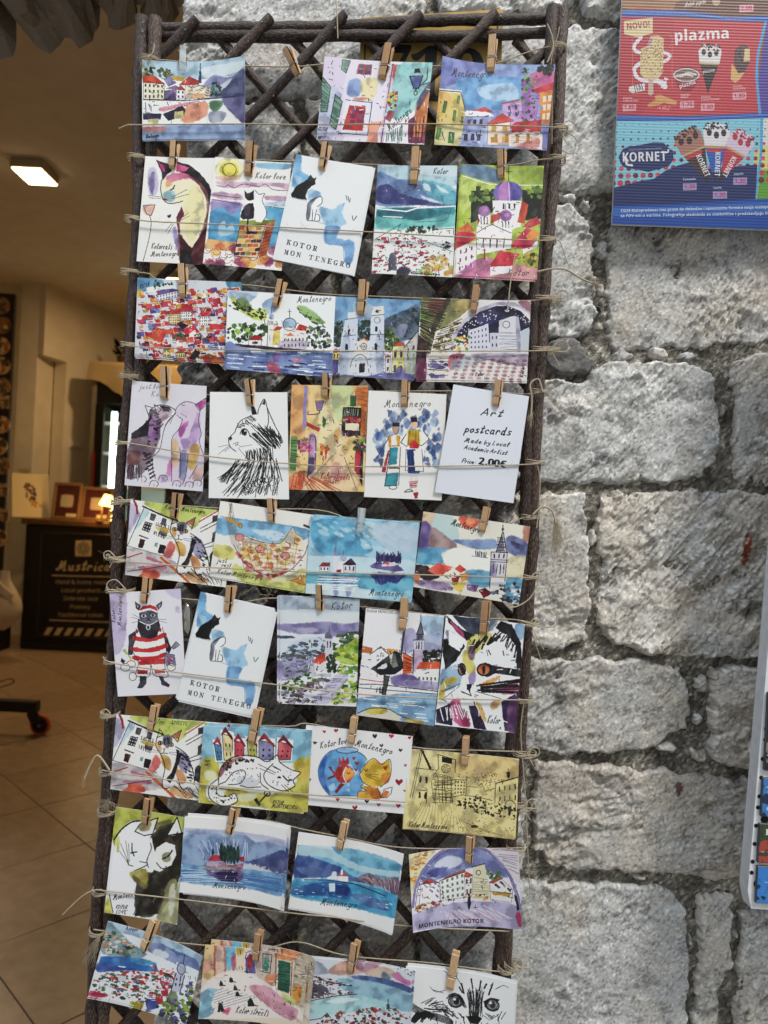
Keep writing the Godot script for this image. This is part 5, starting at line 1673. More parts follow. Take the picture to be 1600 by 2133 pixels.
func art_sepia_square() -> void:
	var ink := "3a3018"
	g("eadb96", [700, 240, 1425, 305, 1400, 825, 675, 760])
	w("e4bc74", 0.5, [1010, 290, 1420, 320, 1400, 430, 1200, 460, 1020, 420])
	w("efe2a4", 0.7, [700, 250, 900, 280, 880, 380, 760, 560, 690, 600])
	for a in [[790, 250, 720, 560], [800, 255, 735, 560]]: k(ink, 3, a)
	k("221c10", 14, [795, 250, 850, 370])
	g("1c160c", [925, 300, 992, 310, 990, 345, 925, 335])
	k(ink, 5, [900, 285, 1015, 320, 1010, 400])
	k(ink, 4, [900, 285, 905, 375, 870, 420])
	o(ink, 4, 952, 376, 28, 26)
	for a in [0, 1, 2, 3, 4, 5]: k(ink, 3, [952 + cos(a) * 12, 376 + sin(a) * 12, 952 + cos(a) * 22, 376 + sin(a) * 22])
	strokes(ink, 2.5, [890, 410, 860, 590], [1005, 420, 1000, 600], 26, 8)
	strokes(ink, 2.5, [870, 440, 990, 440], [870, 590, 990, 600], 12, 10)
	k(ink, 4, [760, 370, 890, 385])
	win("2c2412", [770, 390, 850, 400, 840, 600, 760, 590], 2, 2, 0.35, 0.4)
	k(ink, 4, [760, 510, 830, 515, 825, 600])
	win(ink, [1005, 450, 1080, 455, 1075, 540, 1000, 540], 4, 4, 0.4, 0.5)
	k(ink, 3, [1000, 445, 1085, 450, 1080, 545])
	k(ink, 3, [1085, 490, 1150, 495, 1180, 470, 1200, 510])
	dab([ink, "6a5428"], 110, [1020, 410, 1200, 390, 1400, 430, 1300, 480, 1080, 480], 2, 5)
	k("221c10", 6, [1270, 470, 1420, 425])
	k(ink, 4, [1270, 470, 1265, 600])
	k(ink, 3, [1200, 520, 1270, 500])
	win("2c2412", [1280, 480, 1410, 450, 1410, 590, 1280, 600], 4, 2, 0.25, 0.5)
	g("221c10", [1338, 395, 1365, 395, 1358, 430, 1345, 430])
	k("221c10", 4, [1351, 375, 1351, 450])
	dab(["221c10", "2c2412", "ecdc98"], 150, [985, 575, 1160, 560, 1260, 600, 1400, 610, 1395, 700, 1180, 670, 1020, 620], 4, 11)
	k(ink, 4, [985, 560, 1060, 545, 1160, 560, 1250, 580])
	k("221c10", 4, [1330, 640, 1335, 590, 1365, 575, 1395, 600, 1395, 640], true)
	g("1c160c", [1350, 620, 1370, 610, 1370, 665, 1350, 665])
	for i in 9: k("8a7438", 2, [790 + i * 16, 610, 690 + i * 30, 745])
	for i in 14: k("8a7438", 2, [960 + i * 14, 650 + i * 8, 900 + i * 34, 770 + i * 3])
	dab(["6a5428"], 120, [950, 640, 1180, 680, 1390, 720, 1390, 815, 900, 765], 2, 4)
	e("4a3c1c", 1135, 748, 24, 10)
	fine(160, [760, 380, 1100, 450, 1410, 440, 1390, 690, 980, 620, 760, 600], 0.8)
	hand("Kotor Montenegro", 705, 745, 955, 765, 36, "1c160c")

func art_two_cats_love() -> void:
	var ink := "1c1a18"
	w("b9c23c", 0.95, [312, 135, 800, 215, 790, 300, 560, 250, 420, 240, 330, 320, 300, 420])
	w("d8d44c", 0.8, [235, 820, 265, 790, 285, 890, 230, 885])
	g("f4f4f6", [330, 330, 400, 260, 470, 240, 540, 330, 555, 440, 530, 520, 470, 580, 520, 690, 500, 760, 430, 915, 290, 890, 265, 760, 280, 560])
	g("2b2618", [560, 350, 620, 280, 720, 250, 790, 320, 770, 620, 740, 720, 620, 900, 440, 920, 500, 760, 540, 640, 580, 590, 620, 600])
	w("6a6234", 0.8, [570, 270, 690, 230, 700, 260, 600, 310])
	w("a8a868", 0.85, [660, 720, 740, 650, 750, 960, 610, 960, 620, 840])
	w("e4e4d4", 0.85, [690, 720, 730, 690, 720, 880, 690, 900])
	w("1c180e", 0.8, [470, 640, 600, 610, 660, 700, 600, 900, 450, 900])
	g("f2f2ee", [600, 430, 660, 390, 730, 410, 740, 480, 700, 560, 620, 600, 560, 560, 580, 480])
	w("8a8458", 0.8, [640, 480, 690, 460, 690, 520, 650, 530])
	k(ink, 10, [300, 370, 350, 300, 420, 250, 480, 240], true)
	g("f0f0ec", [450, 310, 480, 260, 600, 220, 570, 330, 500, 340])
	w("8a7c3c", 0.8, [480, 270, 560, 250, 540, 310, 480, 310])
	outline(ink, 7, [445, 315, 480, 265, 610, 218, 570, 335, 510, 345])
	g("f0f0ec", [675, 340, 745, 215, 775, 320, 720, 345])
	outline(ink, 8, [672, 345, 745, 212, 780, 325])
	k(ink, 8, [425, 400, 425, 450, 440, 490], true)
	k(ink, 9, [415, 468, 458, 460])
	k(ink, 10, [640, 510, 680, 490, 710, 450], true)
	k(ink, 6, [480, 530, 530, 540, 520, 560, 440, 595], true)
	k(ink, 6, [390, 510, 400, 550, 430, 560], true)
	k(ink, 7, [600, 540, 640, 580, 700, 560], true)
	dab([ink], 6, rect(640, 555, 700, 585), 4, 6)
	for a in [[400, 540, 345, 400], [400, 540, 380, 380], [405, 530, 400, 400], [400, 545, 335, 450]]: k("54503c", 3, a)
	k(ink, 6, [555, 400, 560, 440, 530, 520, 540, 570], true)
	w("a89c3c", 0.9, [410, 610, 520, 580, 540, 680, 510, 720, 440, 660])
	w("5c5020", 0.8, [430, 620, 480, 660, 520, 700, 520, 720, 440, 670])
	w("d8d44c", 0.8, [320, 360, 335, 360, 330, 460, 318, 450])
	k(ink, 5, [265, 760, 280, 840, 290, 890])
	strokes(ink, 5, [500, 740, 430, 900], [515, 740, 445, 915], 14, 4)
	strokes(ink, 5, [560, 330, 780, 330], [550, 370, 760, 360], 12, 10)
	hand("Montenegro", 290, 798, 485, 765, 36)
	hand("KOTOR", 305, 860, 390, 865, 26)
	hand("LOVE", 305, 893, 382, 900, 26)

func art_cypress_island() -> void:
	g("c8d2e0", [797, 285, 1515, 375, 1492, 775, 768, 660])
	w("7f9cc6", 0.9, [797, 350, 900, 330, 1000, 320, 1100, 370, 1200, 340, 1300, 410, 1400, 380, 1510, 400, 1500, 560, 1200, 560, 790, 560])
	w("aab6d4", 0.8, [800, 300, 1100, 320, 1200, 350, 1060, 340, 900, 340])
	w("c8c4dc", 0.7, [1120, 330, 1510, 380, 1500, 420, 1300, 380])
	strokes("5c78a8", 4, [900, 380, 1280, 420], [940, 500, 1220, 540], 18, 16)
	strokes("d4dcea", 4, [880, 390, 1280, 400], [920, 480, 1250, 520], 14, 16)
	w("3f4880", 0.95, [1215, 550, 1300, 530, 1400, 490, 1510, 450, 1505, 625, 1400, 600])
	w("6aa0cc", 0.95, [770, 560, 900, 560, 1220, 600, 1500, 630, 1490, 770, 1250, 740, 770, 670])
	strokes("4a78b0", 5, [780, 600, 780, 655], [1480, 660, 1480, 750], 16, 14)
	strokes("c8dcec", 4, [780, 590, 780, 660], [1200, 620, 1200, 720], 12, 14)
	dab(["e8dcd0", "c8a8a0"], 24, [1250, 560, 1400, 580, 1495, 610, 1490, 625, 1300, 590], 4, 9, 0.6)
	g("a86a80", [955, 530, 1085, 535, 1090, 570, 1210, 560, 1205, 605, 1100, 595, 945, 575])
	w("d8c08c", 0.8, [890, 575, 1000, 580, 1090, 580, 1150, 600, 950, 590])
	g("c83c4c", [965, 520, 990, 490, 1050, 500, 1080, 535, 970, 530])
	g("c83c4c", [1175, 510, 1215, 510, 1212, 545, 1170, 540])
	g("b8a4c0", [950, 535, 1080, 540, 1080, 575, 950, 570])
	for c in [[995, 470, 26], [1055, 470, 66], [1078, 490, 58], [1100, 490, 66], [1122, 490, 68], [1145, 500, 66], [1170, 495, 62]]: e("16302a", c[0], c[1], 14 if c[2] > 30 else 9, c[2])
	dab(["2c5040"], 24, rect(1040, 420, 1180, 540), 4, 8)
	w("6a4a7c", 0.8, [960, 600, 1200, 612, 1180, 690, 1060, 680, 980, 640])
	strokes("242048", 7, [1010, 620, 1060, 690], [1170, 620, 1160, 690], 12, 5)
	fine(50, [890, 500, 1210, 520, 1200, 690, 960, 640])
	hand("Montenegro", 990, 725, 1220, 745, 38)

func art_lake_island() -> void:
	g("7cc0da", [120, 235, 755, 365, 725, 690, 80, 555])
	w("c8e0e6", 0.8, [125, 240, 400, 280, 700, 380, 740, 440, 500, 420, 300, 330, 130, 300])
	w("58aace", 0.8, [330, 260, 740, 350, 740, 400, 500, 380])
	w("34488c", 0.95, [108, 310, 160, 310, 260, 340, 380, 390, 440, 440, 490, 460, 520, 490, 300, 450, 100, 440])
	w("6c88c4", 0.7, [110, 380, 260, 390, 400, 440, 200, 440])
	w("7c5c70", 0.95, [490, 460, 560, 430, 640, 460, 740, 440, 740, 550, 640, 510, 520, 490])
	strokes("c8a8a8", 4, [510, 460, 730, 450], [560, 490, 730, 530], 16, 10)
	strokes("5a3c54", 4, [510, 460, 730, 460], [560, 500, 730, 540], 12, 10)
	w("3c9cc8", 0.95, [95, 450, 300, 470, 560, 510, 735, 560, 725, 690, 300, 610, 80, 550])
	w("24549c", 0.9, [90, 510, 250, 480, 420, 500, 440, 590, 300, 570, 90, 545])
	w("e0eef4", 0.8, [150, 450, 260, 450, 240, 470, 150, 462])
	w("5c6ca8", 0.7, [440, 560, 600, 580, 680, 640, 560, 640])
	dab(["dcecf4", "2a4484", "82bcdc"], 50, [100, 480, 450, 500, 720, 580, 715, 670, 300, 600, 90, 545], 5, 16, 0.2, 1.0, 10)
	g("e8e8ec", [302, 450, 330, 440, 365, 445, 365, 470, 300, 462])
	e("dce2e8", 344, 432, 16, 18)
	g("f0eeee", [365, 445, 430, 450, 430, 485, 365, 475])
	g("c83c38", [362, 445, 390, 425, 430, 448])
	g("ece8e8", [385, 405, 398, 405, 398, 440, 385, 440])
	k("24385c", 6, [160, 458, 300, 468, 460, 495, 660, 562])
	g("d4e4ee", [310, 490, 350, 490, 350, 540, 315, 540])
	g("1c3c7c", [350, 500, 440, 520, 430, 570, 350, 560])
	hand("Montenegro", 255, 620, 480, 645, 40)

func art_arch_square() -> void:
	g("ece6ee", [805, 255, 1485, 262, 1510, 770, 830, 785])
	w("e4d8a4", 0.9, [806, 300, 980, 270, 900, 380, 850, 500, 815, 560])
	dab(["d8983c", "e4b85c", "c8742c", "e8d080"], 40, [810, 310, 970, 275, 890, 390, 840, 500, 815, 540], 8, 18, 0.6)
	w("6c78b8", 0.95, [890, 420, 960, 330, 1050, 285, 1170, 275, 1280, 300, 1370, 370, 1420, 450, 1300, 420, 1220, 400, 1140, 420, 1000, 470, 890, 470])
	w("f2f4f8", 0.8, [960, 380, 1050, 330, 1140, 350, 1100, 400, 1000, 400])
	w("4a5098", 0.7, [930, 410, 1050, 400, 990, 450, 930, 450])
	k("8a80b0", 16, [830, 620, 850, 500, 900, 400, 980, 320, 1080, 275, 1180, 265, 1290, 290, 1370, 350, 1430, 430, 1480, 560, 1500, 700], true)
	k("4a4468", 3.5, [845, 620, 865, 500, 912, 405, 990, 328, 1085, 283, 1180, 273, 1285, 298, 1365, 360, 1425, 440, 1470, 560], true)
	w("e0d4dc", 0.8, [1300, 265, 1482, 265, 1490, 480, 1400, 380])
	strokes("9a8898", 4, [1320, 275, 1440, 400], [1480, 275, 1480, 420], 10, 6)
	house([1000, 480, 1155, 430, 1160, 590, 1005, 605], [995, 485, 1060, 450, 1155, 415, 1160, 432], "ecebee", "a8443c", 5, 4, "6a7a4c")
	house([880, 490, 960, 475, 1000, 500, 1000, 610, 870, 620], [875, 492, 930, 460, 1000, 495, 960, 490], "f0ecec", "c84a3c", 3, 3, "8a7cb0")
	house([1155, 460, 1205, 450, 1205, 580, 1160, 590], [1150, 460, 1165, 430, 1208, 450, 1180, 466], "ece4dc", "d8503c", 2, 2)
	g("e2dcc0", [1205, 400, 1280, 375, 1310, 540, 1310, 600, 1210, 600])
	k("4a443c", 6, [1200, 400, 1280, 375])
	o("4a443c", 4, 1240, 433, 14, 15)
	strokes("a89858", 3, [1210, 470, 1210, 590], [1300, 470, 1305, 590], 8, 4)
	house([1310, 490, 1380, 460, 1450, 520, 1440, 600, 1315, 600], [1305, 490, 1370, 445, 1390, 455, 1330, 495], "ece8e4", "c8443c", 2, 2)
	dab(["4a6a44", "34503c", "7a9468"], 24, [1290, 420, 1380, 410, 1390, 450, 1310, 470], 6, 14)
	g("c8a03c", [1320, 548, 1440, 540, 1430, 565, 1330, 565])
	k("4a3c20", 4, [1320, 545, 1445, 545])
	dab(["c8a03c", "8a7c3c", "d8b85c", "b04a3c", "8a3c5c"], 60, [840, 620, 1000, 600, 1000, 640, 840, 665], 6, 14, 0.6)
	dab(["a83c34", "d8a85c", "4a4a6c"], 26, [1010, 580, 1300, 565, 1300, 600, 1010, 610], 4, 9)
	w("b4aed4", 0.85, [835, 670, 1050, 630, 1300, 610, 1470, 620, 1500, 760, 835, 770])
	strokes("e8dce8", 5, [1000, 690, 1300, 640], [1100, 760, 1460, 700], 16, 10)
	strokes("c88ca0", 3, [1060, 700, 1300, 680], [1060, 750, 1440, 740], 10, 12)
	g("1c1c28", [1175, 580, 1190, 580, 1196, 625, 1188, 665, 1178, 665, 1172, 620])
	e("1c1c28", 1182, 572, 8, 9)
	w("c8385c", 0.9, [1465, 670, 1490, 650, 1500, 740, 1480, 735])
	g("1c1c20", [1455, 545, 1470, 555, 1490, 640, 1475, 650])
	fine(170, [815, 310, 900, 300, 1000, 470, 1450, 470, 1490, 650, 840, 680])
	type("MONTENEGRO KOTOR", 868, 760, 1275, 748, 26, "16141a", "Droid Sans")

func art_bay_panorama() -> void:
	w("a8c8e0", 0.9, [262, 118, 560, 225, 870, 345, 860, 420, 700, 340, 560, 280, 420, 230, 300, 180])
	w("e6eef4", 0.8, [420, 240, 560, 290, 500, 300, 400, 260])
	w("70909c", 0.9, [262, 125, 320, 180, 400, 270, 500, 350, 420, 380, 230, 330, 230, 230])
	dab(["4c6a64", "8ca49c", "2c4440", "d8d8cc", "c89a74"], 60, [245, 200, 300, 180, 420, 300, 440, 370, 230, 330], 10, 26, 0.6)
	w("6a80b8", 0.9, [480, 300, 560, 275, 640, 310, 720, 350, 820, 370, 850, 420, 840, 490, 700, 420, 540, 350])
	w("f0f4f8", 0.8, [560, 320, 640, 350, 620, 380, 540, 350])
	w("34508c", 0.8, [640, 315, 720, 340, 780, 360, 700, 350])
	g("e4eaf0", [690, 400, 850, 440, 840, 500, 700, 440])
	g("3c78be", [215, 345, 320, 355, 480, 380, 560, 420, 580, 470, 440, 460, 330, 440, 195, 430])
	w("2c4498", 0.9, [205, 380, 330, 420, 440, 450, 300, 450, 190, 440])
	w("5cacd8", 0.8, [420, 370, 560, 410, 520, 430, 420, 400])
	k("e8f4f8", 8, [325, 420, 365, 428])
	dab(["2c5c3c", "1c3c2c", "4c7c4c", "d03c48", "c83050", "e4e0e0", "ecd8d8", "7c70a8", "c83440"], 260, [180, 470, 330, 450, 560, 470, 680, 480, 670, 620, 560, 690, 430, 660, 150, 590], 8, 22, 0.55, 1.0, 15)
	w("c82c4c", 0.95, [145, 570, 200, 575, 240, 615, 140, 600])
	dab(["e06a3c", "c8403c", "f0ece8"], 30, [520, 420, 600, 425, 690, 450, 680, 490, 560, 470], 6, 12, 0.6)
	g("d4d4de", [320, 480, 370, 478, 370, 520, 322, 522])
	g("d8502c", [330, 478, 350, 466, 375, 475, 365, 488])
	g("c8ccdc", [690, 470, 745, 480, 720, 590, 660, 590])
	e("b4bcd4", 725, 440, 28, 36)
	o("2c2c4c", 5, 725, 440, 28, 36)
	k("2c2c4c", 6, [745, 350, 740, 410])
	win("2c2c4c", [685, 490, 735, 495, 725, 560, 675, 560], 2, 2, 0.35, 0.5)
	k("2c2c4c", 6, [690, 470, 655, 600])
	k("2c2c4c", 6, [748, 480, 715, 600])
	w("5c7044", 0.9, [630, 620, 690, 590, 710, 690, 640, 720])
	g("4a58a0", [490, 650, 560, 640, 580, 700, 500, 720])
	g("d8483c", [555, 630, 600, 625, 610, 670, 570, 680])
	g("c83444", [590, 590, 635, 580, 640, 620, 600, 625])
	dab(["2c4c2c", "5c7c34", "8ca43c", "6a5aa0", "1c2c24"], 90, [560, 690, 700, 610, 810, 500, 800, 780, 600, 770], 10, 26, 0.7)
	dab(["a8b43c", "c8a03c"], 16, [390, 660, 480, 680, 450, 700], 10, 20)
	fine(170, [180, 470, 560, 470, 840, 420, 790, 780, 150, 600])
	fine(50, [250, 180, 500, 350, 230, 330])
	hand("Kotor", 365, 182, 450, 200, 34)

func art_lane_of_cats() -> void:
	g("ecdcc8", [880, 265, 1550, 375, 1510, 835, 835, 745])
	w("e4c07c", 0.8, [885, 275, 950, 280, 945, 480, 865, 470])
	w("e49a8c", 0.7, [870, 380, 940, 380, 940, 430, 865, 440])
	w("c86a5c", 0.8, [945, 280, 1015, 280, 1010, 490, 945, 490])
	w("f0d8c0", 0.8, [955, 300, 1000, 300, 1000, 480, 955, 480])
	k("a84a3c", 5, [945, 275, 945, 490, 1010, 490])
	w("5cb4dc", 0.9, [1020, 275, 1075, 280, 1060, 420, 1020, 440])
	w("e8c83c", 0.9, [1085, 280, 1130, 285, 1125, 350, 1085, 345])
	g("4a3c6c", [1098, 275, 1120, 275, 1120, 300, 1098, 300])
	w("a83c5c", 0.9, [1050, 370, 1075, 345, 1072, 445, 1055, 445])
	w("f0d8d0", 0.9, [1130, 290, 1260, 300, 1210, 500, 1140, 470])
	g("5c5898", [1140, 380, 1165, 345, 1195, 360, 1205, 480, 1140, 470])
	g("c83a44", [1150, 380, 1165, 355, 1180, 370, 1180, 440, 1150, 440])
	w("c8b8a8", 0.9, [1210, 320, 1340, 340, 1320, 560, 1220, 520])
	g("4a8a7c", [1258, 375, 1290, 378, 1284, 465, 1255, 460])
	outline("3c2c34", 5, [1250, 350, 1308, 358, 1295, 475, 1250, 468])
	w("e88a4c", 0.85, [1330, 345, 1460, 360, 1450, 390, 1340, 380])
	g("38745c", [1350, 390, 1430, 400, 1425, 600, 1345, 580])
	strokes("1c4434", 4, [1355, 400, 1350, 580], [1428, 408, 1420, 590], 16, 2)
	k("8a3c34", 6, [1335, 350, 1330, 570])
	k("8a3c34", 6, [1440, 395, 1430, 610])
	w("b8a890", 0.9, [1460, 370, 1545, 390, 1520, 660, 1450, 640])
	dab(["8a7868", "d8c8b0"], 24, [1465, 380, 1540, 395, 1520, 540, 1455, 540], 12, 20, 0.4)
	w("e8902c", 0.9, [1445, 560, 1500, 540, 1490, 650, 1440, 630])
	w("e0743c", 0.8, [1270, 490, 1340, 480, 1310, 550, 1270, 530])
	w("f4ece8", 0.9, [1020, 450, 1210, 500, 1430, 640, 1500, 700, 1450, 760, 840, 740, 870, 540])
	w("74bcd8", 0.85, [850, 580, 960, 560, 920, 640, 930, 720, 840, 740])
	w("d88ca4", 0.8, [1160, 560, 1300, 570, 1400, 660, 1480, 700, 1430, 770, 1280, 690])
	for i in 10: k("a85870", 3, [1180 + i * 26, 580 + i * 12, 1240 + i * 30, 660 + i * 14])
	for i in 8: k("8a98b4", 3, [860 + i * 20, 600 + i * 12, 1000 + i * 30, 560 + i * 10])
	w("c8d46c", 0.8, [1380, 600, 1470, 640, 1440, 670, 1380, 640])
	for c in [[985, 530], [1050, 512], [1075, 565], [1090, 605], [985, 690], [1175, 665]]:
		var s := 1.0 if c[1] < 620 else 1.7
		g("231f24", [c[0] - 14 * s, c[1] + 14 * s, c[0] - 12 * s, c[1] - 8 * s, c[0] - 4 * s, c[1] - 22 * s, c[0] + 6 * s, c[1] - 10 * s, c[0] + 14 * s, c[1] + 14 * s])
		k("231f24", 6, [c[0] + 10 * s, c[1] + 10 * s, c[0] + 26 * s, c[1] + 14 * s])
	dab(["f4f2f0"], 4, rect(1310, 560, 1350, 580), 8, 13)
	w("d83c6c", 0.8, [1000, 700, 1040, 690, 1030, 730, 1000, 725])
	fine(150, [880, 280, 1540, 390, 1500, 760, 850, 700])
	hand("Kotor streets", 1070, 725, 1280, 755, 44)

func art_peninsula_bay() -> void:
	g("dde2e8", [40, 290, 740, 385, 700, 850, 20, 790])
	w("a8b4c4", 0.9, [62, 350, 130, 320, 200, 400, 80, 400])
	w("e0a890", 0.9, [190, 400, 260, 340, 330, 330, 420, 400, 330, 420])
	w("a86c84", 0.9, [300, 330, 390, 320, 440, 390, 430, 340, 500, 350, 520, 370, 440, 410])
	w("d8b49c", 0.9, [440, 400, 540, 370, 620, 390, 600, 440, 460, 430])
	w("c04c8c", 0.9, [610, 430, 640, 390, 680, 430, 730, 450, 700, 470])
	w("5c7c94", 0.8, [540, 440, 550, 400, 590, 420, 590, 450])
	dab(["3c3c4c", "5c5c6c"], 14, [630, 360, 735, 370, 730, 410, 650, 385], 6, 14, 0.5)
	w("34508e", 0.95, [350, 425, 540, 440, 725, 485, 722, 520, 560, 480, 380, 450])
	w("84b8cc", 0.9, [260, 440, 500, 470, 725, 530, 715, 640, 420, 600, 300, 520])
	w("a8dce0", 0.9, [60, 590, 200, 550, 420, 560, 640, 620, 600, 660, 300, 660, 40, 690])
	w("eef2f4", 0.9, [180, 585, 260, 565, 400, 580, 260, 600])
	w("3a3448", 0.9, [65, 500, 140, 470, 200, 510, 160, 545, 60, 560])
	dab(["2a2830", "4a4450", "a8403c", "e4e0e0", "3c4a40"], 80, [65, 410, 140, 420, 240, 450, 350, 490, 250, 485, 70, 470], 5, 13, 0.5)
	dab(["2a2830", "4a4450", "b84a3c", "e4e0e0"], 60, [60, 560, 180, 520, 300, 515, 380, 545, 260, 550], 5, 12, 0.5)
	k("1c1a24", 5, [70, 400, 200, 460, 345, 492])
	k("1c1a24", 5, [60, 575, 250, 550, 385, 545])
	dab(["2c2c2c", "a83a34", "5c5a50", "8a4a3c", "d8d4d0", "3c4438", "6a5c54", "c8483c"], 240, [130, 690, 250, 660, 350, 670, 450, 625, 540, 640, 600, 610, 700, 670, 690, 850, 100, 800], 6, 17, 0.7)
	g("3c3c48", [572, 605, 590, 605, 592, 640, 570, 640])
	k("2c2c38", 5, [581, 575, 581, 610])
	g("c8443c", [470, 650, 500, 632, 520, 650, 500, 668])
	g("c84a3c", [245, 665, 275, 648, 310, 670])
	k("1c1a24", 5, [40, 700, 150, 690, 190, 660, 210, 690])
	fine(200, [130, 690, 450, 620, 700, 660, 690, 850, 100, 800])
	fine(60, [65, 400, 380, 500, 60, 580])

func art_staring_cat() -> void:
	var ink := "151418"
	for c in [[1018, 590, 46], [1250, 610, 44]]:
		o(ink, 9, c[0], c[1], c[2], c[2] * 0.85, 12)
		e("9a9a9e", c[0], c[1], c[2] * 0.75, c[2] * 0.72)
		e(ink, c[0] + 4, c[1], c[2] * 0.42, c[2] * 0.55)
		e("f4f4f4", c[0] - 8, c[1] - 12, 9, 8)
		o(ink, 5, c[0], c[1], c[2] * 0.78, c[2] * 0.75)
	g(ink, [965, 550, 1000, 540, 1060, 570, 1080, 640, 1060, 620, 1030, 560])
	g(ink, [1195, 590, 1240, 565, 1300, 570, 1290, 585, 1240, 580, 1205, 630])
	k(ink, 7, [960, 570, 1000, 540, 1050, 560, 1085, 630], true)
	for a in [[1055, 480, 1070, 540], [1118, 450, 1128, 510], [1180, 460, 1170, 520], [1215, 480, 1200, 510], [1255, 475, 1230, 545], [1040, 500, 1060, 535]]: k(ink, 10, a)
	for a in [[1020, 430, 1060, 500], [1240, 490, 1260, 465], [1270, 510, 1320, 480, 1355, 490], [850, 490, 890, 525, 950, 515], [870, 510, 940, 535], [940, 390, 1000, 440]]: k(ink, 3, a, true)
	strokes(ink, 3, [1090, 520, 1190, 530], [1110, 690, 1180, 690], 44, 10)
	strokes(ink, 4, [800, 600, 960, 640], [860, 560, 1000, 660], 18, 10)
	strokes(ink, 6, [840, 620, 1080, 690], [900, 640, 1100, 720], 18, 10)
	strokes(ink, 4, [1200, 680, 1330, 660], [1240, 700, 1300, 700], 12, 10)
	g(ink, [720, 690, 760, 650, 830, 640, 900, 680, 860, 690, 800, 680, 750, 720])
	strokes(ink, 8, [720, 690, 880, 700], [760, 640, 900, 680], 14, 8)
	for i in 8: k(ink, 4, [720, 570 + i * 8, 800, 630 + i * 6, 960, 690 + i * 6, 1000, 720 + i * 4], true)
	g(ink, [1090, 690, 1140, 680, 1190, 700, 1160, 740, 1110, 735])
	strokes(ink, 4, [800, 740, 1340, 740], [820, 860, 1330, 860], 60, 12)

func cone_print(x0: float, y0: float, x1: float, y1: float, wd: float, top: String, wrap: String, drip: String, word: bool) -> void:
	var a := Vector2(x0, y0)
	var b := Vector2(x1, y1)
	var d := (b - a).normalized()
	var n := Vector2(-d.y, d.x)
	var l := a.distance_to(b)
	var p := func(u: float, v: float) -> Array:
		var q := a + d * u * l + n * v * wd
		return [q.x, q.y]
	g(wrap, p.call(0.38, -0.42) + p.call(0.38, 0.42) + p.call(1.0, 0.0))
	g("3a2c30", p.call(0.8, -0.13) + p.call(0.8, 0.13) + p.call(1.0, 0.0))
	g("c8a878", p.call(0.33, -0.46) + p.call(0.33, 0.46) + p.call(0.39, 0.42) + p.call(0.39, -0.42))
	g(top, p.call(0.35, -0.45) + p.call(0.1, -0.52) + p.call(0.0, -0.35) + p.call(-0.03, 0.0) + p.call(0.0, 0.35) + p.call(0.1, 0.52) + p.call(0.35, 0.45))
	for i in 3:
		var v := -0.28 + i * 0.28
		var c: Array = p.call(0.13 + 0.04 * (i % 2), v)
		e(drip, c[0], c[1], wd * 0.1, wd * 0.14)
	var q0: Array = p.call(-0.04, -0.4)
	var q1: Array = p.call(-0.04, 0.4)
	var q2: Array = p.call(0.08, 0.5)
	var q3: Array = p.call(0.08, -0.5)
	dab([drip, drip, top, "4a3430"], 46, q0 + q1 + q2 + q3, wd * 0.03, wd * 0.06)
	if word:
		var t0: Array = p.call(0.46, 0.02)
		var t1: Array = p.call(0.86, 0.02)
		var r0: Array = p.call(0.43, -0.2)
		var r1: Array = p.call(0.43, 0.3)
		k("c8404c", wd * 0.13, r1 + r0)
		type("KORNET", t0[0] - n.x * -wd * 0.0, t0[1], t1[0], t1[1], wd * 0.2, "f4f2f2")

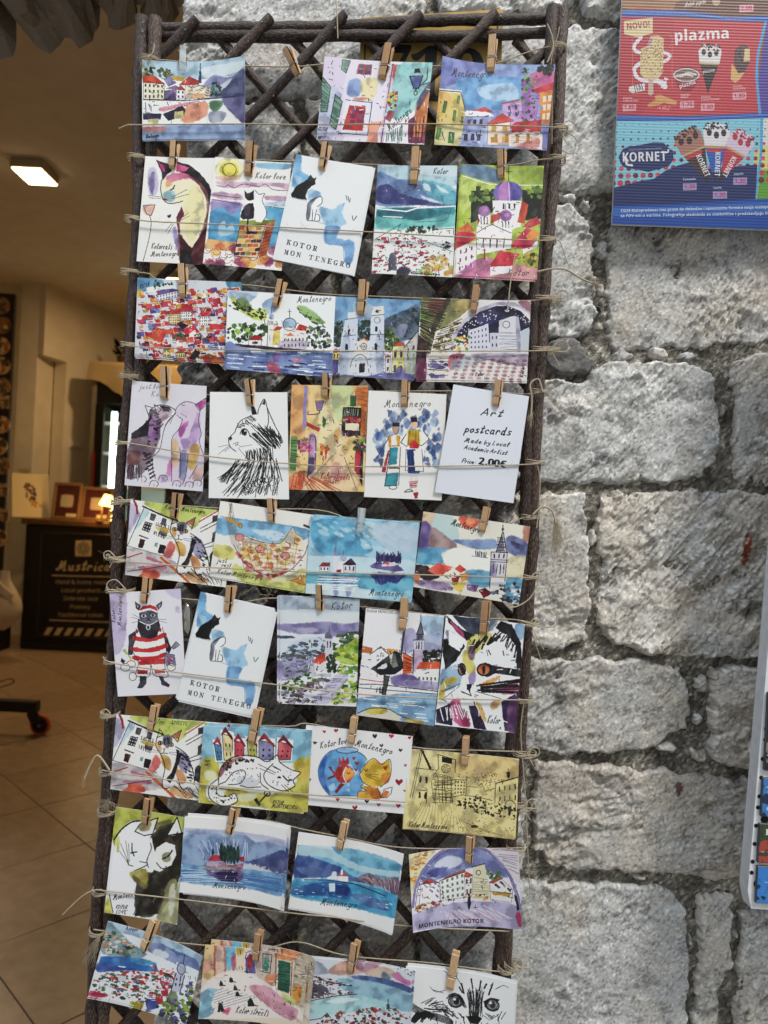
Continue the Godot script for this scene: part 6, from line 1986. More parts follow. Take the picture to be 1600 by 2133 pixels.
func art_poster() -> void:
	g("8a5c40", [280, -1010, 2240, -950, 2190, 200, 230, 110])
	w("b0825c", 0.8, [300, -300, 900, -200, 800, 90, 250, 70])
	w("6a4434", 0.8, [1000, -100, 1500, -60, 1480, 130, 700, 90])
	for i in 9: k("9c7450", 5, [470 + i * 14, -40, 440 + i * 12, 40, 420 + i * 10, 90], true)
	g("c8424e", [235, 140, 1500, 200, 1440, 700, 1460, 1010, 190, 1040])
	w("b8343f", 0.6, [235, 150, 700, 170, 500, 900, 200, 1030])
	g("5a48a0", [1530, 190, 2190, 230, 2150, 1000, 1480, 1000, 1450, 700])
	g("8cd0e4", [190, 1060, 1500, 1050, 1440, 1800, 165, 1830])
	g("e8e4dc", [1500, 1050, 2150, 1040, 2120, 1800, 1430, 1780])
	g("6aa83c", [1470, 1500, 2130, 1500, 2115, 1800, 1430, 1785])
	w("e8d870", 0.8, [1490, 1300, 2130, 1300, 2130, 1510, 1475, 1510])
	g("2f58b0", [245, 85, 800, 95, 1200, 150, 1540, 135, 2200, 170, 2200, 230, 1540, 195, 1150, 185, 800, 145, 240, 150])
	k("6a90d8", 14, [245, 108, 800, 118, 1200, 165, 1540, 160, 2200, 195])
	g("2f55ac", [195, 1020, 800, 1035, 1300, 1010, 2150, 960, 2150, 1030, 1300, 1055, 800, 1075, 190, 1075])
	k("6088d0", 12, [195, 1040, 800, 1052, 1300, 1030, 2150, 985])
	k("58a8e0", 24, [1515, 200, 1450, 480, 1440, 700, 1465, 1000], true)
	k("58a8e0", 24, [1480, 1060, 1470, 1400, 1415, 1780], true)
	# red panel
	k("e89070", 4, [420, 310, 600, 285, 670, 295, 685, 340, 685, 780])
	k("e89070", 4, [330, 340, 335, 760, 330, 835, 520, 825])
	g("ead8a8", [255, 185, 512, 155, 512, 290, 380, 330, 258, 300])
	type("NOVO!", 285, 262, 488, 240, 56, "a82c38")
	type("plazma", 712, 365, 1188, 338, 96, "f6f4f4")
	k("f2eef4", 26, [410, 330, 350, 400, 360, 450, 420, 470], true)
	k("f2eef4", 26, [600, 460, 665, 490, 640, 530, 600, 545], true)
	k("f2eef4", 30, [400, 560, 350, 610, 380, 690, 480, 720, 580, 720, 620, 760], true)
	dab(["f2eef4"], 16, [520, 720, 640, 680, 640, 820, 590, 780], 10, 24)
	g("e4cc98", [405, 430, 460, 410, 490, 320, 560, 312, 610, 340, 605, 640, 560, 700, 440, 700, 400, 650])
	dab(["7a5438", "a8845c", "f0dcb0"], 150, [410, 430, 470, 410, 500, 330, 600, 340, 600, 650, 440, 690, 405, 640], 4, 8)
	g("b490b0", [460, 410, 490, 330, 515, 345, 480, 410])
	g("d8b8a8", [475, 700, 515, 700, 520, 830, 495, 850, 470, 835])
	g("ece8e8", [300, 770, 440, 735, 445, 800, 330, 825, 300, 805])
	strokes("2c2024", 6, [340, 760, 430, 740], [350, 815, 435, 790], 5, 3)
	g("e0a868", [530, 850, 580, 840, 730, 900, 720, 930, 640, 920, 535, 880])
	g("d89c5c", [462, 930, 540, 885, 640, 900, 560, 935, 480, 950])
	dab(["e8a0a0"], 22, [530, 960, 680, 930, 640, 990], 4, 8)
	dab(["e87c80"], 26, [340, 330, 680, 300, 670, 640, 640, 660], 4, 7)
	e("7a2c34", 812, 650, 110, 60)
	e("e8e0e0", 812, 665, 118, 62)
	e("8a6a60", 812, 665, 106, 52)
	strokes("f0e8e4", 14, [720, 670, 910, 670], [812, 650, 820, 650], 7, 6)
	g("9c2c3c", [700, 690, 760, 725, 860, 725, 930, 685, 880, 780, 850, 812, 780, 812, 740, 780])
	type("plazma", 755, 782, 895, 742, 34, "f2eaea")
	cone_print(1025, 410, 1002, 830, 200, "f0ece8", "3c2a2c", "4a3430", false)
	type("plazma", 960, 650, 1065, 630, 26, "f0e8e8")
	g("e4b878", [1215, 560, 1270, 640, 1330, 640, 1290, 700, 1245, 735, 1205, 700])
	g("5a4444", [1245, 440, 1290, 400, 1350, 400, 1380, 450, 1380, 540, 1330, 640, 1270, 650, 1235, 550])
	g("e8cc98", [1330, 430, 1375, 430, 1378, 540, 1320, 545])
	dab(["7a6460", "3c2c30"], 40, [1250, 440, 1330, 410, 1320, 540, 1270, 630], 5, 9)
	var lines := [["Plazma", 250, 878, 330, 876], ["Cheesecake", 248, 900, 384, 898], ["Plazma", 762, 850, 842, 846], ["čašica", 762, 872, 826, 868], ["Plazma", 945, 868, 1025, 866], ["Cream kornet", 942, 892, 1105, 886], ["Plazma", 1228, 772, 1310, 768], ["Sendwich", 1226, 796, 1338, 790]]
	for t in lines: type(t[0], t[1], t[2], t[3], t[4], 16, "f4d8d8")
	for t in [["1.80", 245, 925, 365, 985], ["1.70", 755, 895, 880, 960], ["1.60", 940, 915, 1062, 982], ["1.80", 1222, 815, 1346, 882], ["2.00", 1282, 40, 1408, 105]]:
		g("e8a8b4", [t[1], t[2] + 4, t[3], t[2], t[3] - 2, t[4] - 2, t[1], t[4] + 4])
		type(t[0], t[1] + 14, t[4] - 14, t[3] - 14, t[4] - 18, 36, "b83048")
	hand("sladak jagoda", 790, 60, 980, 25, 36, "f0e0d8", 4)
	e("c8a890", 1075, 10, 36, 40)
	# blue panel
	for j in 9:
		for i in 22:
			var x := 195.0 + i * 66 - j * 5
			var y := 1112.0 + j * 65 - i * 1.5
			var r := 5.0 + j * 2.7
			var cc: String = ["3c4c6c", "4a5c80", "6aa0b8", "5a7890"][(i * 7 + j * 3) % 4] if j < 3 else ["6a2c34", "c84858", "8a343c", "d85a68"][(i * 5 + j * 3) % 4]
			e(cc, x, y, r, r)
	g("253468", [165, 1670, 400, 1610, 520, 1590, 620, 1520, 740, 1470, 850, 1440, 1000, 1500, 1250, 1480, 1440, 1465, 1420, 1800, 160, 1830])
	g("253468", [205, 1400, 240, 1330, 300, 1300, 380, 1295, 440, 1280, 520, 1265, 610, 1270, 640, 1310, 690, 1340, 695, 1420, 650, 1480, 580, 1500, 470, 1530, 380, 1510, 300, 1500, 240, 1480])
	type("KORNET", 245, 1440, 632, 1430, 84, "f2f0f4")
	k("f2f0f4", 18, [268, 1400, 280, 1460, 325, 1470], true)
	k("f2f0f4", 14, [600, 1350, 640, 1355, 650, 1335], true)
	type("Tvoj favorit u svim narodnim", 300, 1340, 590, 1325, 14, "9cb0d0")
	cone_print(800, 1170, 1010, 1640, 250, "b07c6c", "4a3634", "3c2c2c", true)
	cone_print(1080, 1110, 1062, 1640, 230, "eeeaf0", "2f62b8", "3a3034", true)
	cone_print(1330, 1190, 1095, 1620, 230, "e4cce0", "c03850", "b83c50", true)
	for t in [["Čokolada", 780, 1605, 890, 1600], ["Vanila", 1048, 1680, 1120, 1676], ["Jagoda", 1230, 1556, 1315, 1552]]: type(t[0], t[1], t[2], t[3], t[4], 17, "e8e8f4")
	for t in [["1.30", 778, 1628, 900, 1692], ["1.30", 1044, 1700, 1170, 1765], ["1.30", 1224, 1578, 1348, 1642]]:
		g("a898c8", [t[1], t[2] + 3, t[3], t[2], t[3], t[4], t[1], t[4] + 3])
		type(t[0], t[1] + 14, t[4] - 14, t[3] - 14, t[4] - 16, 36, "c83850")
	g("2752a8", [160, 1830, 700, 1815, 1430, 1770, 2120, 1760, 2105, 2070, 145, 2000])
	w("3f74c8", 0.7, [160, 1850, 700, 1840, 1500, 1800, 2115, 1790, 2115, 1860, 700, 1900, 160, 1920])
	type("CG24 Maloprodavac ima pravo da slobodno i samostalno formira svoje maloprodajne cijene. Navedene", 228, 1886, 1950, 1840, 25, "e8eef8")
	type("sa PDV-om u eurima. Fotografije sladoleda su simbolične i predstavljaju ilustrovani opis sladoleda", 225, 1930, 1960, 1900, 25, "e8eef8")

# ---------- masonry
func edge_distance(p: Vector2, poly: PackedVector2Array) -> float:
	var d := 1e9
	var inside := false
	var n := poly.size()
	for i in n:
		var a := poly[i]
		var b := poly[(i + 1) % n]
		var ab := b - a
		var t := clampf((p - a).dot(ab) / ab.length_squared(), 0.0, 1.0)
		d = minf(d, p.distance_squared_to(a + ab * t))
		if (a.y > p.y) != (b.y > p.y) and p.x < (b.x - a.x) * (p.y - a.y) / (b.y - a.y) + a.x: inside = not inside
	return sqrt(d) if inside else -sqrt(d)

var broad := FastNoiseLite.new()
var grain := FastNoiseLite.new()
var edges := FastNoiseLite.new()

func relief(x: float, y: float, kind: float, ang: float) -> float:
	var ca := cos(ang)
	var sa := sin(ang)
	var u := x * ca + y * sa
	var v := -x * sa + y * ca
	var wv := broad.get_noise_2d(x * 900.0, y * 900.0 + 77.0)
	var calm := clampf(0.75 + broad.get_noise_2d(x * 260.0 + 31.0, y * 260.0) * 2.2, 0.25, 1.4) * kind
	# broken ledges where flakes have split off
	var t := broad.get_noise_2d(u * 520.0 + wv * 16.0, v * 950.0) * 4.6
	var fl := floorf(t)
	var fr := t - fl
	var ledge := (fl + smoothstep(0.0, 0.16, fr)) * 0.0023 + fr * 0.0004
	# sharp creases between chisel blows
	var r1 := absf(edges.get_noise_2d(u * 430.0 + wv * 12.0, v * 1500.0))
	var r2 := absf(edges.get_noise_2d(u * 1000.0 - 300.0, v * 2500.0 + wv * 30.0))
	return broad.get_noise_2d(x * 300.0, y * 300.0) * 0.0045 + (ledge * 1.15 - r1 * 0.0105 - r2 * 0.0046) * calm + grain.get_noise_2d(x * 2900.0, y * 2900.0) * 0.0004 + 0.002

# spots: matter on the face, [centre px, centre py, half width, half height, colour]
func stone_mesh(outline_px: Array, seed_: int, kind := 1.0, spots := []) -> ArrayMesh:
	var poly := PackedVector2Array()
	for i in range(0, outline_px.size(), 2):
		var p := spot(outline_px[i], outline_px[i + 1])
		poly.append(Vector2(p.x, p.y))
	var lo := poly[0]
	var hi := poly[0]
	for p in poly:
		lo = lo.min(p)
		hi = hi.max(p)
	var step := 0.0027
	lo -= Vector2(0.008, 0.008)
	hi += Vector2(0.008, 0.008)
	var nx := int((hi.x - lo.x) / step) + 1
	var ny := int((hi.y - lo.y) / step) + 1
	var h := PackedFloat32Array()
	var ds := PackedFloat32Array()
	h.resize(nx * ny)
	ds.resize(nx * ny)
	var off := seed_ * 3.7
	var r := RandomNumberGenerator.new()
	r.seed = seed_
	var tilt := Vector2(r.randf_range(-0.03, 0.03), r.randf_range(-0.03, 0.03))
	var ang := r.randf_range(0.25, 1.1)
	var mid := (lo + hi) * 0.5
	var proud := r.randf_range(0.004, 0.009)
	for j in ny:
		for i in nx:
			var x := lo.x + i * step
			var y := lo.y + j * step
			var d := edge_distance(Vector2(x, y), poly) + edges.get_noise_2d(x * 700.0, y * 700.0) * 0.009 + 0.0022 + broad.get_noise_2d(x * 2300.0 + 9.0, y * 2300.0 + 50.0) * 0.002 + grain.get_noise_2d(x * 1300.0, y * 1300.0 + 90.0) * 0.0022
			var z := 0.0
			if d < 0.0:
				z = -0.012 + d * 6.0
			else:
				var f := minf(1.0, d / 0.0045)
				f = sqrt(f * (2.0 - f))
				z = -0.012 + f * (0.012 + proud + (x - mid.x) * tilt.x + (y - mid.y) * tilt.y + relief(x + off, y + off * 0.7, kind, ang))
			h[j * nx + i] = z
			ds[j * nx + i] = d
	var verts := PackedVector3Array()
	var norms := PackedVector3Array()
	var cols := PackedColorArray()
	var uvs := PackedVector2Array()
	var idx := PackedInt32Array()
	var at_ := PackedInt32Array()
	at_.resize(nx * ny)
	at_.fill(-1)
	var warm := r.randf_range(-0.05, 0.95)
	var tone := r.randf_range(0.86, 1.1)
	var sp := []
	for s in spots:
		var p := spot(s[0], s[1])
		sp.append([p.x, p.y, s[2] / 1435.0, s[3] / 1435.0, s[4]])
	for j in ny:
		for i in nx:
			var q := j * nx + i
			if ds[q] < -0.007: continue
			var x := lo.x + i * step
			var y := lo.y + j * step
			at_[q] = verts.size()
			verts.append(Vector3(x, y, h[q]))
			var gx := (h[j * nx + mini(i + 1, nx - 1)] - h[j * nx + maxi(i - 1, 0)]) / (2.0 * step)
			var gy := (h[mini(j + 1, ny - 1) * nx + i] - h[maxi(j - 1, 0) * nx + i]) / (2.0 * step)
			norms.append(Vector3(-gx, -gy, 1.0).normalized())
			var stain := edges.get_noise_2d(x * 420.0 + off * 13.0, y * 900.0 - off) + grain.get_noise_2d(x * 1800.0, y * 1800.0) * 0.5
			var n1 := broad.get_noise_2d(x * 1500.0 + off * 90.0, y * 1500.0)
			var n2 := grain.get_noise_2d(x * 3800.0, y * 3800.0 + off)
			var n3 := edges.get_noise_2d(x * 260.0 - off * 40.0, y * 260.0)
			var base := Color(0.57, 0.57, 0.565).lerp(Color(0.62, 0.565, 0.5), clampf(warm + n3 * 0.9, 0.0, 1.0))
			var m := tone * (1.0 + n1 * 0.22 + n2 * 0.28)
			if n2 > 0.34: m *= 1.25
			if n2 + n1 * 0.5 < -0.42: m *= 0.6
			if stain > 0.42: m *= 0.62
			elif stain < -0.45: m *= 1.16
			base = Color(base.r * m, base.g * m, base.b * m)
			for s in sp:
				var ex: float = (x - s[0]) / s[2]
				var ey: float = (y - s[1]) / s[3]
				if ex * ex + ey * ey + edges.get_noise_2d(x * 4200.0, y * 4200.0) * 1.1 < 0.75: base = s[4]
			cols.append(base)
			uvs.append(Vector2(x, -y) * 3.0 + Vector2(off, off))
	for j in ny - 1:
		for i in nx - 1:
			var a := at_[j * nx + i]
			var b := at_[j * nx + i + 1]
			var c := at_[(j + 1) * nx + i + 1]
			var d := at_[(j + 1) * nx + i]
			if a < 0 or b < 0 or c < 0 or d < 0: continue
			idx.append_array([a, d, c, a, c, b])
	var arr := []
	arr.resize(Mesh.ARRAY_MAX)
	arr[Mesh.ARRAY_VERTEX] = verts
	arr[Mesh.ARRAY_NORMAL] = norms
	arr[Mesh.ARRAY_COLOR] = cols
	arr[Mesh.ARRAY_TEX_UV] = uvs
	arr[Mesh.ARRAY_INDEX] = idx
	var mesh := ArrayMesh.new()
	mesh.add_surface_from_arrays(Mesh.PRIMITIVE_TRIANGLES, arr)
	return mesh

func mortar_mesh(x0: float, y0: float, x1: float, y1: float, step: float) -> ArrayMesh:
	var nx := int((x1 - x0) / step) + 1
	var ny := int((y1 - y0) / step) + 1
	var h := PackedFloat32Array()
	h.resize(nx * ny)
	for j in ny:
		for i in nx:
			var x := x0 + i * step
			var y := y0 + j * step
			h[j * nx + i] = -0.0042 + broad.get_noise_2d(x * 600.0, y * 600.0) * 0.005 + edges.get_noise_2d(x * 1500.0, y * 1500.0) * 0.0045 + grain.get_noise_2d(x * 4200.0, y * 4200.0) * 0.003
	var verts := PackedVector3Array()
	var norms := PackedVector3Array()
	var cols := PackedColorArray()
	var uvs := PackedVector2Array()
	var idx := PackedInt32Array()
	for j in ny:
		for i in nx:
			var x := x0 + i * step
			var y := y0 + j * step
			verts.append(Vector3(x, y, h[j * nx + i]))
			var gx := (h[j * nx + mini(i + 1, nx - 1)] - h[j * nx + maxi(i - 1, 0)]) / (2.0 * step)
			var gy := (h[mini(j + 1, ny - 1) * nx + i] - h[maxi(j - 1, 0) * nx + i]) / (2.0 * step)
			norms.append(Vector3(-gx, -gy, 1.0).normalized())
			var n := grain.get_noise_2d(x * 7000.0, y * 7000.0)
			var m := edges.get_noise_2d(x * 500.0, y * 500.0)
			var c := Color(0.17, 0.155, 0.13).lerp(Color(0.36, 0.335, 0.29), clampf(0.45 + m * 1.1, 0.0, 1.0))
			var f := 1.0 + n * 1.3
			if n > 0.3: f *= 1.6
			cols.append(Color(c.r * f, c.g * f, c.b * f))
			uvs.append(Vector2(x, -y) * 5.0)
	for j in ny - 1:
		for i in nx - 1:
			var a := j * nx + i
			idx.append_array([a, a + nx, a + nx + 1, a, a + nx + 1, a + 1])
	var arr := []
	arr.resize(Mesh.ARRAY_MAX)
	arr[Mesh.ARRAY_VERTEX] = verts
	arr[Mesh.ARRAY_NORMAL] = norms
	arr[Mesh.ARRAY_COLOR] = cols
	arr[Mesh.ARRAY_TEX_UV] = uvs
	arr[Mesh.ARRAY_INDEX] = idx
	var mesh := ArrayMesh.new()
	mesh.add_surface_from_arrays(Mesh.PRIMITIVE_TRIANGLES, arr)
	return mesh

func rough_surface(freq: float, relief_cm: float, seed_: int) -> StandardMaterial3D:
	var m := StandardMaterial3D.new()
	m.vertex_color_use_as_albedo = true
	m.roughness = 0.9
	var n := FastNoiseLite.new()
	n.seed = seed_
	n.frequency = freq
	n.fractal_octaves = 5
	n.fractal_gain = 0.6
	var t := NoiseTexture2D.new()
	t.width = 1024
	t.height = 1024
	t.seamless = true
	t.noise = n
	m.heightmap_enabled = true
	m.heightmap_texture = t
	m.heightmap_scale = relief_cm
	var t3 := NoiseTexture2D.new()
	t3.width = 1024
	t3.height = 1024
	t3.seamless = true
	var n3 := FastNoiseLite.new()
	n3.seed = seed_ + 5
	n3.frequency = 0.045
	n3.fractal_octaves = 4
	n3.fractal_gain = 0.7
	t3.noise = n3
	var ramp := Gradient.new()
	ramp.offsets = PackedFloat32Array([0.0, 0.3, 0.5, 1.0])
	ramp.colors = PackedColorArray([Color(0.62, 0.6, 0.57), Color(0.92, 0.91, 0.9), Color(0.99, 0.99, 0.98), Color(1, 1, 1)])
	t3.color_ramp = ramp
	m.albedo_texture = t3
	return m

func build_wall() -> void:
	broad.seed = 4
	broad.frequency = 0.02
	broad.fractal_octaves = 4
	grain.seed = 15
	grain.frequency = 0.05
	grain.fractal_octaves = 3
	edges.seed = 22
	edges.frequency = 0.03
	edges.fractal_octaves = 3
	var wall := thing("stone_wall", "old wall of rough grey limestone blocks in crumbling mortar", "wall", Vector3.ZERO)
	var stone_mat := rough_surface(0.05, 0.06, 3)
	var mortar_mat := rough_surface(0.06, 0.3, 8)
	put("wall_core", box(Vector3(2.1, 5.0, 0.44), 0.0, Vector3(0.76, 2.3, -0.26)), speckle(paint("a49c90", 0.95), Color("8c8478"), Color("b8b0a4"), 0.02, Vector3(2, 2, 2), 5), wall)
	var lintel := put("wall_above_door", box(Vector3(4.0, 2.1, 0.5), 0.0, Vector3(-2.3, 3.75, -0.25)), speckle(paint("a49c90", 0.95), Color("8c8478"), Color("b8b0a4"), 0.02, Vector3(2, 2, 2), 6), wall)
	lintel.name = "wall_above_door"
	put("wall_beyond_door", box(Vector3(2.8, 2.9, 0.5), 0.0, Vector3(-2.9, 1.24, -0.25)), lintel.material_override, wall)
	put("mortar", mortar_mesh(-0.288, 0.25, 0.82, 2.2, 0.0034), mortar_mat, wall)
	var S := [
		[382, -330, 885, -330, 888, 180, 700, 200, 385, 205], [912, -330, 1190, -330, 1195, 18, 1060, 22, 915, 28], [1205, -330, 1560, -330, 1560, 45, 1300, 50, 1212, 30], [1580, -330, 1960, -330, 1960, 50, 1580, 48],
		[392, 222, 618, 218, 622, 420, 388, 424], [638, 215, 905, 205, 905, 425, 640, 425], [925, 52, 1060, 44, 1210, 60, 1560, 72, 1560, 395, 1240, 398, 1130, 402, 1000, 420, 925, 425], [1580, 70, 1960, 75, 1960, 395, 1580, 395],
		[388, 442, 690, 440, 690, 735, 378, 735], [712, 440, 960, 435, 960, 735, 712, 735], [980, 440, 1130, 422, 1180, 432, 1225, 462, 1232, 560, 1240, 640, 1225, 690, 1160, 706, 980, 735], [1290, 425, 1960, 420, 1960, 715, 1600, 712, 1450, 722, 1290, 728, 1262, 705, 1264, 600, 1270, 490],
		[376, 752, 640, 750, 642, 1000, 370, 1002], [662, 750, 900, 748, 905, 1002, 662, 1002], [925, 752, 1100, 762, 1130, 790, 1215, 796, 1260, 762, 1330, 755, 1450, 765, 1485, 790, 1490, 860, 1487, 950, 1460, 988, 1400, 1003, 1250, 1006, 1120, 998, 925, 1002], [1530, 745, 1590, 738, 1960, 735, 1960, 1005, 1590, 1012, 1532, 995, 1526, 880],
		[370, 1018, 560, 1016, 560, 1200, 368, 1200], [366, 1215, 620, 1215, 620, 1370, 362, 1372], [580, 1016, 880, 1018, 880, 1200, 580, 1200], [640, 1215, 880, 1218, 880, 1365, 640, 1368], [900, 1020, 1078, 1022, 1074, 1350, 900, 1360],
		[1098, 1026, 1213, 1029, 1220, 1100, 1223, 1250, 1220, 1330, 1150, 1350, 1096, 1343], [1248, 1023, 1420, 1025, 1625, 1030, 1625, 1372, 1480, 1366, 1340, 1360, 1270, 1330, 1238, 1295, 1252, 1200, 1244, 1100], [1645, 1025, 1960, 1025, 1960, 1370, 1645, 1372],
		[360, 1388, 640, 1385, 640, 1570, 358, 1572], [660, 1385, 860, 1382, 860, 1568, 660, 1570], [880, 1382, 1090, 1368, 1180, 1375, 1360, 1374, 1410, 1395, 1432, 1450, 1428, 1515, 1385, 1533, 1320, 1565, 1200, 1570, 1100, 1560, 880, 1570], [1482, 1390, 1590, 1384, 1960, 1385, 1960, 1590, 1600, 1596, 1485, 1590, 1478, 1500],
		[356, 1590, 560, 1588, 560, 1815, 350, 1820], [580, 1588, 820, 1588, 820, 1815, 580, 1818], [840, 1588, 1090, 1588, 1090, 1815, 840, 1818], [1117, 1590, 1250, 1597, 1400, 1608, 1520, 1622, 1625, 1637, 1625, 1830, 1480, 1826, 1300, 1810, 1200, 1812, 1150, 1798, 1114, 1768, 1112, 1650], [1645, 1615, 1960, 1615, 1960, 1835, 1645, 1835],
		[348, 1838, 600, 1836, 600, 2150, 330, 2150], [620, 1836, 860, 1838, 860, 2150, 620, 2150], [880, 1838, 1090, 1835, 1160, 1840, 1300, 1840, 1400, 1862, 1428, 1887, 1432, 2000, 1425, 2150, 880, 2150], [1452, 1870, 1520, 1867, 1520, 2000, 1490, 2080, 1486, 2150, 1442, 2150, 1454, 1980], [1545, 1905, 1625, 1882, 1960, 1880, 1960, 2150, 1522, 2150, 1540, 2020],
		[320, 2168, 700, 2168, 700, 2450, 318, 2450], [720, 2168, 1100, 2168, 1100, 2450, 720, 2450], [1120, 2168, 1500, 2168, 1500, 2450, 1120, 2450], [1520, 2168, 1960, 2168, 1960, 2450, 1520, 2450]]
	for i in S.size():
		var kind: float = [0.95, 0.7, 1.05, 0.85, 0.6][i % 5]
		if i in [0, 4, 5, 33, 34, 35]: kind = 0.45
		var spots := []
		if i == 22: spots = [[1552, 1145, 12, 34, Color(0.30, 0.075, 0.04)]]
		if i == 31: spots = [[1413, 1642, 9, 18, Color(0.17, 0.09, 0.08)]]
		put("stone", stone_mesh(S[i], 11 + i * 7, kind, spots), stone_mat, wall)
	var chip := 900
	for p in [[1255, 520, 9, 13], [1250, 600, 7, 9], [1300, 742, 16, 7], [1372, 740, 18, 8], [1432, 746, 12, 7], [1508, 850, 9, 14], [1507, 930, 8, 12], [1462, 1425, 7, 10], [1452, 1500, 6, 7], [1400, 1557, 20, 9], [1450, 1572, 13, 9], [1234, 1120, 6, 12], [1231, 1220, 5, 13], [1437, 1955, 5, 14], [1531, 1945, 7, 13], [1330, 1826, 16, 6], [1180, 414, 14, 7], [1218, 432, 9, 10]]:
		var ring := []
		for i in 9:
			var a: float = TAU * i / 9 + p[0]
			var rr: float = 1.0 + 0.25 * sin(a * 3.0 + p[1])
			ring.append_array([p[0] + cos(a) * p[2] * rr, p[1] + sin(a) * p[3] * rr])
		put("packing_stone", stone_mesh(ring, chip, 0.5), stone_mat, wall)
		chip += 1
	var patch := []
	for i in 22:
		var a := TAU * i / 22
		var rr := 43.0 * (1.0 + 0.16 * sin(a * 2.0 + 1.0) + 0.07 * sin(a * 5.0))
		patch.append_array([1178 + cos(a) * rr, 748 + sin(a) * rr])
	put("cement_patch", stone_mesh(patch, 5, 0.2, [[1178, 748, 400, 400, Color(0.20, 0.195, 0.19)]]), stone_mat, wall)
	# a plastic wall plug left in the joint
	var plug := thing("wall_plug", "black ring of a wall plug sunk in the mortar joint", "plug", spot(1240, 650, -0.004))
	var tm := TorusMesh.new()
	tm.inner_radius = 0.0042
	tm.outer_radius = 0.0072
	tm.rings = 20
	tm.ring_segments = 10
	var rim := put("rim", tm, paint("1c1c1e", 0.45), plug, Vector3(0, 0, 0.006))
	rim.rotation.x = PI / 2
	put("sleeve", tube([Vector3(0, 0, -0.02), Vector3(0, 0, 0.006)], 0.0066, 14, false), paint("2a2a2c", 0.6), plug)
	put("bottom", tube([Vector3(0, 0, -0.018), Vector3(0, 0, -0.012)], 0.0064, 14), paint("121214", 0.8), plug)

# ---------- willow rack
func stick(a: Vector3, b: Vector3, r: float, seed_: int, wobble := 0.0022, way := []) -> ArrayMesh:
	var rr := RandomNumberGenerator.new()
	rr.seed = seed_
	var l := a.distance_to(b)
	var n := maxi(4, int(l / 0.016))
	var pts := []
	var radii := []
	var p1 := rr.randf() * TAU
	var p2 := rr.randf() * TAU
	var side := (b - a).normalized().cross(Vector3(0, 0, 1))
	for i in n + 1:
		var t := float(i) / n
		var s := t * l
		var k0 := sin(s * 9.0 + p1) * wobble + sin(s * 23.0 + p2) * wobble * 0.35
		var on := a.lerp(b, t)
		for w0 in way.size() - 1:
			if on.y <= way[w0].y and on.y >= way[w0 + 1].y:
				on.x = lerpf(way[w0].x, way[w0 + 1].x, (way[w0].y - on.y) / (way[w0].y - way[w0 + 1].y))
		pts.append(on + side * k0 + Vector3(0, 0, sin(s * 13.0 + p2) * wobble * 0.3))
		radii.append(r * (1.06 - 0.12 * t + rr.randf_range(-0.08, 0.08) + (0.2 if rr.randf() < 0.14 else 0.0)))
	return tube(pts, radii, 9)

func bark(a: String, b: String, seed_: int) -> StandardMaterial3D:
	var m := paint("ffffff", 0.58)
	speckle(m, Color(a), Color(b), 0.03, Vector3(2.0, 0.8, 1.0), seed_, 0.12, false)
	var t: NoiseTexture2D = m.albedo_texture
	t.color_ramp.add_point(0.62, Color(b))
	t.color_ramp.add_point(0.44, Color(a))
	t.color_ramp.set_color(t.color_ramp.get_point_count() - 1, Color("a0907e"))
	return m

func side_x(side: int, y: float) -> float:
	return (311.0 - (y - 38.0) * 0.042 if y < 1000.0 else 270.6 - (y - 1000.0) * 0.0575) if side < 0 else 1160.0 - (y - 18.0) * 0.057

var fibre: StandardMaterial3D

func twine(rack: Node3D, px: Array, z: float, r := 0.00085, part := "twine") -> void:
	var pts := []
	for i in range(0, px.size(), 2): pts.append(spot(px[i], px[i + 1], z) - rack.position)
	pts = smooth_line(pts, 5)
	var st := start()
	tube_into(st, pts, r, 6)
	# a second strand winds round the first, and loose hairs stand off
	var wound := []
	var along := 0.0
	for i in pts.size() - 1:
		var m := maxi(1, int(pts[i].distance_to(pts[i + 1]) / 0.003))
		for k0 in m:
			var p: Vector3 = pts[i].lerp(pts[i + 1], float(k0) / m)
			along += pts[i].distance_to(pts[i + 1]) / m
			wound.append(p + Vector3(0, cos(along * 900.0), sin(along * 900.0)) * r * 0.6)
	if wound.size() > 2: tube_into(st, wound, r * 0.62, 5)
	for i in int(along / 0.016):
		var p: Vector3 = wound[rng.randi() % wound.size()]
		var d := Vector3(rng.randfn(0, 1), rng.randfn(0, 1), absf(rng.randfn(0, 0.4))).normalized()
		tube_into(st, [p, p + d * 0.004 + Vector3(0, 0, 0.001), p + d * rng.randf_range(0.005, 0.011)], 0.00013, 3, false)
	put(part, st.commit(), fibre, rack)

func bow(rack: Node3D, x: float, y: float, dir: float, size: float, z := 0.076) -> void:
	var s := size
	twine(rack, [x, y, x + dir * s * 0.5, y - s * 0.5, x + dir * s * 0.95, y - s * 0.35, x + dir * s * 0.9, y + s * 0.1, x + dir * s * 0.4, y + s * 0.12, x, y + 3], z, 0.0008, "bow")
	twine(rack, [x, y, x + dir * s * 0.25, y + s * 0.5, x + dir * s * 0.5, y + s * 0.95], z, 0.0007, "loose_end")
	wrap_knot(rack, x, y)

func wrap_knot(rack: Node3D, x: float, y: float) -> void:
	var st := start()
	var c := spot(x, y, 0.066) - rack.position
	for q in 3:
		var pts := []
		for i in 13:
			var a := TAU * i / 12
			pts.append(c + Vector3(cos(a) * 0.0125, -0.003 + q * 0.0022 + sin(a * 2.0 + q) * 0.0012, sin(a) * 0.0125 - 0.002))
		tube_into(st, pts, 0.0008, 5, false)
	put("knot", st.commit(), fibre, rack)

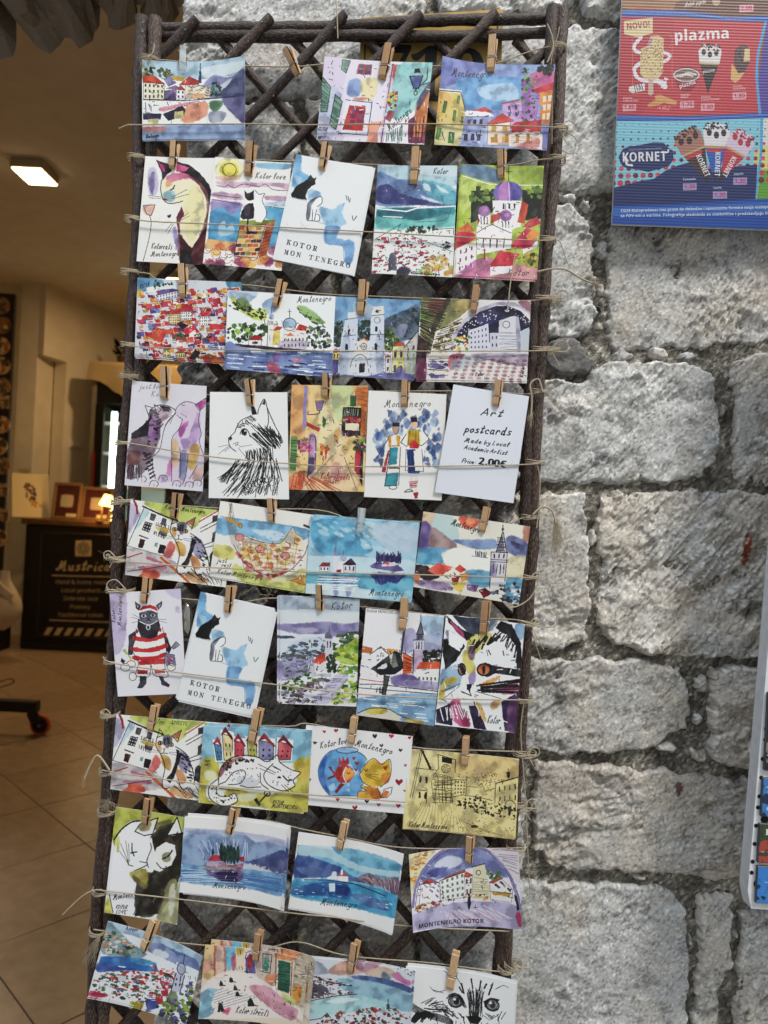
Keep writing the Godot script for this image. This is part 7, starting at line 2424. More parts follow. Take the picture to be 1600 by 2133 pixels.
func tassel(rack: Node3D, x: float, y: float, dx: float, dy: float, n: int, spread: float) -> void:
	var st := start()
	for i in n:
		var a := spot(x + rng.randfn(0, 2.5), y + rng.randfn(0, 2.5), 0.077) - rack.position
		var ex := x + dx * rng.randf_range(0.6, 1.1) + rng.randfn(0, spread)
		var ey := y + dy * rng.randf_range(0.6, 1.1) + rng.randfn(0, spread)
		var b := spot((x + ex) * 0.5 + rng.randfn(0, spread * 0.4), (y + ey) * 0.5 + rng.randfn(0, spread * 0.3), 0.080) - rack.position
		var c := spot(ex, ey, 0.077 + rng.randf_range(-0.003, 0.008)) - rack.position
		tube_into(st, smooth_line([a, b, c], 3), 0.00016, 3, false)
	put("frayed_end", st.commit(), fibre, rack)

func build_rack() -> Node3D:
	var foot := spot(640, 1066, 0.05)
	foot.y = -0.2
	var rack := thing("willow_rack", "dark willow trellis rack leaning upright on the wall, strung with twine", "rack", foot)
	var barks := [bark("2a1c18", "523e36", 3), bark("30221d", "5e4a3e", 4), bark("221815", "483730", 5)]
	fibre = speckle(paint("ffffff", 0.95), Color("8c7e68"), Color("c8baa0"), 0.05, Vector3(40, 40, 40), 21)
	var lines := [[298, 36, -0.0483], [322, 38, -0.0478], [1150, 15, -0.0553], [1171, 20, -0.0585]]
	for i in 4:
		var l: Array = lines[i]
		var y1 := 3165.0
		var way := []
		if i < 2:
			for w0 in [[298, 30], [287, 400], [266, 870], [248, 1150], [228, 1500], [210, 1800], [202, 1960], [142, 3200]]:
				way.append(spot(w0[0] + i * (24.0 - w0[1] * 0.0025), w0[1], 0.056) - foot)
		put("post", stick(spot(l[0], l[1], 0.056) - foot, spot(l[0] + (y1 - l[1]) * l[2], y1, 0.056) - foot, 0.0082, 50 + i, 0.0024, way), barks[i % 2], rack)
	for i in 2:
		put("rail", stick(spot(312, 61 + i * 19, 0.040) - foot, spot(1158, 41 + i * 27, 0.040) - foot, 0.0078, 60 + i, 0.0025), barks[2], rack)
	# laths falling to the right lie behind, those rising to the right lie in front
	for i in range(-19, 7):
		var x0 := 300.0 + i * 154.0 + 154.0
		var y0 := 84.0
		var x1 := x0
		var y1 := y0
		if x0 < 322.0:
			y0 += (316.0 - x0) * 1.06
			x0 = side_x(-1, y0) + 4
		if x0 > 1100.0 or y0 > 3000.0: continue
		x1 = x0
		y1 = y0
		while x1 < side_x(1, y1) and y1 < 3060.0:
			x1 += 4.0
			y1 += 4.48
		put("lath", stick(spot(x0 + rng.randf_range(-5, 5), y0, 0.034) - foot, spot(x1, y1, 0.036) - foot, 0.0062, 100 + i), barks[(i + 30) % 3], rack)
	for i in range(0, 26):
		var x0 := 410.0 + i * 155.0
		var y0 := 40.0 - mini(i, 4) * 4.0
		if x0 > 1100.0:
			y0 = 48.0 + (x0 - 1145.0) * 0.97
			x0 = side_x(1, y0) - 6
		if y0 > 3000.0: continue
		var x1 := x0
		var y1 := y0
		while x1 > side_x(-1, y1) and y1 < 3060.0:
			x1 -= 4.0
			y1 += 4.1
		put("lath", stick(spot(x0, y0, 0.051) - foot, spot(x1, y1, 0.0485) - foot, 0.0063, 200 + i), barks[i % 3], rack)
	var nail := SphereMesh.new()
	nail.radius = 0.0011
	nail.height = 0.0022
	nail.radial_segments = 8
	nail.rings = 4
	var steel := paint("9a9690", 0.35, 0.9)
	for p in [[298, 47, 0.0645], [297, 66, 0.0645], [322, 46, 0.0645], [386, 62, 0.058], [372, 106, 0.058], [546, 45, 0.058], [517, 86, 0.058], [1043, 34, 0.058], [997, 55, 0.058], [948, 97, 0.058], [699, 57, 0.058], [1173, 32, 0.0645], [1148, 130, 0.0645], [1160, 200, 0.0645], [563, 182, 0.058], [570, 200, 0.058], [820, 100, 0.058], [262, 900, 0.064], [250, 1120, 0.064], [480, 1930, 0.058], [474, 1950, 0.058], [1098, 1240, 0.064], [230, 1800, 0.064]]:
		put("nail", nail, steel, rack, spot(p[0], p[1], p[2]) - foot)
	# strings the cards hang from
	for s in [[305, 122, 420, 132, 510, 137, 612, 139, 680, 134, 800, 135, 900, 138, 1030, 132, 1090, 112, 1140, 98, 1176, 97],
		[278, 327, 330, 330, 520, 333, 780, 343, 950, 351, 1070, 343, 1120, 333, 1172, 330], [272, 566, 310, 570, 340, 583, 500, 592, 670, 612, 800, 618, 1000, 626, 1105, 626, 1146, 621],
		[262, 783, 300, 800, 430, 822, 600, 818, 800, 815, 1000, 815, 1100, 821, 1135, 814], [248, 1046, 280, 1045, 480, 1060, 660, 1062, 750, 1087, 860, 1086, 1040, 1092, 1085, 1080, 1118, 1074],
		[232, 1228, 270, 1232, 380, 1247, 500, 1254, 575, 1246, 740, 1262, 950, 1285, 1062, 1290, 1108, 1297], [222, 1486, 250, 1492, 450, 1506, 600, 1513, 655, 1509, 860, 1556, 1000, 1563, 1096, 1566],
		[225, 1690, 300, 1700, 480, 1712, 555, 1709, 625, 1726, 720, 1745, 830, 1765, 980, 1768, 1092, 1766], [195, 1936, 290, 1950, 375, 1964, 540, 1976, 622, 1962, 720, 1990, 900, 2006, 1045, 2024, 1072, 2012]]:
		twine(rack, s, 0.0705)
	# strings across the cards
	for s in [[248, 268, 268, 260, 290, 260, 510, 258, 640, 260, 895, 258, 1150, 265, 1176, 268], [272, 452, 312, 461, 497, 469, 751, 482, 945, 493, 1123, 501, 1156, 498], [264, 717, 285, 722, 470, 728, 700, 731, 1110, 731, 1146, 728],
		[252, 921, 270, 923, 430, 950, 620, 967, 760, 972, 1085, 968, 1122, 962], [224, 1153, 252, 1168, 400, 1180, 660, 1192, 865, 1197, 1090, 1203, 1114, 1200], [214, 1368, 240, 1382, 380, 1402, 590, 1428, 740, 1445, 910, 1455, 1085, 1458, 1104, 1456],
		[212, 1604, 250, 1611, 300, 1617, 440, 1636, 640, 1655, 845, 1671]]:
		twine(rack, s, 0.0792)
	twine(rack, [200, 1853, 230, 1857, 400, 1876, 600, 1901, 700, 1911, 850, 1929, 1062, 1940], 0.0770)
	twine(rack, [845, 1671, 900, 1674, 1000, 1676, 1090, 1672], 0.0705)
	for p in [[310, 124], [284, 328], [278, 456], [270, 566], [270, 718], [268, 784], [258, 922], [250, 1046], [248, 1166], [240, 1228], [235, 1376], [228, 1487], [225, 1606], [222, 1690], [212, 1854], [205, 1938], [1160, 98], [1160, 331], [1140, 499], [1132, 622], [1126, 728], [1122, 815], [1114, 962], [1106, 1076], [1104, 1200], [1098, 1296], [1092, 1456], [1086, 1566], [1080, 1672], [1074, 1766], [1056, 2016]]: wrap_knot(rack, p[0], p[1])
	for b in [[1165, 268, 1, 32], [1150, 622, 1, -34], [1148, 728, 1, 36], [1104, 1298, 1, -58], [1070, 2010, 1, -42], [258, 1042, -1, -14], [240, 1160, -1, -24], [262, 1228, -1, -40], [230, 1486, -1, -16], [1098, 1570, 1, 26], [1090, 1680, 1, 30]]:
		bow(rack, b[0], b[1], b[2] if b[3] > 0 else b[2], absf(b[3]))
	twine(rack, [1172, 270, 1200, 290, 1192, 320, 1170, 312], 0.076, 0.0007, "loose_end")
	twine(rack, [1145, 500, 1165, 502, 1176, 530, 1187, 560], 0.076, 0.0007, "loose_end")
	twine(rack, [1120, 566, 1150, 560, 1180, 562, 1210, 580, 1236, 590], 0.076, 0.0013, "loose_end")
	twine(rack, [1075, 520, 1068, 560, 1062, 600, 1057, 650], 0.0855, 0.0008, "loose_end")
	twine(rack, [1130, 815, 1122, 790, 1105, 800, 1108, 830, 1106, 870], 0.078, 0.0012, "loose_end")
	twine(rack, [1118, 965, 1125, 1000, 1122, 1060, 1118, 1100], 0.077, 0.0007, "loose_end")
	twine(rack, [1108, 1200, 1122, 1190, 1120, 1215, 1105, 1245, 1080, 1262, 1060, 1266], 0.0855, 0.0009, "loose_end")
	twine(rack, [1106, 1310, 1122, 1360, 1140, 1410, 1146, 1420], 0.074, 0.0006, "loose_end")
	twine(rack, [1110, 1072, 1130, 1056, 1150, 1064, 1158, 1090], 0.078, 0.0014, "loose_end")
	twine(rack, [1092, 1460, 1085, 1520, 1090, 1600, 1096, 1680, 1100, 1790, 1104, 1860], 0.076, 0.0007, "loose_end")
	twine(rack, [1166, 55, 1158, 90, 1148, 130, 1150, 200, 1150, 300], 0.0755, 0.0005, "loose_end")
	twine(rack, [1140, 50, 1150, 75, 1152, 100, 1140, 130], 0.0755, 0.0010, "loose_end")
	twine(rack, [700, 0, 702, 30, 704, 80], 0.060, 0.0008, "loose_end")
	twine(rack, [228, 1604, 205, 1574, 190, 1590, 176, 1622], 0.080, 0.0013, "loose_end")
	twine(rack, [212, 1853, 190, 1856, 165, 1872, 130, 1906], 0.080, 0.0008, "loose_end")
	twine(rack, [305, 124, 318, 110, 322, 92], 0.0755, 0.001, "loose_end")
	tassel(rack, 225, 1672, -14, 14, 60, 12)
	tassel(rack, 206, 1952, -22, 52, 60, 9)
	tassel(rack, 1236, 590, 22, 10, 26, 5)
	tassel(rack, 1158, 1082, 2, 70, 90, 9)
	tassel(rack, 285, 785, -26, -10, 26, 9)
	tassel(rack, 1106, 862, -2, 26, 26, 4)
	tassel(rack, 176, 1620, -6, 12, 16, 5)
	tassel(rack, 305, 124, 6, 4, 36, 9)
	tassel(rack, 660, 1508, 8, -16, 8, 7)
	tassel(rack, 556, 1708, 6, -18, 8, 6)
	tassel(rack, 622, 1960, 10, -20, 8, 6)
	tassel(rack, 505, 1240, 10, -12, 10, 10)
	tassel(rack, 560, 1240, -10, -10, 10, 12)
	return rack

# ---------- cards and clothespins
const VIEWS := {"a": [260, 0, 3.3333], "b": [640, 0, 2.6667], "c": [260, 290, 3.0769], "d": [740, 290, 3.0769], "e": [250, 540, 3.4783], "f": [680, 570, 3.3333], "g": [240, 760, 4.2105], "h": [590, 760, 2.9091],
	"i": [220, 1020, 3.6364], "j": [620, 1040, 2.963], "k": [210, 1200, 4.2105], "l": [560, 1200, 2.6667], "m": [170, 1460, 3.2653], "n": [620, 1480, 3.0769], "o": [150, 1640, 3.4043], "p": [580, 1680, 2.963], "q": [140, 1880, 3.0769], "r": [620, 1900, 3.0769]}

# view, corners in that view, picture, layer, curl of the left and right end (m), held by a string, label, short name, copies behind [dx, dy, turn], paper colour
func cards() -> Array:
	return [
		["a", [120, 412, 832, 385, 832, 960, 122, 970], art_bay_village, 0, 0.007, 0.011, true, "landscape card of a red-roofed village mirrored in a bay, top left", "bay village", [[1, 3, 0]], "eef0ee"],
		["b", [97, 312, 697, 347, 650, 803, 52, 775], art_red_door_lane, 0, 0.005, 0.002, true, "card of a lane with red door and black street lantern", "red door", [], "f0eef4"],
		["b", [752, 310, 1378, 358, 1330, 835, 705, 803], art_pastel_houses, 1, 0.014, 0.003, true, "card of pastel houses under a violet blue sky, top right", "pastel houses", [], "e8e8f0"],
		["c", [132, 108, 580, 120, 500, 805, 75, 782], art_snuggling_cats, 0, 0.001, 0.002, true, "portrait card of a dark cat nuzzling a white cat", "nuzzling cats", [], "f2f0ec"],
		["c", [580, 113, 1068, 152, 1005, 843, 500, 795], art_cats_on_chimney, 1, 0.001, 0.002, true, "card of two cats on a brick chimney under a yellow sun", "chimney cats", [], "f4f2ee"],
		["c", [1100, 95, 1592, 178, 1462, 872, 948, 768], art_cats_on_steps, 2, 0.002, 0.001, true, "tilted card of black and white cats on steps, second row", "upper step cats", [[4, 2, 0.3]], "eef0f1"],
		["d", [145, 165, 655, 168, 625, 885, 105, 858], art_fjord_town, 0, 0.001, 0.001, true, "card of a blue fjord above a town of red roofs", "blue fjord", [], "eef0ee"],
		["d", [683, 160, 1210, 170, 1165, 900, 637, 872], art_domed_church, 1, 0.001, 0.002, true, "card of a church with a purple dome and green hills", "purple dome church", [[-3, 4, 0.2]], "f0f0ea"],
		["e", [128, 133, 875, 165, 850, 752, 105, 705], art_red_roof_town, 0, 0.001, 0.001, true, "card crowded with red and orange roofs", "crowded red roofs", [[2, 4, 0]], "ecebea"],
		["e", [782, 222, 1562, 270, 1535, 855, 757, 795], art_island_church, 2, 0.001, 0.001, true, "card of a white church with blue dome on the water", "church on the water", [], "f2f4f4"],
		["f", [5, 155, 658, 185, 610, 742, -30, 700], art_twin_towers, 0, 0.001, 0.001, true, "card of a pale cathedral with two bell towers", "two bell towers", [], "e6e8ee"],
		["f", [657, 165, 1418, 188, 1388, 748, 620, 735], art_night_arch, 1, 0.001, 0.003, true, "card looking through a stone arch at a starry night square", "starry arch", [[1, 4, 0]], "eceaec"],
		["g", [150, 140, 802, 185, 768, 1110, 82, 1055], art_kissing_cats, 0, 0.001, 0.001, true, "card of a tabby and a pink cat touching noses", "nose touching cats", [], "e3e1e8"],
		["g", [832, 237, 1510, 240, 1525, 1180, 820, 1168], art_ink_cat, 1, 0.001, 0.001, true, "card with a black ink cat head in profile", "ink profile cat", [], "f0f1ef"],
		["h", [52, 120, 515, 127, 490, 770, 30, 755], art_orange_lane, 0, 0.001, 0.001, true, "card of an orange street with balcony and red flowers", "orange street", [], "f0e0c0"],
		["h", [518, 155, 990, 178, 960, 822, 490, 800], art_costumes, 0, 0.001, 0.001, true, "card of a couple in folk costume on a blue wash", "folk costume", [], "efeeea"],
		["h", [1032, 118, 1490, 190, 1395, 838, 918, 772], art_price_sign, 2, 0.002, 0.002, true, "plain white paper sign with black script and the price", "price sign", [], "dfe4f2"],
		["i", [190, 75, 955, 168, 912, 740, 147, 645], art_street_cat.bind("Montenegro"), 0, 0.001, 0.001, true, "card of a calico cat before a white house, fifth row", "upper calico cat", [], "f0f0ec"],
		["i", [870, 85, 1600, 195, 1512, 770, 787, 655], art_hammock, 1, 0.001, 0.001, true, "card of a ginger cat asleep in a hammock", "hammock cat", [[10, 5, 0.4]], "f0eee8"],
		["j", [80, 105, 733, 148, 690, 635, 48, 580], art_two_islands, 2, 0.002, 0.002, true, "pale blue card of two small church islands", "two islands", [[4, 1, 0.4], [6, -3, 0.7]], "e8eef0"],
		["j", [777, 75, 1437, 168, 1365, 650, 710, 540], art_sunset_bay, 0, 0.002, 0.001, true, "card of a bay under a round red sun with bell tower", "red sun", [], "efece2"],
		["k", [77, 153, 700, 110, 750, 1030, 150, 1057], art_striped_cat, 1, 0.001, 0.002, true, "card of a standing cat in a red striped bathing suit", "striped bathing suit cat", [], "eceaf0"],
		["k", [882, 150, 1530, 292, 1335, 1228, 665, 1082], art_cats_on_steps, 2, 0.001, 0.002, true, "tilted card of black and white cats on steps, sixth row", "lower step cats", [[4, 5, 0.4], [-2, -3, 0.2]], "eef0f1"],
		["l", [62, 112, 505, 128, 487, 725, 62, 708], art_hill_church, 0, 0.001, 0.001, true, "card of a chapel on a green hillside above the bay", "hillside chapel", [[-6, -1, 0.1], [-3, -2, 0.4]], "e8eaee"],
		["l", [540, 178, 975, 222, 918, 832, 485, 772], art_dancer_statue, 0, 0.001, 0.001, true, "card of a dark dancer statue before an old town", "dancer statue", [], "eeecee"],
		["l", [985, 213, 1423, 267, 1365, 873, 922, 825], art_ink_colour_cat, 1, 0.001, 0.003, true, "card of a kitten face in black, yellow and pink splashes", "splashed kitten", [], "f2f2f2"],
		["m", [237, 92, 925, 152, 880, 690, 195, 600], art_street_cat.bind("streets"), 0, 0.001, 0.001, true, "card of a calico cat before a white house, seventh row", "lower calico cat", [[3, 0, -0.4]], "f0f0ec"],
		["m", [830, 170, 1545, 210, 1510, 768, 795, 692], art_spotted_cat, 2, 0.002, 0.002, true, "card of a white spotted cat curled below small coloured houses", "spotted cat", [[6, -5, 0.8], [8, -3, -0.4]], "ecefe8"],
		["n", [55, 92, 738, 165, 700, 665, 20, 602], art_fishbowl, 1, 0.001, 0.001, true, "card of a yellow cat kissing a goldfish in a bowl among hearts", "fishbowl", [], "f1efee"],
		["n", [705, 245, 1420, 310, 1397, 820, 680, 755], art_sepia_square, 0, 0.002, 0.003, false, "yellow card with an ink drawing of a town square", "yellow square", [[-2, 2, 0.2]], "dcc878"],
		["o", [312, 138, 798, 215, 745, 975, 228, 888], art_two_cats_love, 0, 0.001, 0.002, false, "green edged card of a white and a black cat leaning together", "leaning cats", [], "f0f0ee"],
		["o", [800, 205, 1530, 293, 1478, 870, 762, 745], art_cypress_island, 2, 0.003, 0.011, false, "white bordered card of an island with dark cypress trees", "cypress island", [[6, -6, 0.4], [7, 3, -0.2]], "f1f0ee"],
		["p", [125, 157, 775, 293, 705, 785, 62, 625], art_lake_island, 1, 0.004, 0.012, false, "white bordered card of an island church on deep blue water", "deep blue water", [[-1, 3, 0.2]], "f1f0ee"],
		["p", [805, 297, 1482, 270, 1505, 765, 832, 780], art_arch_square, 0, 0.013, 0.011, false, "arched card of a sunny square seen through a gateway", "sunny square", [], "ece6ee"],
		["q", [262, 118, 868, 345, 760, 790, 135, 603], art_bay_panorama, 1, 0.003, 0.012, false, "steeply tilted card of a bay, mountains and bell tower", "bay panorama", [[-2, 4, 0.3]], "eaeef2"],
		["q", [885, 270, 1545, 378, 1505, 835, 840, 745], art_lane_of_cats, 2, 0.003, 0.012, false, "card of black cats lying in a sunlit lane", "lane of black cats", [[12, -10, 0.6], [14, -6, 0.9]], "efe8e2"],
		["r", [40, 290, 740, 385, 700, 850, 20, 790], art_peninsula_bay, 0, 0.002, 0.010, false, "card of a bay with peninsulas and pink mountains, bottom row", "pink mountain bay", [[5, -3, 0.4]], "e6e8ea"],
		["r", [695, 345, 1400, 460, 1375, 960, 690, 880], art_staring_cat, 1, 0.003, 0.010, false, "white card with the ink drawn eyes of a cat", "ink cat eyes", [[3, -6, 0.3]], "f1f1f1"]]

var paper: StandardMaterial3D
var prints := {}

func card_mesh(c: Array, z0: float, curl_l: float, curl_r: float, held: bool, mid: Vector3, bend: float) -> ArrayMesh:
	var nx := 14
	var ny := 8
	var t := 0.0004
	var crn := [spot(c[0], c[1], z0 + curl_l), spot(c[2], c[3], z0 + curl_r), spot(c[4], c[5], z0 + (0.0 if held else curl_r)), spot(c[6], c[7], z0 + (0.0 if held else curl_l))]
	var grid := []
	for j in ny + 1:
		for i in nx + 1:
			var u := float(i) / nx
			var v := float(j) / ny
			var p: Vector3 = crn[0].lerp(crn[1], u).lerp(crn[3].lerp(crn[2], u), v)
			var k0 := absf(2.0 * u - 1.0)
			k0 = k0 * k0
			p.z = z0 + (curl_l if u < 0.5 else curl_r) * k0 * ((1.0 - v) if held else 1.0) + bend * sin(PI * v) * 0.5
			grid.append(p - mid)
	var front := start()
	var back := start()
	for j in ny:
		for i in nx:
			var a := j * (nx + 1) + i
			var ids := [a, a + 1, a + nx + 2, a, a + nx + 2, a + nx + 1]
			for s in ids:
				front.set_uv(Vector2(float(s % (nx + 1)) / nx, float(s / (nx + 1)) / ny))
				front.set_smooth_group(0)
				front.add_vertex(grid[s])
			ids.reverse()
			for s in ids:
				back.set_uv(Vector2(0, 0))
				back.set_smooth_group(0)
				back.add_vertex(grid[s] - Vector3(0, 0, t))
	front.generate_normals()
	var rim := []
	for i in nx: rim.append([i, i + 1])
	for j in ny: rim.append([j * (nx + 1) + nx, (j + 1) * (nx + 1) + nx])
	for i in nx: rim.append([ny * (nx + 1) + nx - i, ny * (nx + 1) + nx - i - 1])
	for j in ny: rim.append([(ny - j) * (nx + 1), (ny - j - 1) * (nx + 1)])
	for r in rim:
		var a: Vector3 = grid[r[0]]
		var b: Vector3 = grid[r[1]]
		var d := Vector3(0, 0, t)
		back.set_smooth_group(-1)
		for v in [a, a - d, b - d, a, b - d, b]:
			back.set_uv(Vector2(0, 0))
			back.add_vertex(v)
	back.generate_normals()
	var mesh := front.commit()
	back.commit(mesh)
	return mesh

func build_cards() -> void:
	paper = paint("e6e5e2", 0.75)
	var n := 0
	for c in cards():
		var v: Array = VIEWS[c[0]]
		var px := []
		for i in range(0, 8, 2):
			px.append(v[0] + c[1][i] / v[2])
			px.append(v[1] + c[1][i + 1] / v[2])
		var wide: float = Vector2(px[0], px[1]).distance_to(Vector2(px[2], px[3]))
		var tall: float = Vector2(px[0], px[1]).distance_to(Vector2(px[6], px[7]))
		rng.seed = 900 + n
		var key: String = c[2].get_method() + str(c[2].get_bound_arguments())
		if not prints.has(key):
			var quad: Array = c[1]
			if c[2].get_method() == "art_street_cat": quad = [190, 75, 955, 168, 912, 740, 147, 645]
			sheet(int(wide * 1.7), int(tall * 1.7), quad, c[10])
			crisp = c[8] == "price sign"
			c[2].call()
			var m := StandardMaterial3D.new()
			m.albedo_texture = finish_print(0.0 if c[8] == "price sign" else 0.3)
			m.albedo_color = Color(0.95, 0.95, 0.95)
			m.roughness = 0.45
			m.texture_repeat = false
			prints[key] = m
		rng.seed = 1900 + n
		var z0: float = 0.0735 + c[3] * 0.0016
		var mid := (spot(px[0], px[1], z0) + spot(px[4], px[5], z0)) * 0.5
		var o0 := put("postcard" if c[8] != "price sign" else "price_sign", card_mesh(px, z0, c[4], c[5], c[6], mid, rng.randf_range(0.0, 0.0012)), null, null, mid)
		o0.set_surface_override_material(0, prints[key])
		o0.set_surface_override_material(1, paper)
		tag(o0, c[7], "postcard" if c[8] != "price sign" else "paper sign", "cards hung on the rack")
		var q := 1
		for b in c[9]:
			var bp := []
			var cx: float = (px[0] + px[4]) * 0.5
			var cy: float = (px[1] + px[5]) * 0.5
			for i in range(0, 8, 2):
				var d := Vector2(px[i] - cx, px[i + 1] - cy).rotated(deg_to_rad(b[2]))
				bp.append(cx + d.x + b[0])
				bp.append(cy + d.y + b[1])
			var o1 := put("postcard", card_mesh(bp, z0 - q * 0.0006, c[4], c[5], c[6], mid, 0.0), null, null, mid)
			o1.set_surface_override_material(0, prints[key])
			o1.set_surface_override_material(1, paper)
			var how := "just behind" if q == 1 else "farthest back behind"
			tag(o1, "spare card peeking out %s the %s card" % [how, c[8]], "postcard", "spare cards tucked behind others")
			q += 1
		n += 1

func pin_part(front: float, len: float, wide: float) -> ArrayMesh:
	var prof := [[0.0, 0.0002], [0.0, 0.0022], [0.004, 0.0042], [0.014, 0.0050], [0.0150, 0.0036], [0.0172, 0.0036], [0.0182, 0.0050], [len, 0.0072], [len, 0.0036], [0.020, 0.0008]]
	var st := start()
	var h := wide * 0.5
	var c := 0.0006
	for i in prof.size():
		var a: Array = prof[i]
		var b: Array = prof[(i + 1) % prof.size()]
		var q := [Vector3(-h + c, a[0], a[1] * front), Vector3(h - c, a[0], a[1] * front), Vector3(h - c, b[0], b[1] * front), Vector3(-h + c, b[0], b[1] * front)]
		if front > 0.0: q.reverse()
		quad_into(st, q[0], q[1], q[2], q[3])
	var poly := PackedVector2Array()
	for p in prof: poly.append(Vector2(p[0], p[1]))
	var ids := Geometry2D.triangulate_polygon(poly)
	var cen := Vector2(len * 0.5, 0.003)
	for s in [-1.0, 1.0]:
		for i in ids:
			var p := poly[i]
			st.set_normal(Vector3(s, 0, 0))
			st.set_uv(p * 30.0)
			st.add_vertex(Vector3(s * h, lerpf(p.x, cen.x, 0.02), lerpf(p.y, cen.y, 0.12) * front))
		for i in poly.size():
			var a := poly[i]
			var b := poly[(i + 1) % poly.size()]
			quad_into(st, Vector3(s * (h - c), a.x, a.y * front), Vector3(s * (h - c), b.x, b.y * front), Vector3(s * h, lerpf(b.x, cen.x, 0.02), lerpf(b.y, cen.y, 0.12) * front), Vector3(s * h, lerpf(a.x, cen.x, 0.02), lerpf(a.y, cen.y, 0.12) * front))
	return st.commit()

func build_pins() -> void:
	var woods := []
	for i in 3:
		var m := paint("ffffff", 0.7)
		speckle(m, Color(["b48a60", "a47a54", "bc9468"][i]), Color(["d8b48a", "c8a078", "dcbc94"][i]), 0.02, Vector3(60, 8, 60), 40 + i, 0.02)
		woods.append(m)
	var steel := paint("b8b8ba", 0.3, 0.95)
	var clear := paint("e8eef0", 0.06)
	clear.transparency = BaseMaterial3D.TRANSPARENCY_ALPHA
	clear.albedo_color = Color(0.86, 0.9, 0.9, 0.32)
	var fr := pin_part(1.0, 0.043, 0.0092)
	var bk := pin_part(-1.0, 0.043, 0.0092)
	var coil := start()
	for q in 4:
		var ring := []
		for i in 11:
			var a := TAU * i / 10
			ring.append(Vector3(-0.0058 + q * 0.0039, 0.0162 + sin(a) * 0.0021, cos(a) * 0.0021))
		tube_into(coil, ring, 0.0005, 5, false)
	tube_into(coil, [Vector3(-0.0056, 0.0158, 0), Vector3(-0.0056, 0.0168, 0.0044), Vector3(0.0056, 0.0168, 0.0044), Vector3(0.0056, 0.0158, 0)], 0.0005, 5)
	tube_into(coil, [Vector3(0.0056, 0.0178, 0.0), Vector3(0.0058, 0.0225, 0.0012), Vector3(0.0056, 0.0245, 0.0034)], 0.0005, 5)
	var spring := coil.commit()
	var names := []
	for c in cards(): names.append(c[8])
	# [top x, top y, jaw x, jaw y, card index or -1, clear]
	var P := [[381, 101, 380, 152, 0, 1], [599, 102, 621, 156, -1, 0], [812, 96, 796, 166, 1, 0], [1028, 78, 1022, 150, 2, 0],
		[366, 297, 360, 352, 3, 0], [526, 299, 518, 367, 4, 0], [682, 300, 671, 354, 5, 0], [868, 310, 862, 384, 6, 0], [1046, 313, 1045, 372, 7, 0],
		[382, 552, 382, 619, 8, 0], [589, 585, 575, 639, 9, 0], [759, 585, 752, 655, 10, 0], [993, 596, 986, 652, 11, 0],
		[346, 764, 344, 832, 12, 0], [520, 790, 523, 845, 13, 0], [682, 778, 680, 830, 14, 0], [846, 793, 843, 847, 15, 0], [1041, 793, 1033, 847, 16, 0],
		[371, 1027, 363, 1080, 17, 0], [567, 1041, 567, 1088, 18, 0], [754, 1058, 749, 1110, 19, 1], [1015, 1056, 1004, 1108, 20, 0],
		[309, 1202, 301, 1256, 21, 0], [483, 1220, 475, 1276, 22, 0], [669, 1217, 667, 1271, 23, 0], [844, 1244, 838, 1313, 24, 0], [1014, 1251, 1007, 1321, 25, 0],
		[325, 1468, 314, 1522, 26, 0], [540, 1476, 525, 1548, 27, 0], [739, 1492, 732, 1549, 28, 0], [971, 1534, 968, 1595, 29, 0],
		[312, 1661, 303, 1717, 30, 0], [491, 1683, 478, 1736, 31, 0], [720, 1709, 708, 1769, 32, 0], [981, 1740, 977, 1797, 33, 0],
		[325, 1915, 299, 1978, 34, 0], [541, 1941, 533, 2001, 35, 0], [742, 1962, 731, 2024, 36, 0], [950, 1984, 937, 2060, 37, 0]]
	rng.seed = 77
	for i in P.size():
		var p: Array = P[i]
		var z := 0.0741
		if p[4] >= 0: z += cards()[p[4]][3] * 0.0016
		if p[4] < 0: z = 0.0705
		var a := spot(p[2], p[3], z)
		var b := spot(p[0], p[1], z)
		var label := "small wooden clothespin alone on the top string, holding no card"
		if p[4] >= 0:
			label = "%s clothespin clipping the %s card" % ["clear plastic" if p[5] else "small wooden", names[p[4]]]
			if names[p[4]] == "price sign": label = "small wooden clothespin clipping the white price sign"
		var t := thing("clothespin", label, "clothespin", a, "clothespins on the strings")
		var up := (b - a).normalized()
		var turn := deg_to_rad(rng.randf_range(-34, -8))
		if p[5]: turn = deg_to_rad(18)
		if i == 1: turn = deg_to_rad(-40)
		var x := up.cross(Vector3(0, 0, 1)).normalized()
		var bs := Basis(x, up, x.cross(up)) * Basis(Vector3.UP, turn)
		var s := clampf(a.distance_to(b) / 0.043, 0.75, 1.15)
		t.basis = bs.scaled_local(Vector3(clampf(s, 0.9, 1.1), s, 1.0))
		var m = clear if p[5] else woods[rng.randi() % 3]
		put("jaw", fr, m, t)
		put("jaw", bk, m, t)
		put("spring", spring, steel, t)

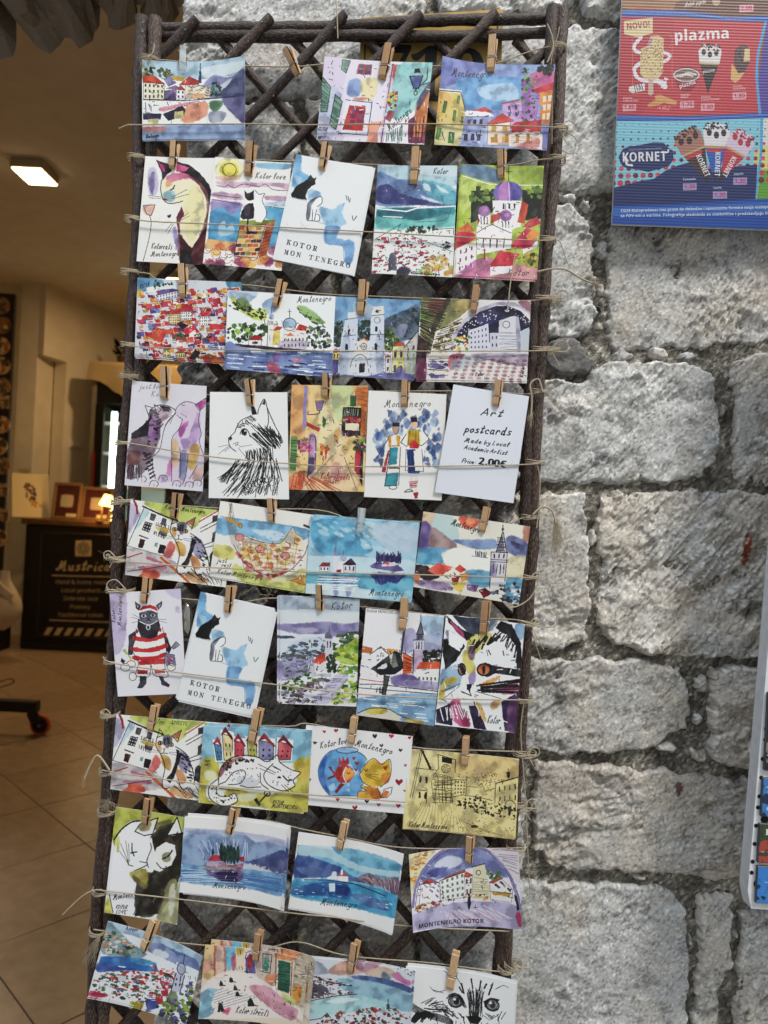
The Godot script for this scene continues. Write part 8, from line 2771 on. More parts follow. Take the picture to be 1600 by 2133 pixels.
# ---------- things on the wall
func build_poster() -> void:
	var quad := [285, -1000, 2230, -940, 2105, 2060, 150, 1990]
	sheet(1000, 1450, quad, "8a5c40")
	rng.seed = 5
	crisp = true
	art_poster()
	var tex := ImageTexture.create_from_image(im)
	var m := StandardMaterial3D.new()
	m.albedo_texture = tex
	m.albedo_color = Color(0.84, 0.84, 0.84)
	m.roughness = 0.32
	m.texture_repeat = false
	var px := []
	for i in range(0, 8, 2):
		px.append(Vector2(1240 + quad[i] / 4.2667, quad[i + 1] / 4.2667))
	var z := 0.034
	var crn := []
	for p in px: crn.append(spot(p.x, p.y, z))
	var mid: Vector3 = (crn[0] + crn[2]) * 0.5
	var rows := 460
	var st := start()
	var prev := []
	for j in rows + 1:
		var v := float(j) / rows
		var a: Vector3 = crn[0].lerp(crn[3], v) - mid
		var b: Vector3 = crn[1].lerp(crn[2], v) - mid
		var ph := v * rows / 4.0
		var dz := -absf(sin(PI * ph)) * 0.00012 + 0.0006 * sin(v * 9.0)
		var nn := Vector3(0, 0.09 * cos(TAU * ph), 1).normalized()
		var row := [a + Vector3(0, 0, dz), b + Vector3(0, 0, dz), v, nn]
		if j > 0:
			for q in [[prev, 0], [prev, 1], [row, 1], [prev, 0], [row, 1], [row, 0]]:
				st.set_normal(q[0][3])
				st.set_uv(Vector2(q[1], q[0][2]))
				st.add_vertex(q[0][q[1]])
		prev = row
	var t := thing("ice_cream_poster", "corrugated plastic ice cream price board in red and blue on the wall", "poster", mid)
	put("printed_face", st.commit(), m, t)
	var bk := PackedVector2Array()
	for c in crn: bk.append(Vector2(c.x - mid.x, c.y - mid.y))
	bk.reverse()
	put("board", plate(bk, 0.0036), paint("d8dae0", 0.5), t, Vector3(0, 0, -0.0028))

func build_number_plate() -> void:
	var q := [spot(752, 38, 0.027), spot(1048, 20, 0.027), spot(1040, 262, 0.027), spot(745, 280, 0.027)]
	var mid: Vector3 = (q[0] + q[2]) * 0.5
	var t := thing("house_number_plate", "brass house number plate half hidden behind the top of the rack", "plate", mid)
	var o2 := PackedVector2Array()
	for p in [q[3], q[2], q[1], q[0]]: o2.append(Vector2(p.x - mid.x, p.y - mid.y))
	put("plate", plate(o2, 0.002), speckle(paint("b09450", 0.42, 0.35), Color("96793c"), Color("b89a58"), 0.01, Vector3(4, 4, 4), 66), t)
	var dark := paint("14130f", 0.5)
	var st := start()
	var c := []
	for p in q: c.append(Vector3(p.x - mid.x, p.y - mid.y, 0.0014) * Vector3(0.93, 0.9, 1))
	for i in 4:
		var a: Vector3 = c[i]
		var b: Vector3 = c[(i + 1) % 4]
		var l := a.distance_to(b)
		var ang := atan2(b.y - a.y, b.x - a.x)
		box_into(st, (a + b) * 0.5, Vector3(l - (0.0024 if i % 2 else -0.0020), 0.002, 0.0006), 0.0, Basis(Vector3(0, 0, 1), ang))
	put("border_line", st.commit(), dark, t)
	var font := SystemFont.new()
	font.font_names = PackedStringArray(["Droid Serif"])
	font.font_weight = 700
	var digits := ["7", "1", "0"]
	for i in 3:
		var tm := TextMesh.new()
		tm.font = font
		tm.font_size = 64
		tm.pixel_size = 0.00165
		tm.depth = 0.0008
		tm.text = digits[i]
		var o3 := put("digit", tm, dark, t, Vector3([-0.055, -0.002, 0.052][i], -0.004, 0.0016))
		o3.rotation.z = deg_to_rad(-0.5)

func build_card_stand() -> void:
	# white sheet-metal souvenir stand standing off the wall at the right
	var zb := 0.097
	var zf := 0.118
	var bl := spot(1543, 1868, zb)
	var bl2 := spot(1558, 1892, zf)
	var tl := spot(1612, 1020, zb)
	var lean := (tl.x - bl.x) / (tl.y - bl.y)
	var y0 := bl2.y
	var y1 := y0 + 0.95
	var t := thing("souvenir_stand", "white perforated metal souvenir stand at the right edge", "stand", Vector3(bl2.x, y0, zf))
	var white := speckle(paint("e9eaec", 0.42), Color("dcdee2"), Color("f0f1f3"), 0.02, Vector3(5, 5, 5), 71)
	var edge := func(y: float) -> float: return (y - y0) * lean
	var w0 := 0.36
	var pane := PackedVector2Array([Vector2(0.004, 0), Vector2(w0, 0), Vector2(edge.call(y1) + w0, y1 - y0), Vector2(edge.call(y1), y1 - y0), Vector2(edge.call(y0 + 0.022) - 0.002, 0.022)])
	put("front_panel", plate(pane, 0.0012), white, t)
	var st := start()
	var zdir := Vector3(0, 0, zb - zf)
	for q in [[pane[4], pane[3]], [pane[0], pane[4]], [pane[1], pane[0]], [pane[2], pane[1]]]:
		var a := Vector3(q[0].x, q[0].y, -0.0006)
		var b := Vector3(q[1].x, q[1].y, -0.0006)
		quad_into(st, a, b, b + zdir, a + zdir)
		quad_into(st, b, a, a + zdir, b + zdir)
	put("side_flange", st.commit(), white, t)
	var black := paint("0c0c0e", 0.8)
	for p in [[1596, 1518], [1594, 1541], [1589, 1581], [1586, 1620], [1582, 1659], [1579, 1682], [1575, 1720], [1572, 1758], [1568, 1795], [1566, 1818]]:
		var c := spot(p[0], p[1], zf + 0.0008) - t.position
		put("hole", tube([c, c + Vector3(0, 0, -0.0025)], 0.0027, 16), black, t)
	for p in [[1593, 1707], [1578, 1841]]:
		var c := spot(p[0], p[1], zf + 0.0008) - t.position
		put("hole", tube([c, c + Vector3(0, 0, -0.0025)], 0.0052, 18), black, t)
	# a leg carries it down to the street
	put("leg", box(Vector3(0.04, y0 + 0.2 + 0.3, 0.02), 0.002, Vector3(0.2, -(y0 + 0.2) * 0.5 + 0.15, -0.018)), white, t)
	# picture magnets on it
	var pics := [[1597, 1440, 1606, "dark framed magnet cut by the right edge, highest on the white stand", ["2c2a2c", "5a4c44", "8a8478"]], [1588, 1618, 1702, "blue picture magnet of sea and sky on the white stand", ["3f7cc0", "20324c", "c8d8e4"]],
		[1581, 1713, 1798, "picture magnet of red roofs with white letters on the white stand", ["3c4a30", "a8483a", "d8d0c4"]], [1577, 1802, 1882, "blue and green picture magnet lowest on the white stand", ["3a82d0", "4a7a34", "2c3440"]]]
	var i := 0
	for p in pics:
		var a := spot(p[0], p[1], zf + 0.004)
		var b := spot(p[0] - 4, p[2], zf + 0.004)
		var hgt := a.y - b.y
		var wd := 0.075
		sheet(128, 96, [0, 0, 128, 0, 128, 96, 0, 96], p[4][0])
		rng.seed = 300 + i
		dab([p[4][1], p[4][0], p[4][1]], 40, [0, 40, 128, 30, 128, 96, 0, 96], 6, 16)
		dab([p[4][2]], 8, [0, 50, 128, 40, 128, 90, 0, 90], 4, 9)
		fine(70, [0, 8, 128, 8, 128, 96, 0, 96], 0.35)
		if i == 2: type("KOTOR", 12, 26, 100, 26, 15, "f2f0ec", "Droid Serif")
		var m := StandardMaterial3D.new()
		m.albedo_texture = ImageTexture.create_from_image(im)
		m.roughness = 0.25
		m.texture_repeat = false
		var c := Vector3((a.x + b.x) * 0.5 + wd * 0.5, (a.y + b.y) * 0.5, zf + 0.003)
		var mg := thing("picture_magnet", p[3], "magnet", c, "magnets on the white stand")
		put("block", box(Vector3(wd, hgt - 0.002, 0.0044), 0.0006), paint("3a3c40", 0.4), mg)
		var f := start()
		quad_into(f, Vector3(-wd * 0.5 + 0.001, hgt * 0.5 - 0.002, 0.0025), Vector3(wd * 0.5 - 0.001, hgt * 0.5 - 0.002, 0.0025), Vector3(wd * 0.5 - 0.001, -hgt * 0.5 + 0.002, 0.0025), Vector3(-wd * 0.5 + 0.001, -hgt * 0.5 + 0.002, 0.0025))
		put("picture", f.commit(), m, mg)
		i += 1

func build_silver_charm() -> void:
	# pear-shaped silver ornament behind the cards
	var c := spot(388, 1290, 0.066)
	var t := thing("silver_ornament", "shiny oval silver ornament between the striped cat and step cats cards", "ornament", c)
	var st := start()
	var n := 18
	var ring := []
	for j in 9:
		var r0 := []
		var f := j / 8.0
		for i in n:
			var a := TAU * i / n
			var k0 := 1.0 - 0.35 * sin(a) * 0.6
			r0.append(Vector3(cos(a) * 0.0095 * k0, sin(a) * 0.022, 0) * sin(f * PI * 0.5) + Vector3(0, 0, cos(f * PI * 0.5) * 0.006 + sin(a * 3.0 + f * 5.0) * 0.0009))
		ring.append(r0)
	for j in 8:
		for i in n:
			for v in [ring[j][i], ring[j + 1][(i + 1) % n], ring[j + 1][i], ring[j][i], ring[j][(i + 1) % n], ring[j + 1][(i + 1) % n]]: st.add_vertex(v)
	st.generate_normals()
	put("shell", st.commit(), paint("c4c0b8", 0.18, 0.95), t)
	put("hook", tube(smooth_line([Vector3(0, 0.021, 0.001), Vector3(0.001, 0.027, 0.002), Vector3(0.004, 0.029, 0.004), Vector3(0.006, 0.026, 0.004)], 3), 0.0006, 6), paint("8a8478", 0.3, 0.9), t)

# ---------- the shop behind the doorway; deep() gives a point at a distance from the lens
func deep(px: float, py: float, d: float) -> Vector3:
	return spot(px, py, EYE.z - d)

func build_room() -> void:
	var top := 2.98
	var plaster := speckle(paint("e4d6bc", 0.9), Color("dcd2be"), Color("e8dfcc"), 0.008, Vector3(1.2, 1.2, 1.2), 81)
	var zb := EYE.z - 7.4
	setting("ceiling", box(Vector3(6.2, 0.12, 7.0), 0.0, Vector3(-1.4, top + 0.06, -3.9)), plaster)
	var fl := setting("floor", box(Vector3(6.2, 0.1, 6.95), 0.0, Vector3(-1.4, -0.054, -3.93)), speckle(paint("8a7a66", 0.9), Color("80705c"), Color("948470"), 0.05, Vector3(6, 6, 6), 82))
	var tiles := []
	for i in 3:
		var m := paint("ffffff", 0.34)
		speckle(m, Color(["8a7660", "8e7a64", "86725c"][i]), Color(["a48e76", "a8927a", "a08a70"][i]), 0.012, Vector3(2.3, 2.3, 2.3), 83 + i)
		m.uv1_offset = Vector3(i * 0.37, 0, i * 0.21)
		tiles.append(m)
	var tile := box(Vector3(0.447, 0.008, 0.397), 0.0012)
	var an := deg_to_rad(46.5)
	var e1 := Vector2(cos(an), sin(an))
	var n1 := Vector2(-sin(an), cos(an))
	rng.seed = 8
	for i in range(-8, 16):
		for j in range(0, 22):
			var q := 1.11 + (i + 0.5) * 0.45
			var p := 2.795 + (j - 9.5) * 0.40
			var c := e1 * q + n1 * p
			if c.x < -3.5 or c.x > 0.6 or c.y < 1.30 or c.y > 6.6: continue
			var o1 := put("tile", tile, tiles[rng.randi() % 3], fl, Vector3(c.x, -0.0005 + rng.randf_range(-0.0006, 0.0006), EYE.z - c.y))
			o1.rotation.y = an
	var threshold := setting("threshold", box(Vector3(1.2, 0.26, 0.56), 0.01, Vector3(-0.9, -0.125, -0.24)), speckle(paint("a8a298", 0.85), Color("948e84"), Color("b4aea4"), 0.02, Vector3(3, 3, 3), 86, 0.1))
	threshold.name = "threshold"
	var w1 := thing("shop_wall", "warm cream wall at the back of the shop", "wall")
	put("plaster", box(Vector3(5.4, 3.0, 0.1), 0.0, Vector3(-1.0, 1.5, zb)), plaster, w1)
	var w2 := thing("shop_wall", "cream pilaster wall beside the magnet board", "wall")
	put("plaster", box(Vector3(1.2, 3.0, 0.3), 0.0, Vector3(-3.75, 1.5, EYE.z - 6.2)), plaster, w2)
	put("pilaster", box(Vector3(0.155, 3.0, 0.34), 0.0, Vector3(-3.072, 1.5, EYE.z - 6.17)), plaster, w2)
	var w3 := thing("shop_wall", "cream side wall with a tall narrow doorway", "wall")
	# a wall running back at a slight angle, open for the first 0.27 m as a doorway
	var a := Vector3(-2.995, 0, EYE.z - 6.0)
	var b := Vector3(-2.66, 0, EYE.z - 7.3)
	var d := (b - a).normalized()
	var yaw := Basis(Vector3.UP, atan2(-d.z, d.x))
	put("plaster", box(Vector3(1.06, 3.0, 0.12), 0.0, a + d * (0.29 + 0.53) + Vector3(0, 1.5, 0), yaw), plaster, w3)
	put("lintel", box(Vector3(0.29, 0.62, 0.12), 0.0, a + d * 0.145 + Vector3(0, 2.69, 0), yaw), plaster, w3)
	var w4 := thing("shop_wall", "cream wall glimpsed inside the narrow side doorway", "wall")
	put("plaster", box(Vector3(0.1, 3.0, 1.4), 0.0, Vector3(-3.42, 1.5, EYE.z - 6.95)), plaster, w4)
	var w5 := thing("shop_wall", "left shop wall out of view beside the entrance", "wall")
	put("plaster", box(Vector3(0.1, 3.0, 5.2), 0.0, Vector3(-4.3, 1.5, -3.0)), plaster, w5)
	var w6 := thing("shop_wall", "right shop wall hidden behind the stone wall", "wall")
	put("plaster", box(Vector3(0.1, 3.0, 7.0), 0.0, Vector3(1.5, 1.5, -3.9)), plaster, w6)

	# rough stones of the door arch seen from below
	var arch := thing("door_arch", "dark underside of a rough stone arch over the doorway", "arch")
	var am := speckle(paint("ffffff", 0.95), Color("7c746a"), Color("a0978a"), 0.03, Vector3(7, 7, 7), 91, 0.5)
	var mm := speckle(paint("ffffff", 0.95), Color("a49a8c"), Color("bcb2a2"), 0.03, Vector3(9, 9, 9), 92, 0.3)
	put("mortar_bed", box(Vector3(1.6, 0.12, 0.5), 0.0, Vector3(-1.0, 2.325, -0.25)), mm, arch)
	rng.seed = 14
	for i in 14:
		var x := -0.37 - i * 0.083 + rng.randf_range(-0.012, 0.012)
		var half := rng.randf_range(0.030, 0.050)
		var skew := rng.randf_range(-0.012, 0.003)
		var drop := 0.026 + maxf(0.0, -x - 0.55) * 0.22 + rng.randf_range(0.0, 0.012)
		var st := start()
		var nseg := 9
		var prev := []
		for s in nseg + 1:
			var z := -0.01 - s * 0.056
			var cx := x + sin(s * 0.9 + i) * 0.006 + s * skew
			var ring := []
			for k0 in 9:
				var t := PI * k0 / 8.0
				var rr := 1.0 + noise.get_noise_3d(i * 40.0 + k0 * 14.0, s * 22.0, 3.0) * 0.9
				ring.append(Vector3(cx + cos(t) * half * rr, 2.272 - pow(maxf(sin(t), 0.0), 0.4) * (drop + 0.012) * (0.6 + rr * 0.4) + rng.randf_range(-0.005, 0.005), z + rng.randf_range(-0.012, 0.0)))
			if s > 0:
				for k0 in 8:
					for v in [prev[k0], ring[k0], ring[k0 + 1], prev[k0], ring[k0 + 1], prev[k0 + 1]]:
						st.set_smooth_group(-1)
						st.add_vertex(v)
			prev = ring
		for k0 in 7:
			for v in [prev[0], prev[k0 + 1], prev[k0 + 2]]: st.add_vertex(v)
		st.generate_normals()
		put("stone", st.commit(), am, arch)

	# ceiling lamp
	var lc := deep(73, 369, 3.86)
	var warm := Color(1.0, 0.82, 0.58)
	make_ceiling_lamp(Vector3(lc.x, top, lc.z), warm, "square lit lamp panel on the shop ceiling", 0.48)
	make_ceiling_lamp(Vector3(-1.75, top, EYE.z - 5.6), warm, "second ceiling lamp deep in the shop, hidden behind the cards", 0.55)

	crisp = true
	build_counter()
	build_fridge()
	build_left_things()

func make_ceiling_lamp(at_: Vector3, col: Color, label: String, power: float) -> void:
	var t := thing("ceiling_lamp", label, "lamp", at_, "ceiling lamps")
	put("housing", box(Vector3(0.17, 0.05, 0.20), 0.004, Vector3(0, -0.026, 0)), paint("b8ac98", 0.5), t)
	put("diffuser", box(Vector3(0.156, 0.006, 0.188), 0.001, Vector3(0, -0.0545, 0)), glow("ffe4b4", 3.0), t)
	var l := AreaLight3D.new()
	l.name = "light"
	l.area_size = Vector2(0.15, 0.18)
	l.light_color = col
	l.light_energy = power
	l.area_range = 12.0
	l.shadow_enabled = true
	t.add_child(l)
	l.position = Vector3(0, -0.064, 0)
	l.rotation.x = -PI / 2

func build_counter() -> void:
	var zf := EYE.z - 5.5
	var t := thing("shop_counter", "black shop counter with a lettered sign board", "counter", Vector3(-2.0, 0, zf - 0.225))
	var black := speckle(paint("1a1714", 0.5), Color("15120f"), Color("221d19"), 0.02, Vector3(3, 3, 3), 101)
	put("body", box(Vector3(1.5, 0.96, 0.44), 0.004, Vector3(-0.02, 0.485, 0)), black, t)
	put("worktop", box(Vector3(1.56, 0.045, 0.48), 0.005, Vector3(-0.02, 0.99, 0)), speckle(paint("6a4c30", 0.45), Color("523820"), Color("7c5a38"), 0.02, Vector3(1, 8, 8), 102), t)
	put("plinth", box(Vector3(1.46, 0.06, 0.40), 0.0, Vector3(-0.02, 0.03, 0.05)), paint("120f0d", 0.6), t)
	# sign board on the front, lettering in pale gold
	var v := [5.0786, 0.0, 980.0]
	var q := [440, 660, 1290, 690, 1270, 1790, 395, 1750]
	sheet(512, 660, q, "100e0d")
	rng.seed = 6
	var gold := "d0bc98"
	g(gold, [800, 740, 970, 740, 965, 908, 792, 905])
	for r in [18, 40, 62]: o("2c2418", 7, 882, 824, r, r)
	for i in 8: k("2c2418", 6, [882 + cos(i * PI / 4) * 22, 824 + sin(i * PI / 4) * 22, 882 + cos(i * PI / 4) * 66, 824 + sin(i * PI / 4) * 66])
	hand("Mustrica", 590, 1050, 1155, 1055, 92, gold, 15, 0.3)
	k(gold, 12, [550, 1108, 1200, 1125])
	type("Hand & home made", 590, 1198, 1138, 1204, 44, gold, "Droid Sans", false)
	type("Local products", 650, 1285, 1070, 1290, 44, gold, "Droid Sans", false)
	type("Dobrota lace", 672, 1372, 1030, 1376, 44, gold, "Droid Sans", false)
	type("Pottery", 742, 1462, 952, 1464, 44, gold, "Droid Sans", false)
	type("Traditional cakes", 608, 1545, 1085, 1550, 44, gold, "Droid Sans", false)
	k(gold, 12, [528, 1582, 1180, 1605])
	for i in 8: g(gold, [505 + i * 107, 1660 + i * 3, 568 + i * 107, 1660 + i * 3, 515 + i * 107, 1740 + i * 3, 460 + i * 107, 1738 + i * 3])
	var m := StandardMaterial3D.new()
	m.albedo_texture = ImageTexture.create_from_image(im)
	m.roughness = 0.5
	m.texture_repeat = false
	var c := []
	for i in range(0, 8, 2): c.append(deep(q[i] / v[0], v[2] + q[i + 1] / v[0], 5.494) - t.position)
	for i in 4: c[i].z = 0.232
	var st := start()
	quad_into(st, c[0], c[1], c[2], c[3])
	put("sign_board", st.commit(), m, t, Vector3(0, 0, 0.0))
	var fr := start()
	for i in 4:
		var a: Vector3 = c[i]
		var b: Vector3 = c[(i + 1) % 4]
		tube_into(fr, [a, b], 0.009, 6)
	put("sign_frame", fr.commit(), paint("2c241c", 0.5), t, Vector3(0, 0, -0.004))
	# what stands on it
	var y := 1.0126
	var wood := speckle(paint("8a6a48", 0.5), Color("6c5034"), Color("9a7a54"), 0.02, Vector3(6, 6, 6), 103)
	var maroon := paint("4a1618", 0.7)
	for f in [[135, 0.225, 0.295, "maroon picture frame with a white lace square, left on the counter", 5.62, 0.0], [198, 0.245, 0.27, "maroon picture frame with a white lace square, beside the table lamp", 5.66, 0.0]]:
		var at_: Vector3 = deep(f[0], 1080, f[4])
		at_.y = y
		var p := thing("framed_lace", f[3], "frame", at_, "framed lace on the counter")
		var lean := Basis(Vector3(1, 0, 0), deg_to_rad(-10))
		var w0: float = f[1]
		var h0: float = f[2]
		for e0 in [[Vector3(0, 0.011, 0), Vector3(w0, 0.022, 0.02)], [Vector3(0, h0 - 0.011, 0), Vector3(w0, 0.022, 0.02)], [Vector3(-w0 * 0.5 + 0.011, h0 * 0.5, 0), Vector3(0.022, h0 - 0.045, 0.02)], [Vector3(w0 * 0.5 - 0.011, h0 * 0.5, 0), Vector3(0.022, h0 - 0.045, 0.02)]]:
			put("frame_bar", box(e0[1], 0.003, lean * e0[0] + Vector3(0, 0.002, 0), lean), wood, p)
		put("mount", box(Vector3(w0 - 0.04, h0 - 0.04, 0.004), 0.0, lean * Vector3(0, h0 * 0.5, -0.002) + Vector3(0, 0.002, 0), lean), maroon, p)
		var lace := PackedVector2Array()
		for i in 40:
			var an := TAU * i / 40
			var r: float = 0.05 / maxf(absf(cos(an)), absf(sin(an))) ** 0.8 * (1.0 + 0.05 * sin(an * 16.0))
			lace.append(Vector2(cos(an) * r, sin(an) * r))
		var lm := put("lace", plate(lace, 0.003), speckle(paint("d8ccb0", 0.9), Color("8a7a60"), Color("efe4c8"), 0.12, Vector3(40, 40, 40), 104), p, lean * Vector3(0, h0 * 0.5, 0.003) + Vector3(0, 0.002, 0))
		lm.basis = lean
		put("caption_card", box(Vector3(0.08, 0.025, 0.002), 0.0, lean * Vector3(w0 * 0.22, 0.035, 0.012), lean), paint("d8cca8", 0.8), p)
	var bk := deep(64, 1084, 5.6)
	bk.y = y
	var book := thing("print_stand", "cream print of a flower propped up at the counter end", "print", bk)
	var tilt := Basis(Vector3.UP, deg_to_rad(38)) * Basis(Vector3(1, 0, 0), deg_to_rad(-16))
	put("board", box(Vector3(0.27, 0.36, 0.012), 0.002, tilt * Vector3(0, 0.18, 0) + Vector3(0, 0.002, 0), tilt), paint("d8c8a0", 0.8), book)
	sheet(128, 160, [0, 0, 128, 0, 128, 160, 0, 160], "d8c8a0")
	dab(["5a4a34", "8a5a30", "3c3428"], 26, [30, 30, 90, 30, 80, 110, 50, 110], 4, 12)
	dab(["b87838"], 14, [40, 110, 110, 110, 110, 140, 60, 140], 5, 12, 0.5)
	var fm := StandardMaterial3D.new()
	fm.albedo_texture = ImageTexture.create_from_image(im)
	fm.roughness = 0.8
	var fs := start()
	var hb := [Vector3(-0.1, 0.32, 0.0072), Vector3(0.1, 0.32, 0.0072), Vector3(0.1, 0.05, 0.0072), Vector3(-0.1, 0.05, 0.0072)]
	for i in 4: hb[i] = tilt * hb[i] + Vector3(0, 0.002, 0)
	quad_into(fs, hb[0], hb[1], hb[2], hb[3])
	put("picture", fs.commit(), fm, book)
	var lp := deep(212, 1076, 5.52)
	lp.y = y
	var lamp := thing("table_lamp", "small table lamp with a glowing cream shade on the counter", "lamp", lp)
	var shade := put("shade", lathe([[0.052, 0.13], [0.03, 0.215], [0.028, 0.215], [0.05, 0.13]], 20), glow("ffdc8c", 1.0), lamp)
	shade.rotation.z = deg_to_rad(-12)
	put("stem", lathe([[0.0, 0.0], [0.045, 0.0], [0.045, 0.008], [0.008, 0.014], [0.006, 0.15]], 16), paint("5a4428", 0.4), lamp)
	var ol := OmniLight3D.new()
	ol.name = "light"
	ol.light_color = Color(1.0, 0.74, 0.4)
	ol.light_energy = 0.025
	ol.light_size = 0.03
	ol.omni_range = 6.0
	ol.shadow_enabled = true
	lamp.add_child(ol)
	ol.position = Vector3(0.0, 0.12, 0.07)
	var cd := deep(234, 1086, 5.5)
	cd.y = y
	var cs := thing("candlestick", "turned silver candlestick on the counter beside the rack post", "candlestick", cd)
	put("stem", lathe([[0.0, 0.0], [0.028, 0.0], [0.03, 0.01], [0.01, 0.025], [0.018, 0.045], [0.008, 0.06], [0.02, 0.085], [0.02, 0.1], [0.0, 0.1]], 18), paint("c8c4c0", 0.22, 0.95), cs)

func build_fridge() -> void:
	var d := 6.2
	var l := deep(187, 900, d).x
	var r := l + 0.80
	var zf := EYE.z - d
	var t := thing("drinks_fridge", "tall lit drinks fridge behind the rack post", "fridge", Vector3((l + r) * 0.5, 0, zf - 0.3))
	var grey := paint("7c7466", 0.5)
	var black := paint("12110f", 0.4)
	var hw := (r - l) * 0.5
	put("side_panel", box(Vector3(0.04, 2.36, 0.60), 0.004, Vector3(-hw + 0.02, 1.19, 0)), grey, t)
	put("side_panel", box(Vector3(0.04, 2.36, 0.60), 0.004, Vector3(hw - 0.02, 1.19, 0)), grey, t)
	put("back_panel", box(Vector3(hw * 2 - 0.09, 2.2, 0.03), 0.0, Vector3(0, 1.2, -0.28)), paint("dfe6e2", 0.5), t)
	put("header", box(Vector3(hw * 2 - 0.084, 0.34, 0.596), 0.004, Vector3(0, 2.196, 0)), black, t)
	put("base", box(Vector3(hw * 2 - 0.084, 0.2, 0.58), 0.004, Vector3(0, 0.11, 0)), black, t)
	put("door_frame", box(Vector3(0.075, 1.80, 0.03), 0.003, Vector3(-hw + 0.08, 1.12, 0.29)), black, t)
	put("door_frame", box(Vector3(0.075, 1.80, 0.03), 0.003, Vector3(hw - 0.08, 1.12, 0.29)), black, t)
	put("trim", box(Vector3(0.02, 0.5, 0.012), 0.002, Vector3(-hw + 0.05, 1.35, 0.312)), paint("8a1c1c", 0.5), t)
	var strip := deep(229, 915, d - 0.02)
	put("light_strip", box(Vector3(0.045, 1.6, 0.03), 0.004, Vector3(strip.x - t.position.x, 1.16, 0.24)), glow("e8fff0", 1.6), t)
	var al := AreaLight3D.new()
	al.name = "light"
	al.area_size = Vector2(1.5, 0.04)
	al.light_color = Color(0.92, 1.0, 0.95)
	al.light_energy = 0.15
	al.area_range = 6.0
	al.shadow_enabled = true
	t.add_child(al)
	al.basis = Basis(Vector3(0, 1, 0), Vector3(0, 0, 1), Vector3(1, 0, 0)) * Basis(Vector3.UP, PI)
	al.position = Vector3(strip.x - t.position.x + 0.04, 1.16, 0.2)
	rng.seed = 41
	var greens := ["3c8a24", "7cc83c", "2c6a1c"]
	var oranges := ["e0641c", "d84c14", "e88a3c"]
	var ys := [deep(250, 880, d).y, deep(250, 944, d).y, deep(250, 1014, d).y, deep(250, 1014, d).y - 0.32]
	for s in 4:
		put("shelf", box(Vector3(hw * 2 - 0.1, 0.02, 0.46), 0.003, Vector3(0, ys[s], -0.02)), paint("c8ccc8", 0.4), t)
		if s == 3: continue
		for i in 5:
			var col: String = (greens if s < 2 else oranges)[rng.randi() % 3]
			var x := strip.x - t.position.x + 0.075 + i * 0.095
			var place := t.position + Vector3(x, ys[s] + 0.0105, 0.12)
			var words := ["first", "second", "third", "fourth", "fifth"]
			var b := thing("drink_bottle", "%s %s bottle from the light strip on the %s fridge shelf" % [words[i], "green" if s < 2 else "orange", ["upper", "middle", "lower"][s]], "bottle", place, "bottles in the drinks fridge")
			var gm := paint(col, 0.12)
			put("body", lathe([[0.0, 0.0], [0.033, 0.0], [0.034, 0.02], [0.034, 0.12], [0.026, 0.15], [0.013, 0.175], [0.013, 0.195], [0.0, 0.195]], 16), gm, b)
			put("cap", lathe([[0.0, 0.0], [0.015, 0.0], [0.015, 0.016], [0.0, 0.016]], 12), paint("e4e4e0", 0.4), b, Vector3(0, 0.196, 0))
	# burlap cloth over the fridge, a corner hanging down in front
	var cl := thing("burlap_cloth", "burlap cloth draped over the top of the drinks fridge", "cloth", Vector3(t.position.x, 2.376, zf - 0.3))
	var st := start()
	var nx := 24
	var nz := 26
	var grid := []
	for j in nz + 1:
		for i in nx + 1:
			var u := float(i) / nx
			var v := float(j) / nz
			var x := lerpf(-hw - 0.02, hw + 0.05, u)
			var s := v * 0.95
			var drop := maxf(0.0, s - 0.60)
			var hang := 0.17 + 0.20 * clampf((u - 0.12) * 2.6, 0.0, 1.0) * (1.0 - 0.75 * clampf((u - 0.55) * 2.2, 0.0, 1.0))
			var dd := minf(1.0, drop / 0.35) * hang
			grid.append(Vector3(x - dd * 0.12 * (1.0 - u), 0.012 - dd + 0.003 * sin(u * 40.0) * dd * 8.0, -0.28 + minf(s, 0.60) + 0.008 + 0.018 * sin(u * 17.0 + 1.0) * dd * 4.0))
	for j in nz:
		for i in nx:
			var a := j * (nx + 1) + i
			for q in [a, a + 1, a + nx + 2, a, a + nx + 2, a + nx + 1]:
				st.set_uv(Vector2(grid[q].x, grid[q].y + grid[q].z) * 4.0)
				st.set_smooth_group(0)
				st.add_vertex(grid[q])
	st.generate_normals()
	put("cloth", st.commit(), speckle(paint("b09a70", 0.95), Color("94805a"), Color("c0aa80"), 0.06, Vector3(14, 14, 14), 111, 0.15), cl)
	var pl := deep(257, 705, d + 0.25)
	pl.y = 2.40
	var plant := thing("dried_plant", "dark dried plant in a small pot on top of the fridge", "plant", pl)
	put("pot", lathe([[0.0, 0.0], [0.035, 0.0], [0.05, 0.09], [0.0, 0.085]], 14), paint("3c2c1c", 0.7), plant)
	var lf := start()
	for i in 40:
		var dir := Vector3(rng.randfn(0, 0.5), rng.randf_range(0.3, 1.0), rng.randfn(0, 0.5)).normalized()
		var p0 := Vector3(0, 0.09, 0) + dir * rng.randf_range(0.02, 0.13)
		var sd := dir.cross(Vector3(rng.randf(), 0.2, rng.randf())).normalized() * 0.018
		quad_into(lf, p0 - sd, p0 + dir * 0.03 - sd * 0.2, p0 + dir * 0.06, p0 + sd)
	put("leaves", lf.commit(), paint("3a2c18", 0.9), plant)

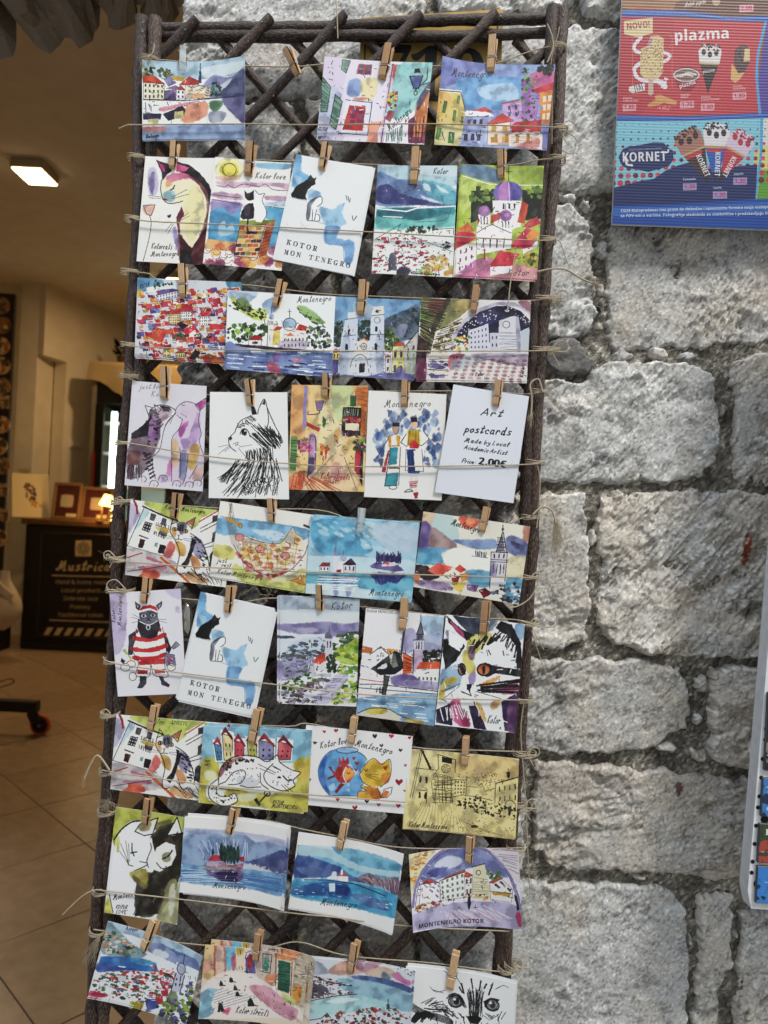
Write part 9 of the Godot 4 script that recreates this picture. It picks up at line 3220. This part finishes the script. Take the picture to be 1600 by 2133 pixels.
func build_left_things() -> void:
	# board of round souvenir magnets at the left edge
	var d := 5.35
	var x1 := deep(25, 800, d).x
	var a := deep(10, 612, d)
	var bot := 0.0
	var t := thing("magnet_board", "tall black display board of souvenir magnets at the left edge", "display", Vector3(x1 - 0.22, 0, a.z))
	put("panel", box(Vector3(0.44, a.y - 0.32, 0.03), 0.003, Vector3(0, (a.y + 0.32) * 0.5, 0)), paint("16130f", 0.6), t)
	put("foot", box(Vector3(0.46, 0.32, 0.30), 0.004, Vector3(0, 0.16, 0)), paint("100e0c", 0.6), t)
	rng.seed = 12
	var looks := []
	for v in 5:
		sheet(96, 96, [0, 0, 96, 0, 96, 96, 0, 96], ["8a7050", "7c6448", "9c8258", "b89c70", "a8946c"][v])
		dab(["3c3428", "c8a878", "6a4a2c", "a85a30", "4c4c34"], 26, [10, 10, 86, 10, 86, 86, 10, 86], 5, 14)
		if v == 4: k("2c2418", 4, [16, 40, 80, 40])
		var lk := StandardMaterial3D.new()
		lk.albedo_texture = ImageTexture.create_from_image(im)
		lk.uv1_scale = Vector3(7, 7, 1)
		lk.uv1_offset = Vector3(0.5, 0.5, 0)
		lk.roughness = 0.35
		looks.append(lk)
	var i := 0
	var words := ["highest", "second", "third", "fourth", "fifth", "sixth", "seventh", "eighth", "ninth", "tenth", "eleventh", "twelfth"]
	for m in [[9, 637, 0], [11, 678, 0], [9, 721, 0], [10, 762, 0], [10, 805, 0], [8, 837, 1], [9, 885, 0], [4, 930, 0], [10, 970, 0], [6, 1020, 1], [7, 1072, 1], [3, 1121, 0]]:
		var c := deep(m[0] - 6, m[1], d - 0.016)
		var mm: StandardMaterial3D = looks[i % 4 if m[2] == 0 else 4]
		var ol := PackedVector2Array()
		for k0 in 24:
			var an := TAU * k0 / 24
			var rr := Vector2(cos(an), sin(an)) * 0.066
			if m[2] == 1: rr = Vector2(clampf(cos(an) * 0.09, -0.062, 0.062), clampf(sin(an) * 0.09, -0.05, 0.05))
			ol.append(rr)
		var g0 := put("souvenir_magnet", plate(ol, 0.008), mm, null, c)
		tag(g0, "%s souvenir magnet from the top of the black display board" % words[i], "magnet", "magnets on the black display board")
		i += 1
	# pale cloth bag hanging at the board
	var bc := deep(8, 1255, 4.9)
	var bag := thing("cloth_bag", "pale knitted cloth bag bulging in at the left edge", "bag", bc)
	var st := start()
	var ring := []
	for j in 13:
		var f := j / 12.0
		var row := []
		for k0 in 24:
			var an := TAU * k0 / 24
			var prof: float = [0.02, 0.10, 0.15, 0.18, 0.19, 0.185, 0.17, 0.15, 0.12, 0.09, 0.06, 0.05, 0.05][j]
			var rr := prof * (0.62 + 0.05 * sin(an * 5.0 + f * 6.0))
			row.append(Vector3(cos(an) * rr, lerpf(-0.19, 0.22, f), sin(an) * rr * 0.7))
		ring.append(row)
	for j in 12:
		for k0 in 24:
			var n0 := (k0 + 1) % 24
			for v in [ring[j][k0], ring[j][n0], ring[j + 1][n0], ring[j][k0], ring[j + 1][n0], ring[j + 1][k0]]:
				st.set_smooth_group(0)
				st.add_vertex(v)
	st.generate_normals()
	var knit := speckle(paint("cfc4b4", 0.95), Color("bfb2a0"), Color("d8cebe"), 0.1, Vector3(20, 20, 20), 121, 0.2)
	put("body", st.commit(), knit, bag)
	put("corner_flap", plate(PackedVector2Array([Vector2(-0.08, 0.22), Vector2(0.03, 0.10), Vector2(0.105, 0.045), Vector2(0.085, 0.02), Vector2(0.02, 0.05), Vector2(-0.08, 0.1)]), 0.012), knit, bag, Vector3(0, 0.02, 0.07))
	# wheeled base
	var wc := on_floor(83, 1531)
	var base := thing("wheeled_base", "black rolling frame on a castor with an orange wheel", "frame", wc)
	var black := paint("141312", 0.45)
	put("bar", box(Vector3(0.72, 0.055, 0.05), 0.004, Vector3(-0.36 + 0.0, 0.15, 0.03)), black, base)
	put("castor_fork", box(Vector3(0.05, 0.075, 0.03), 0.008, Vector3(-0.02, 0.092, 0.026), Basis(Vector3(0, 0, 1), 0.5)), black, base)
	var wheel := start()
	tube_into(wheel, [Vector3(0, 0.052, -0.013), Vector3(0, 0.052, 0.013)], 0.038, 24)
	var wh := put("wheel", wheel.commit(), paint("1c1a18", 0.5), base)
	var tm := TorusMesh.new()
	tm.inner_radius = 0.034
	tm.outer_radius = 0.052
	var ty := put("tyre", tm, paint("d85a1c", 0.5), wh, Vector3(0, 0.052, 0))
	ty.rotation.x = PI / 2
	put("axle_cap", tube([Vector3(0, 0.052, 0.012), Vector3(0, 0.052, 0.018)], 0.009, 14), paint("8a8884", 0.4, 0.6), wh)
	# wall switch and small notice
	var sw := deep(157, 925, 6.42)
	var s1 := thing("light_switch", "white light switch on the cream side wall", "switch", sw)
	var yaw := Basis(Vector3.UP, deg_to_rad(75))
	s1.basis = yaw
	put("plate", box(Vector3(0.16, 0.085, 0.016), 0.003), paint("e0d8c8", 0.5), s1)
	put("rocker", box(Vector3(0.06, 0.05, 0.008), 0.002, Vector3(-0.03, 0, 0.012)), paint("ece4d4", 0.4), s1)
	put("rocker", box(Vector3(0.06, 0.05, 0.008), 0.002, Vector3(0.035, 0, 0.012)), paint("ece4d4", 0.4), s1)
	var nt := deep(50, 988, 5.97)
	sheet(96, 64, [0, 0, 96, 0, 96, 64, 0, 64], "dccfae")
	for r0 in 3: k("4a4034", 2.5, [10, 14 + r0 * 10, 86 - r0 * 8, 15 + r0 * 10])
	k("2c2418", 6, [40, 48, 70, 48])
	var nm := StandardMaterial3D.new()
	nm.albedo_texture = ImageTexture.create_from_image(im)
	nm.roughness = 0.8
	var n2 := thing("paper_notice", "small paper notice on the pilaster above the counter", "notice", nt)
	var ns := start()
	quad_into(ns, Vector3(-0.06, 0.06, 0.002), Vector3(0.06, 0.06, 0.002), Vector3(0.06, -0.06, 0.002), Vector3(-0.06, -0.06, 0.002))
	put("print", ns.commit(), nm, n2)
	put("sheet", box(Vector3(0.122, 0.122, 0.002)), paint("dccfae", 0.8), n2)
	# cable on the floor
	var cp := []
	for p in [[-30, 1430], [5, 1418], [22, 1414], [30, 1419], [22, 1425], [0, 1432], [-30, 1445]]: cp.append(on_floor(p[0], p[1], 0.006))
	var cb := put("floor_cable", tube(smooth_line(cp, 4), 0.004, 6), paint("3a2f24", 0.6))
	tag(cb, "thin dark cable looped on the tiled floor", "cable")

# ---------- the scene
func _ready() -> void:
	var cam := Camera3D.new()
	cam.name = "camera"
	cam.position = EYE
	cam.rotation.z = deg_to_rad(ROLL)
	var lens := CameraAttributesPhysical.new()
	lens.frustum_focal_length = 12.0 / (1066.5 / LENS)
	lens.frustum_focus_distance = 0.955
	lens.exposure_aperture = lens.frustum_focal_length / 4.2
	lens.frustum_near = 0.05
	lens.frustum_far = 200.0
	cam.attributes = lens
	cam.near = 0.05
	cam.far = 200.0
	add_child(cam)
	cam.current = true
	var env := Environment.new()
	env.background_mode = Environment.BG_SKY
	var sky := Sky.new()
	var sm := ProceduralSkyMaterial.new()
	sm.sky_top_color = Color(0.79, 0.84, 0.90)
	sm.sky_horizon_color = Color(0.73, 0.77, 0.81)
	sm.sky_curve = 0.4
	sm.ground_bottom_color = Color(0.30, 0.29, 0.28)
	sm.ground_horizon_color = Color(0.5, 0.5, 0.5)
	sm.sun_angle_max = 0.0
	sky.sky_material = sm
	env.sky = sky
	env.background_energy_multiplier = 1.0
	env.tonemap_mode = Environment.TONE_MAPPER_LINEAR
	env.tonemap_exposure = 2.85
	env.sdfgi_enabled = true
	env.ssao_enabled = true
	env.ssil_enabled = true
	var we := WorldEnvironment.new()
	we.name = "environment"
	we.environment = env
	add_child(we)
	var sun := DirectionalLight3D.new()
	sun.name = "sun"
	sun.light_energy = 0.4
	sun.light_angular_distance = 14.0
	sun.light_color = Color(1.0, 0.985, 0.96)
	sun.shadow_enabled = true
	add_child(sun)
	sun.look_at_from_position(Vector3(1.35, 3.2, 1.8), Vector3.ZERO)

	rng.seed = 1
	noise.seed = 2
	noise.frequency = 0.02
	# the narrow street outside
	setting("street", box(Vector3(14, 0.2, 8.0), 0.0, Vector3(0, -0.3, 4.0)), speckle(paint("a09a90", 0.8), Color("8c867c"), Color("aea89c"), 0.02, Vector3(1, 1, 1), 131, 0.2))
	var over := thing("opposite_house", "plastered house across the narrow street, behind the viewer", "house", Vector3(0, -0.2, 3.6))
	put("front", box(Vector3(14, 7.0, 0.3), 0.0, Vector3(0, 3.5, 0.15)), speckle(paint("b4aca0", 0.9), Color("a8a49e"), Color("c4c0ba"), 0.02, Vector3(1, 1, 1), 132), over)
	build_wall()
	build_room()
	build_rack()
	build_number_plate()
	build_poster()
	build_card_stand()
	build_silver_charm()
	build_cards()
	build_pins()
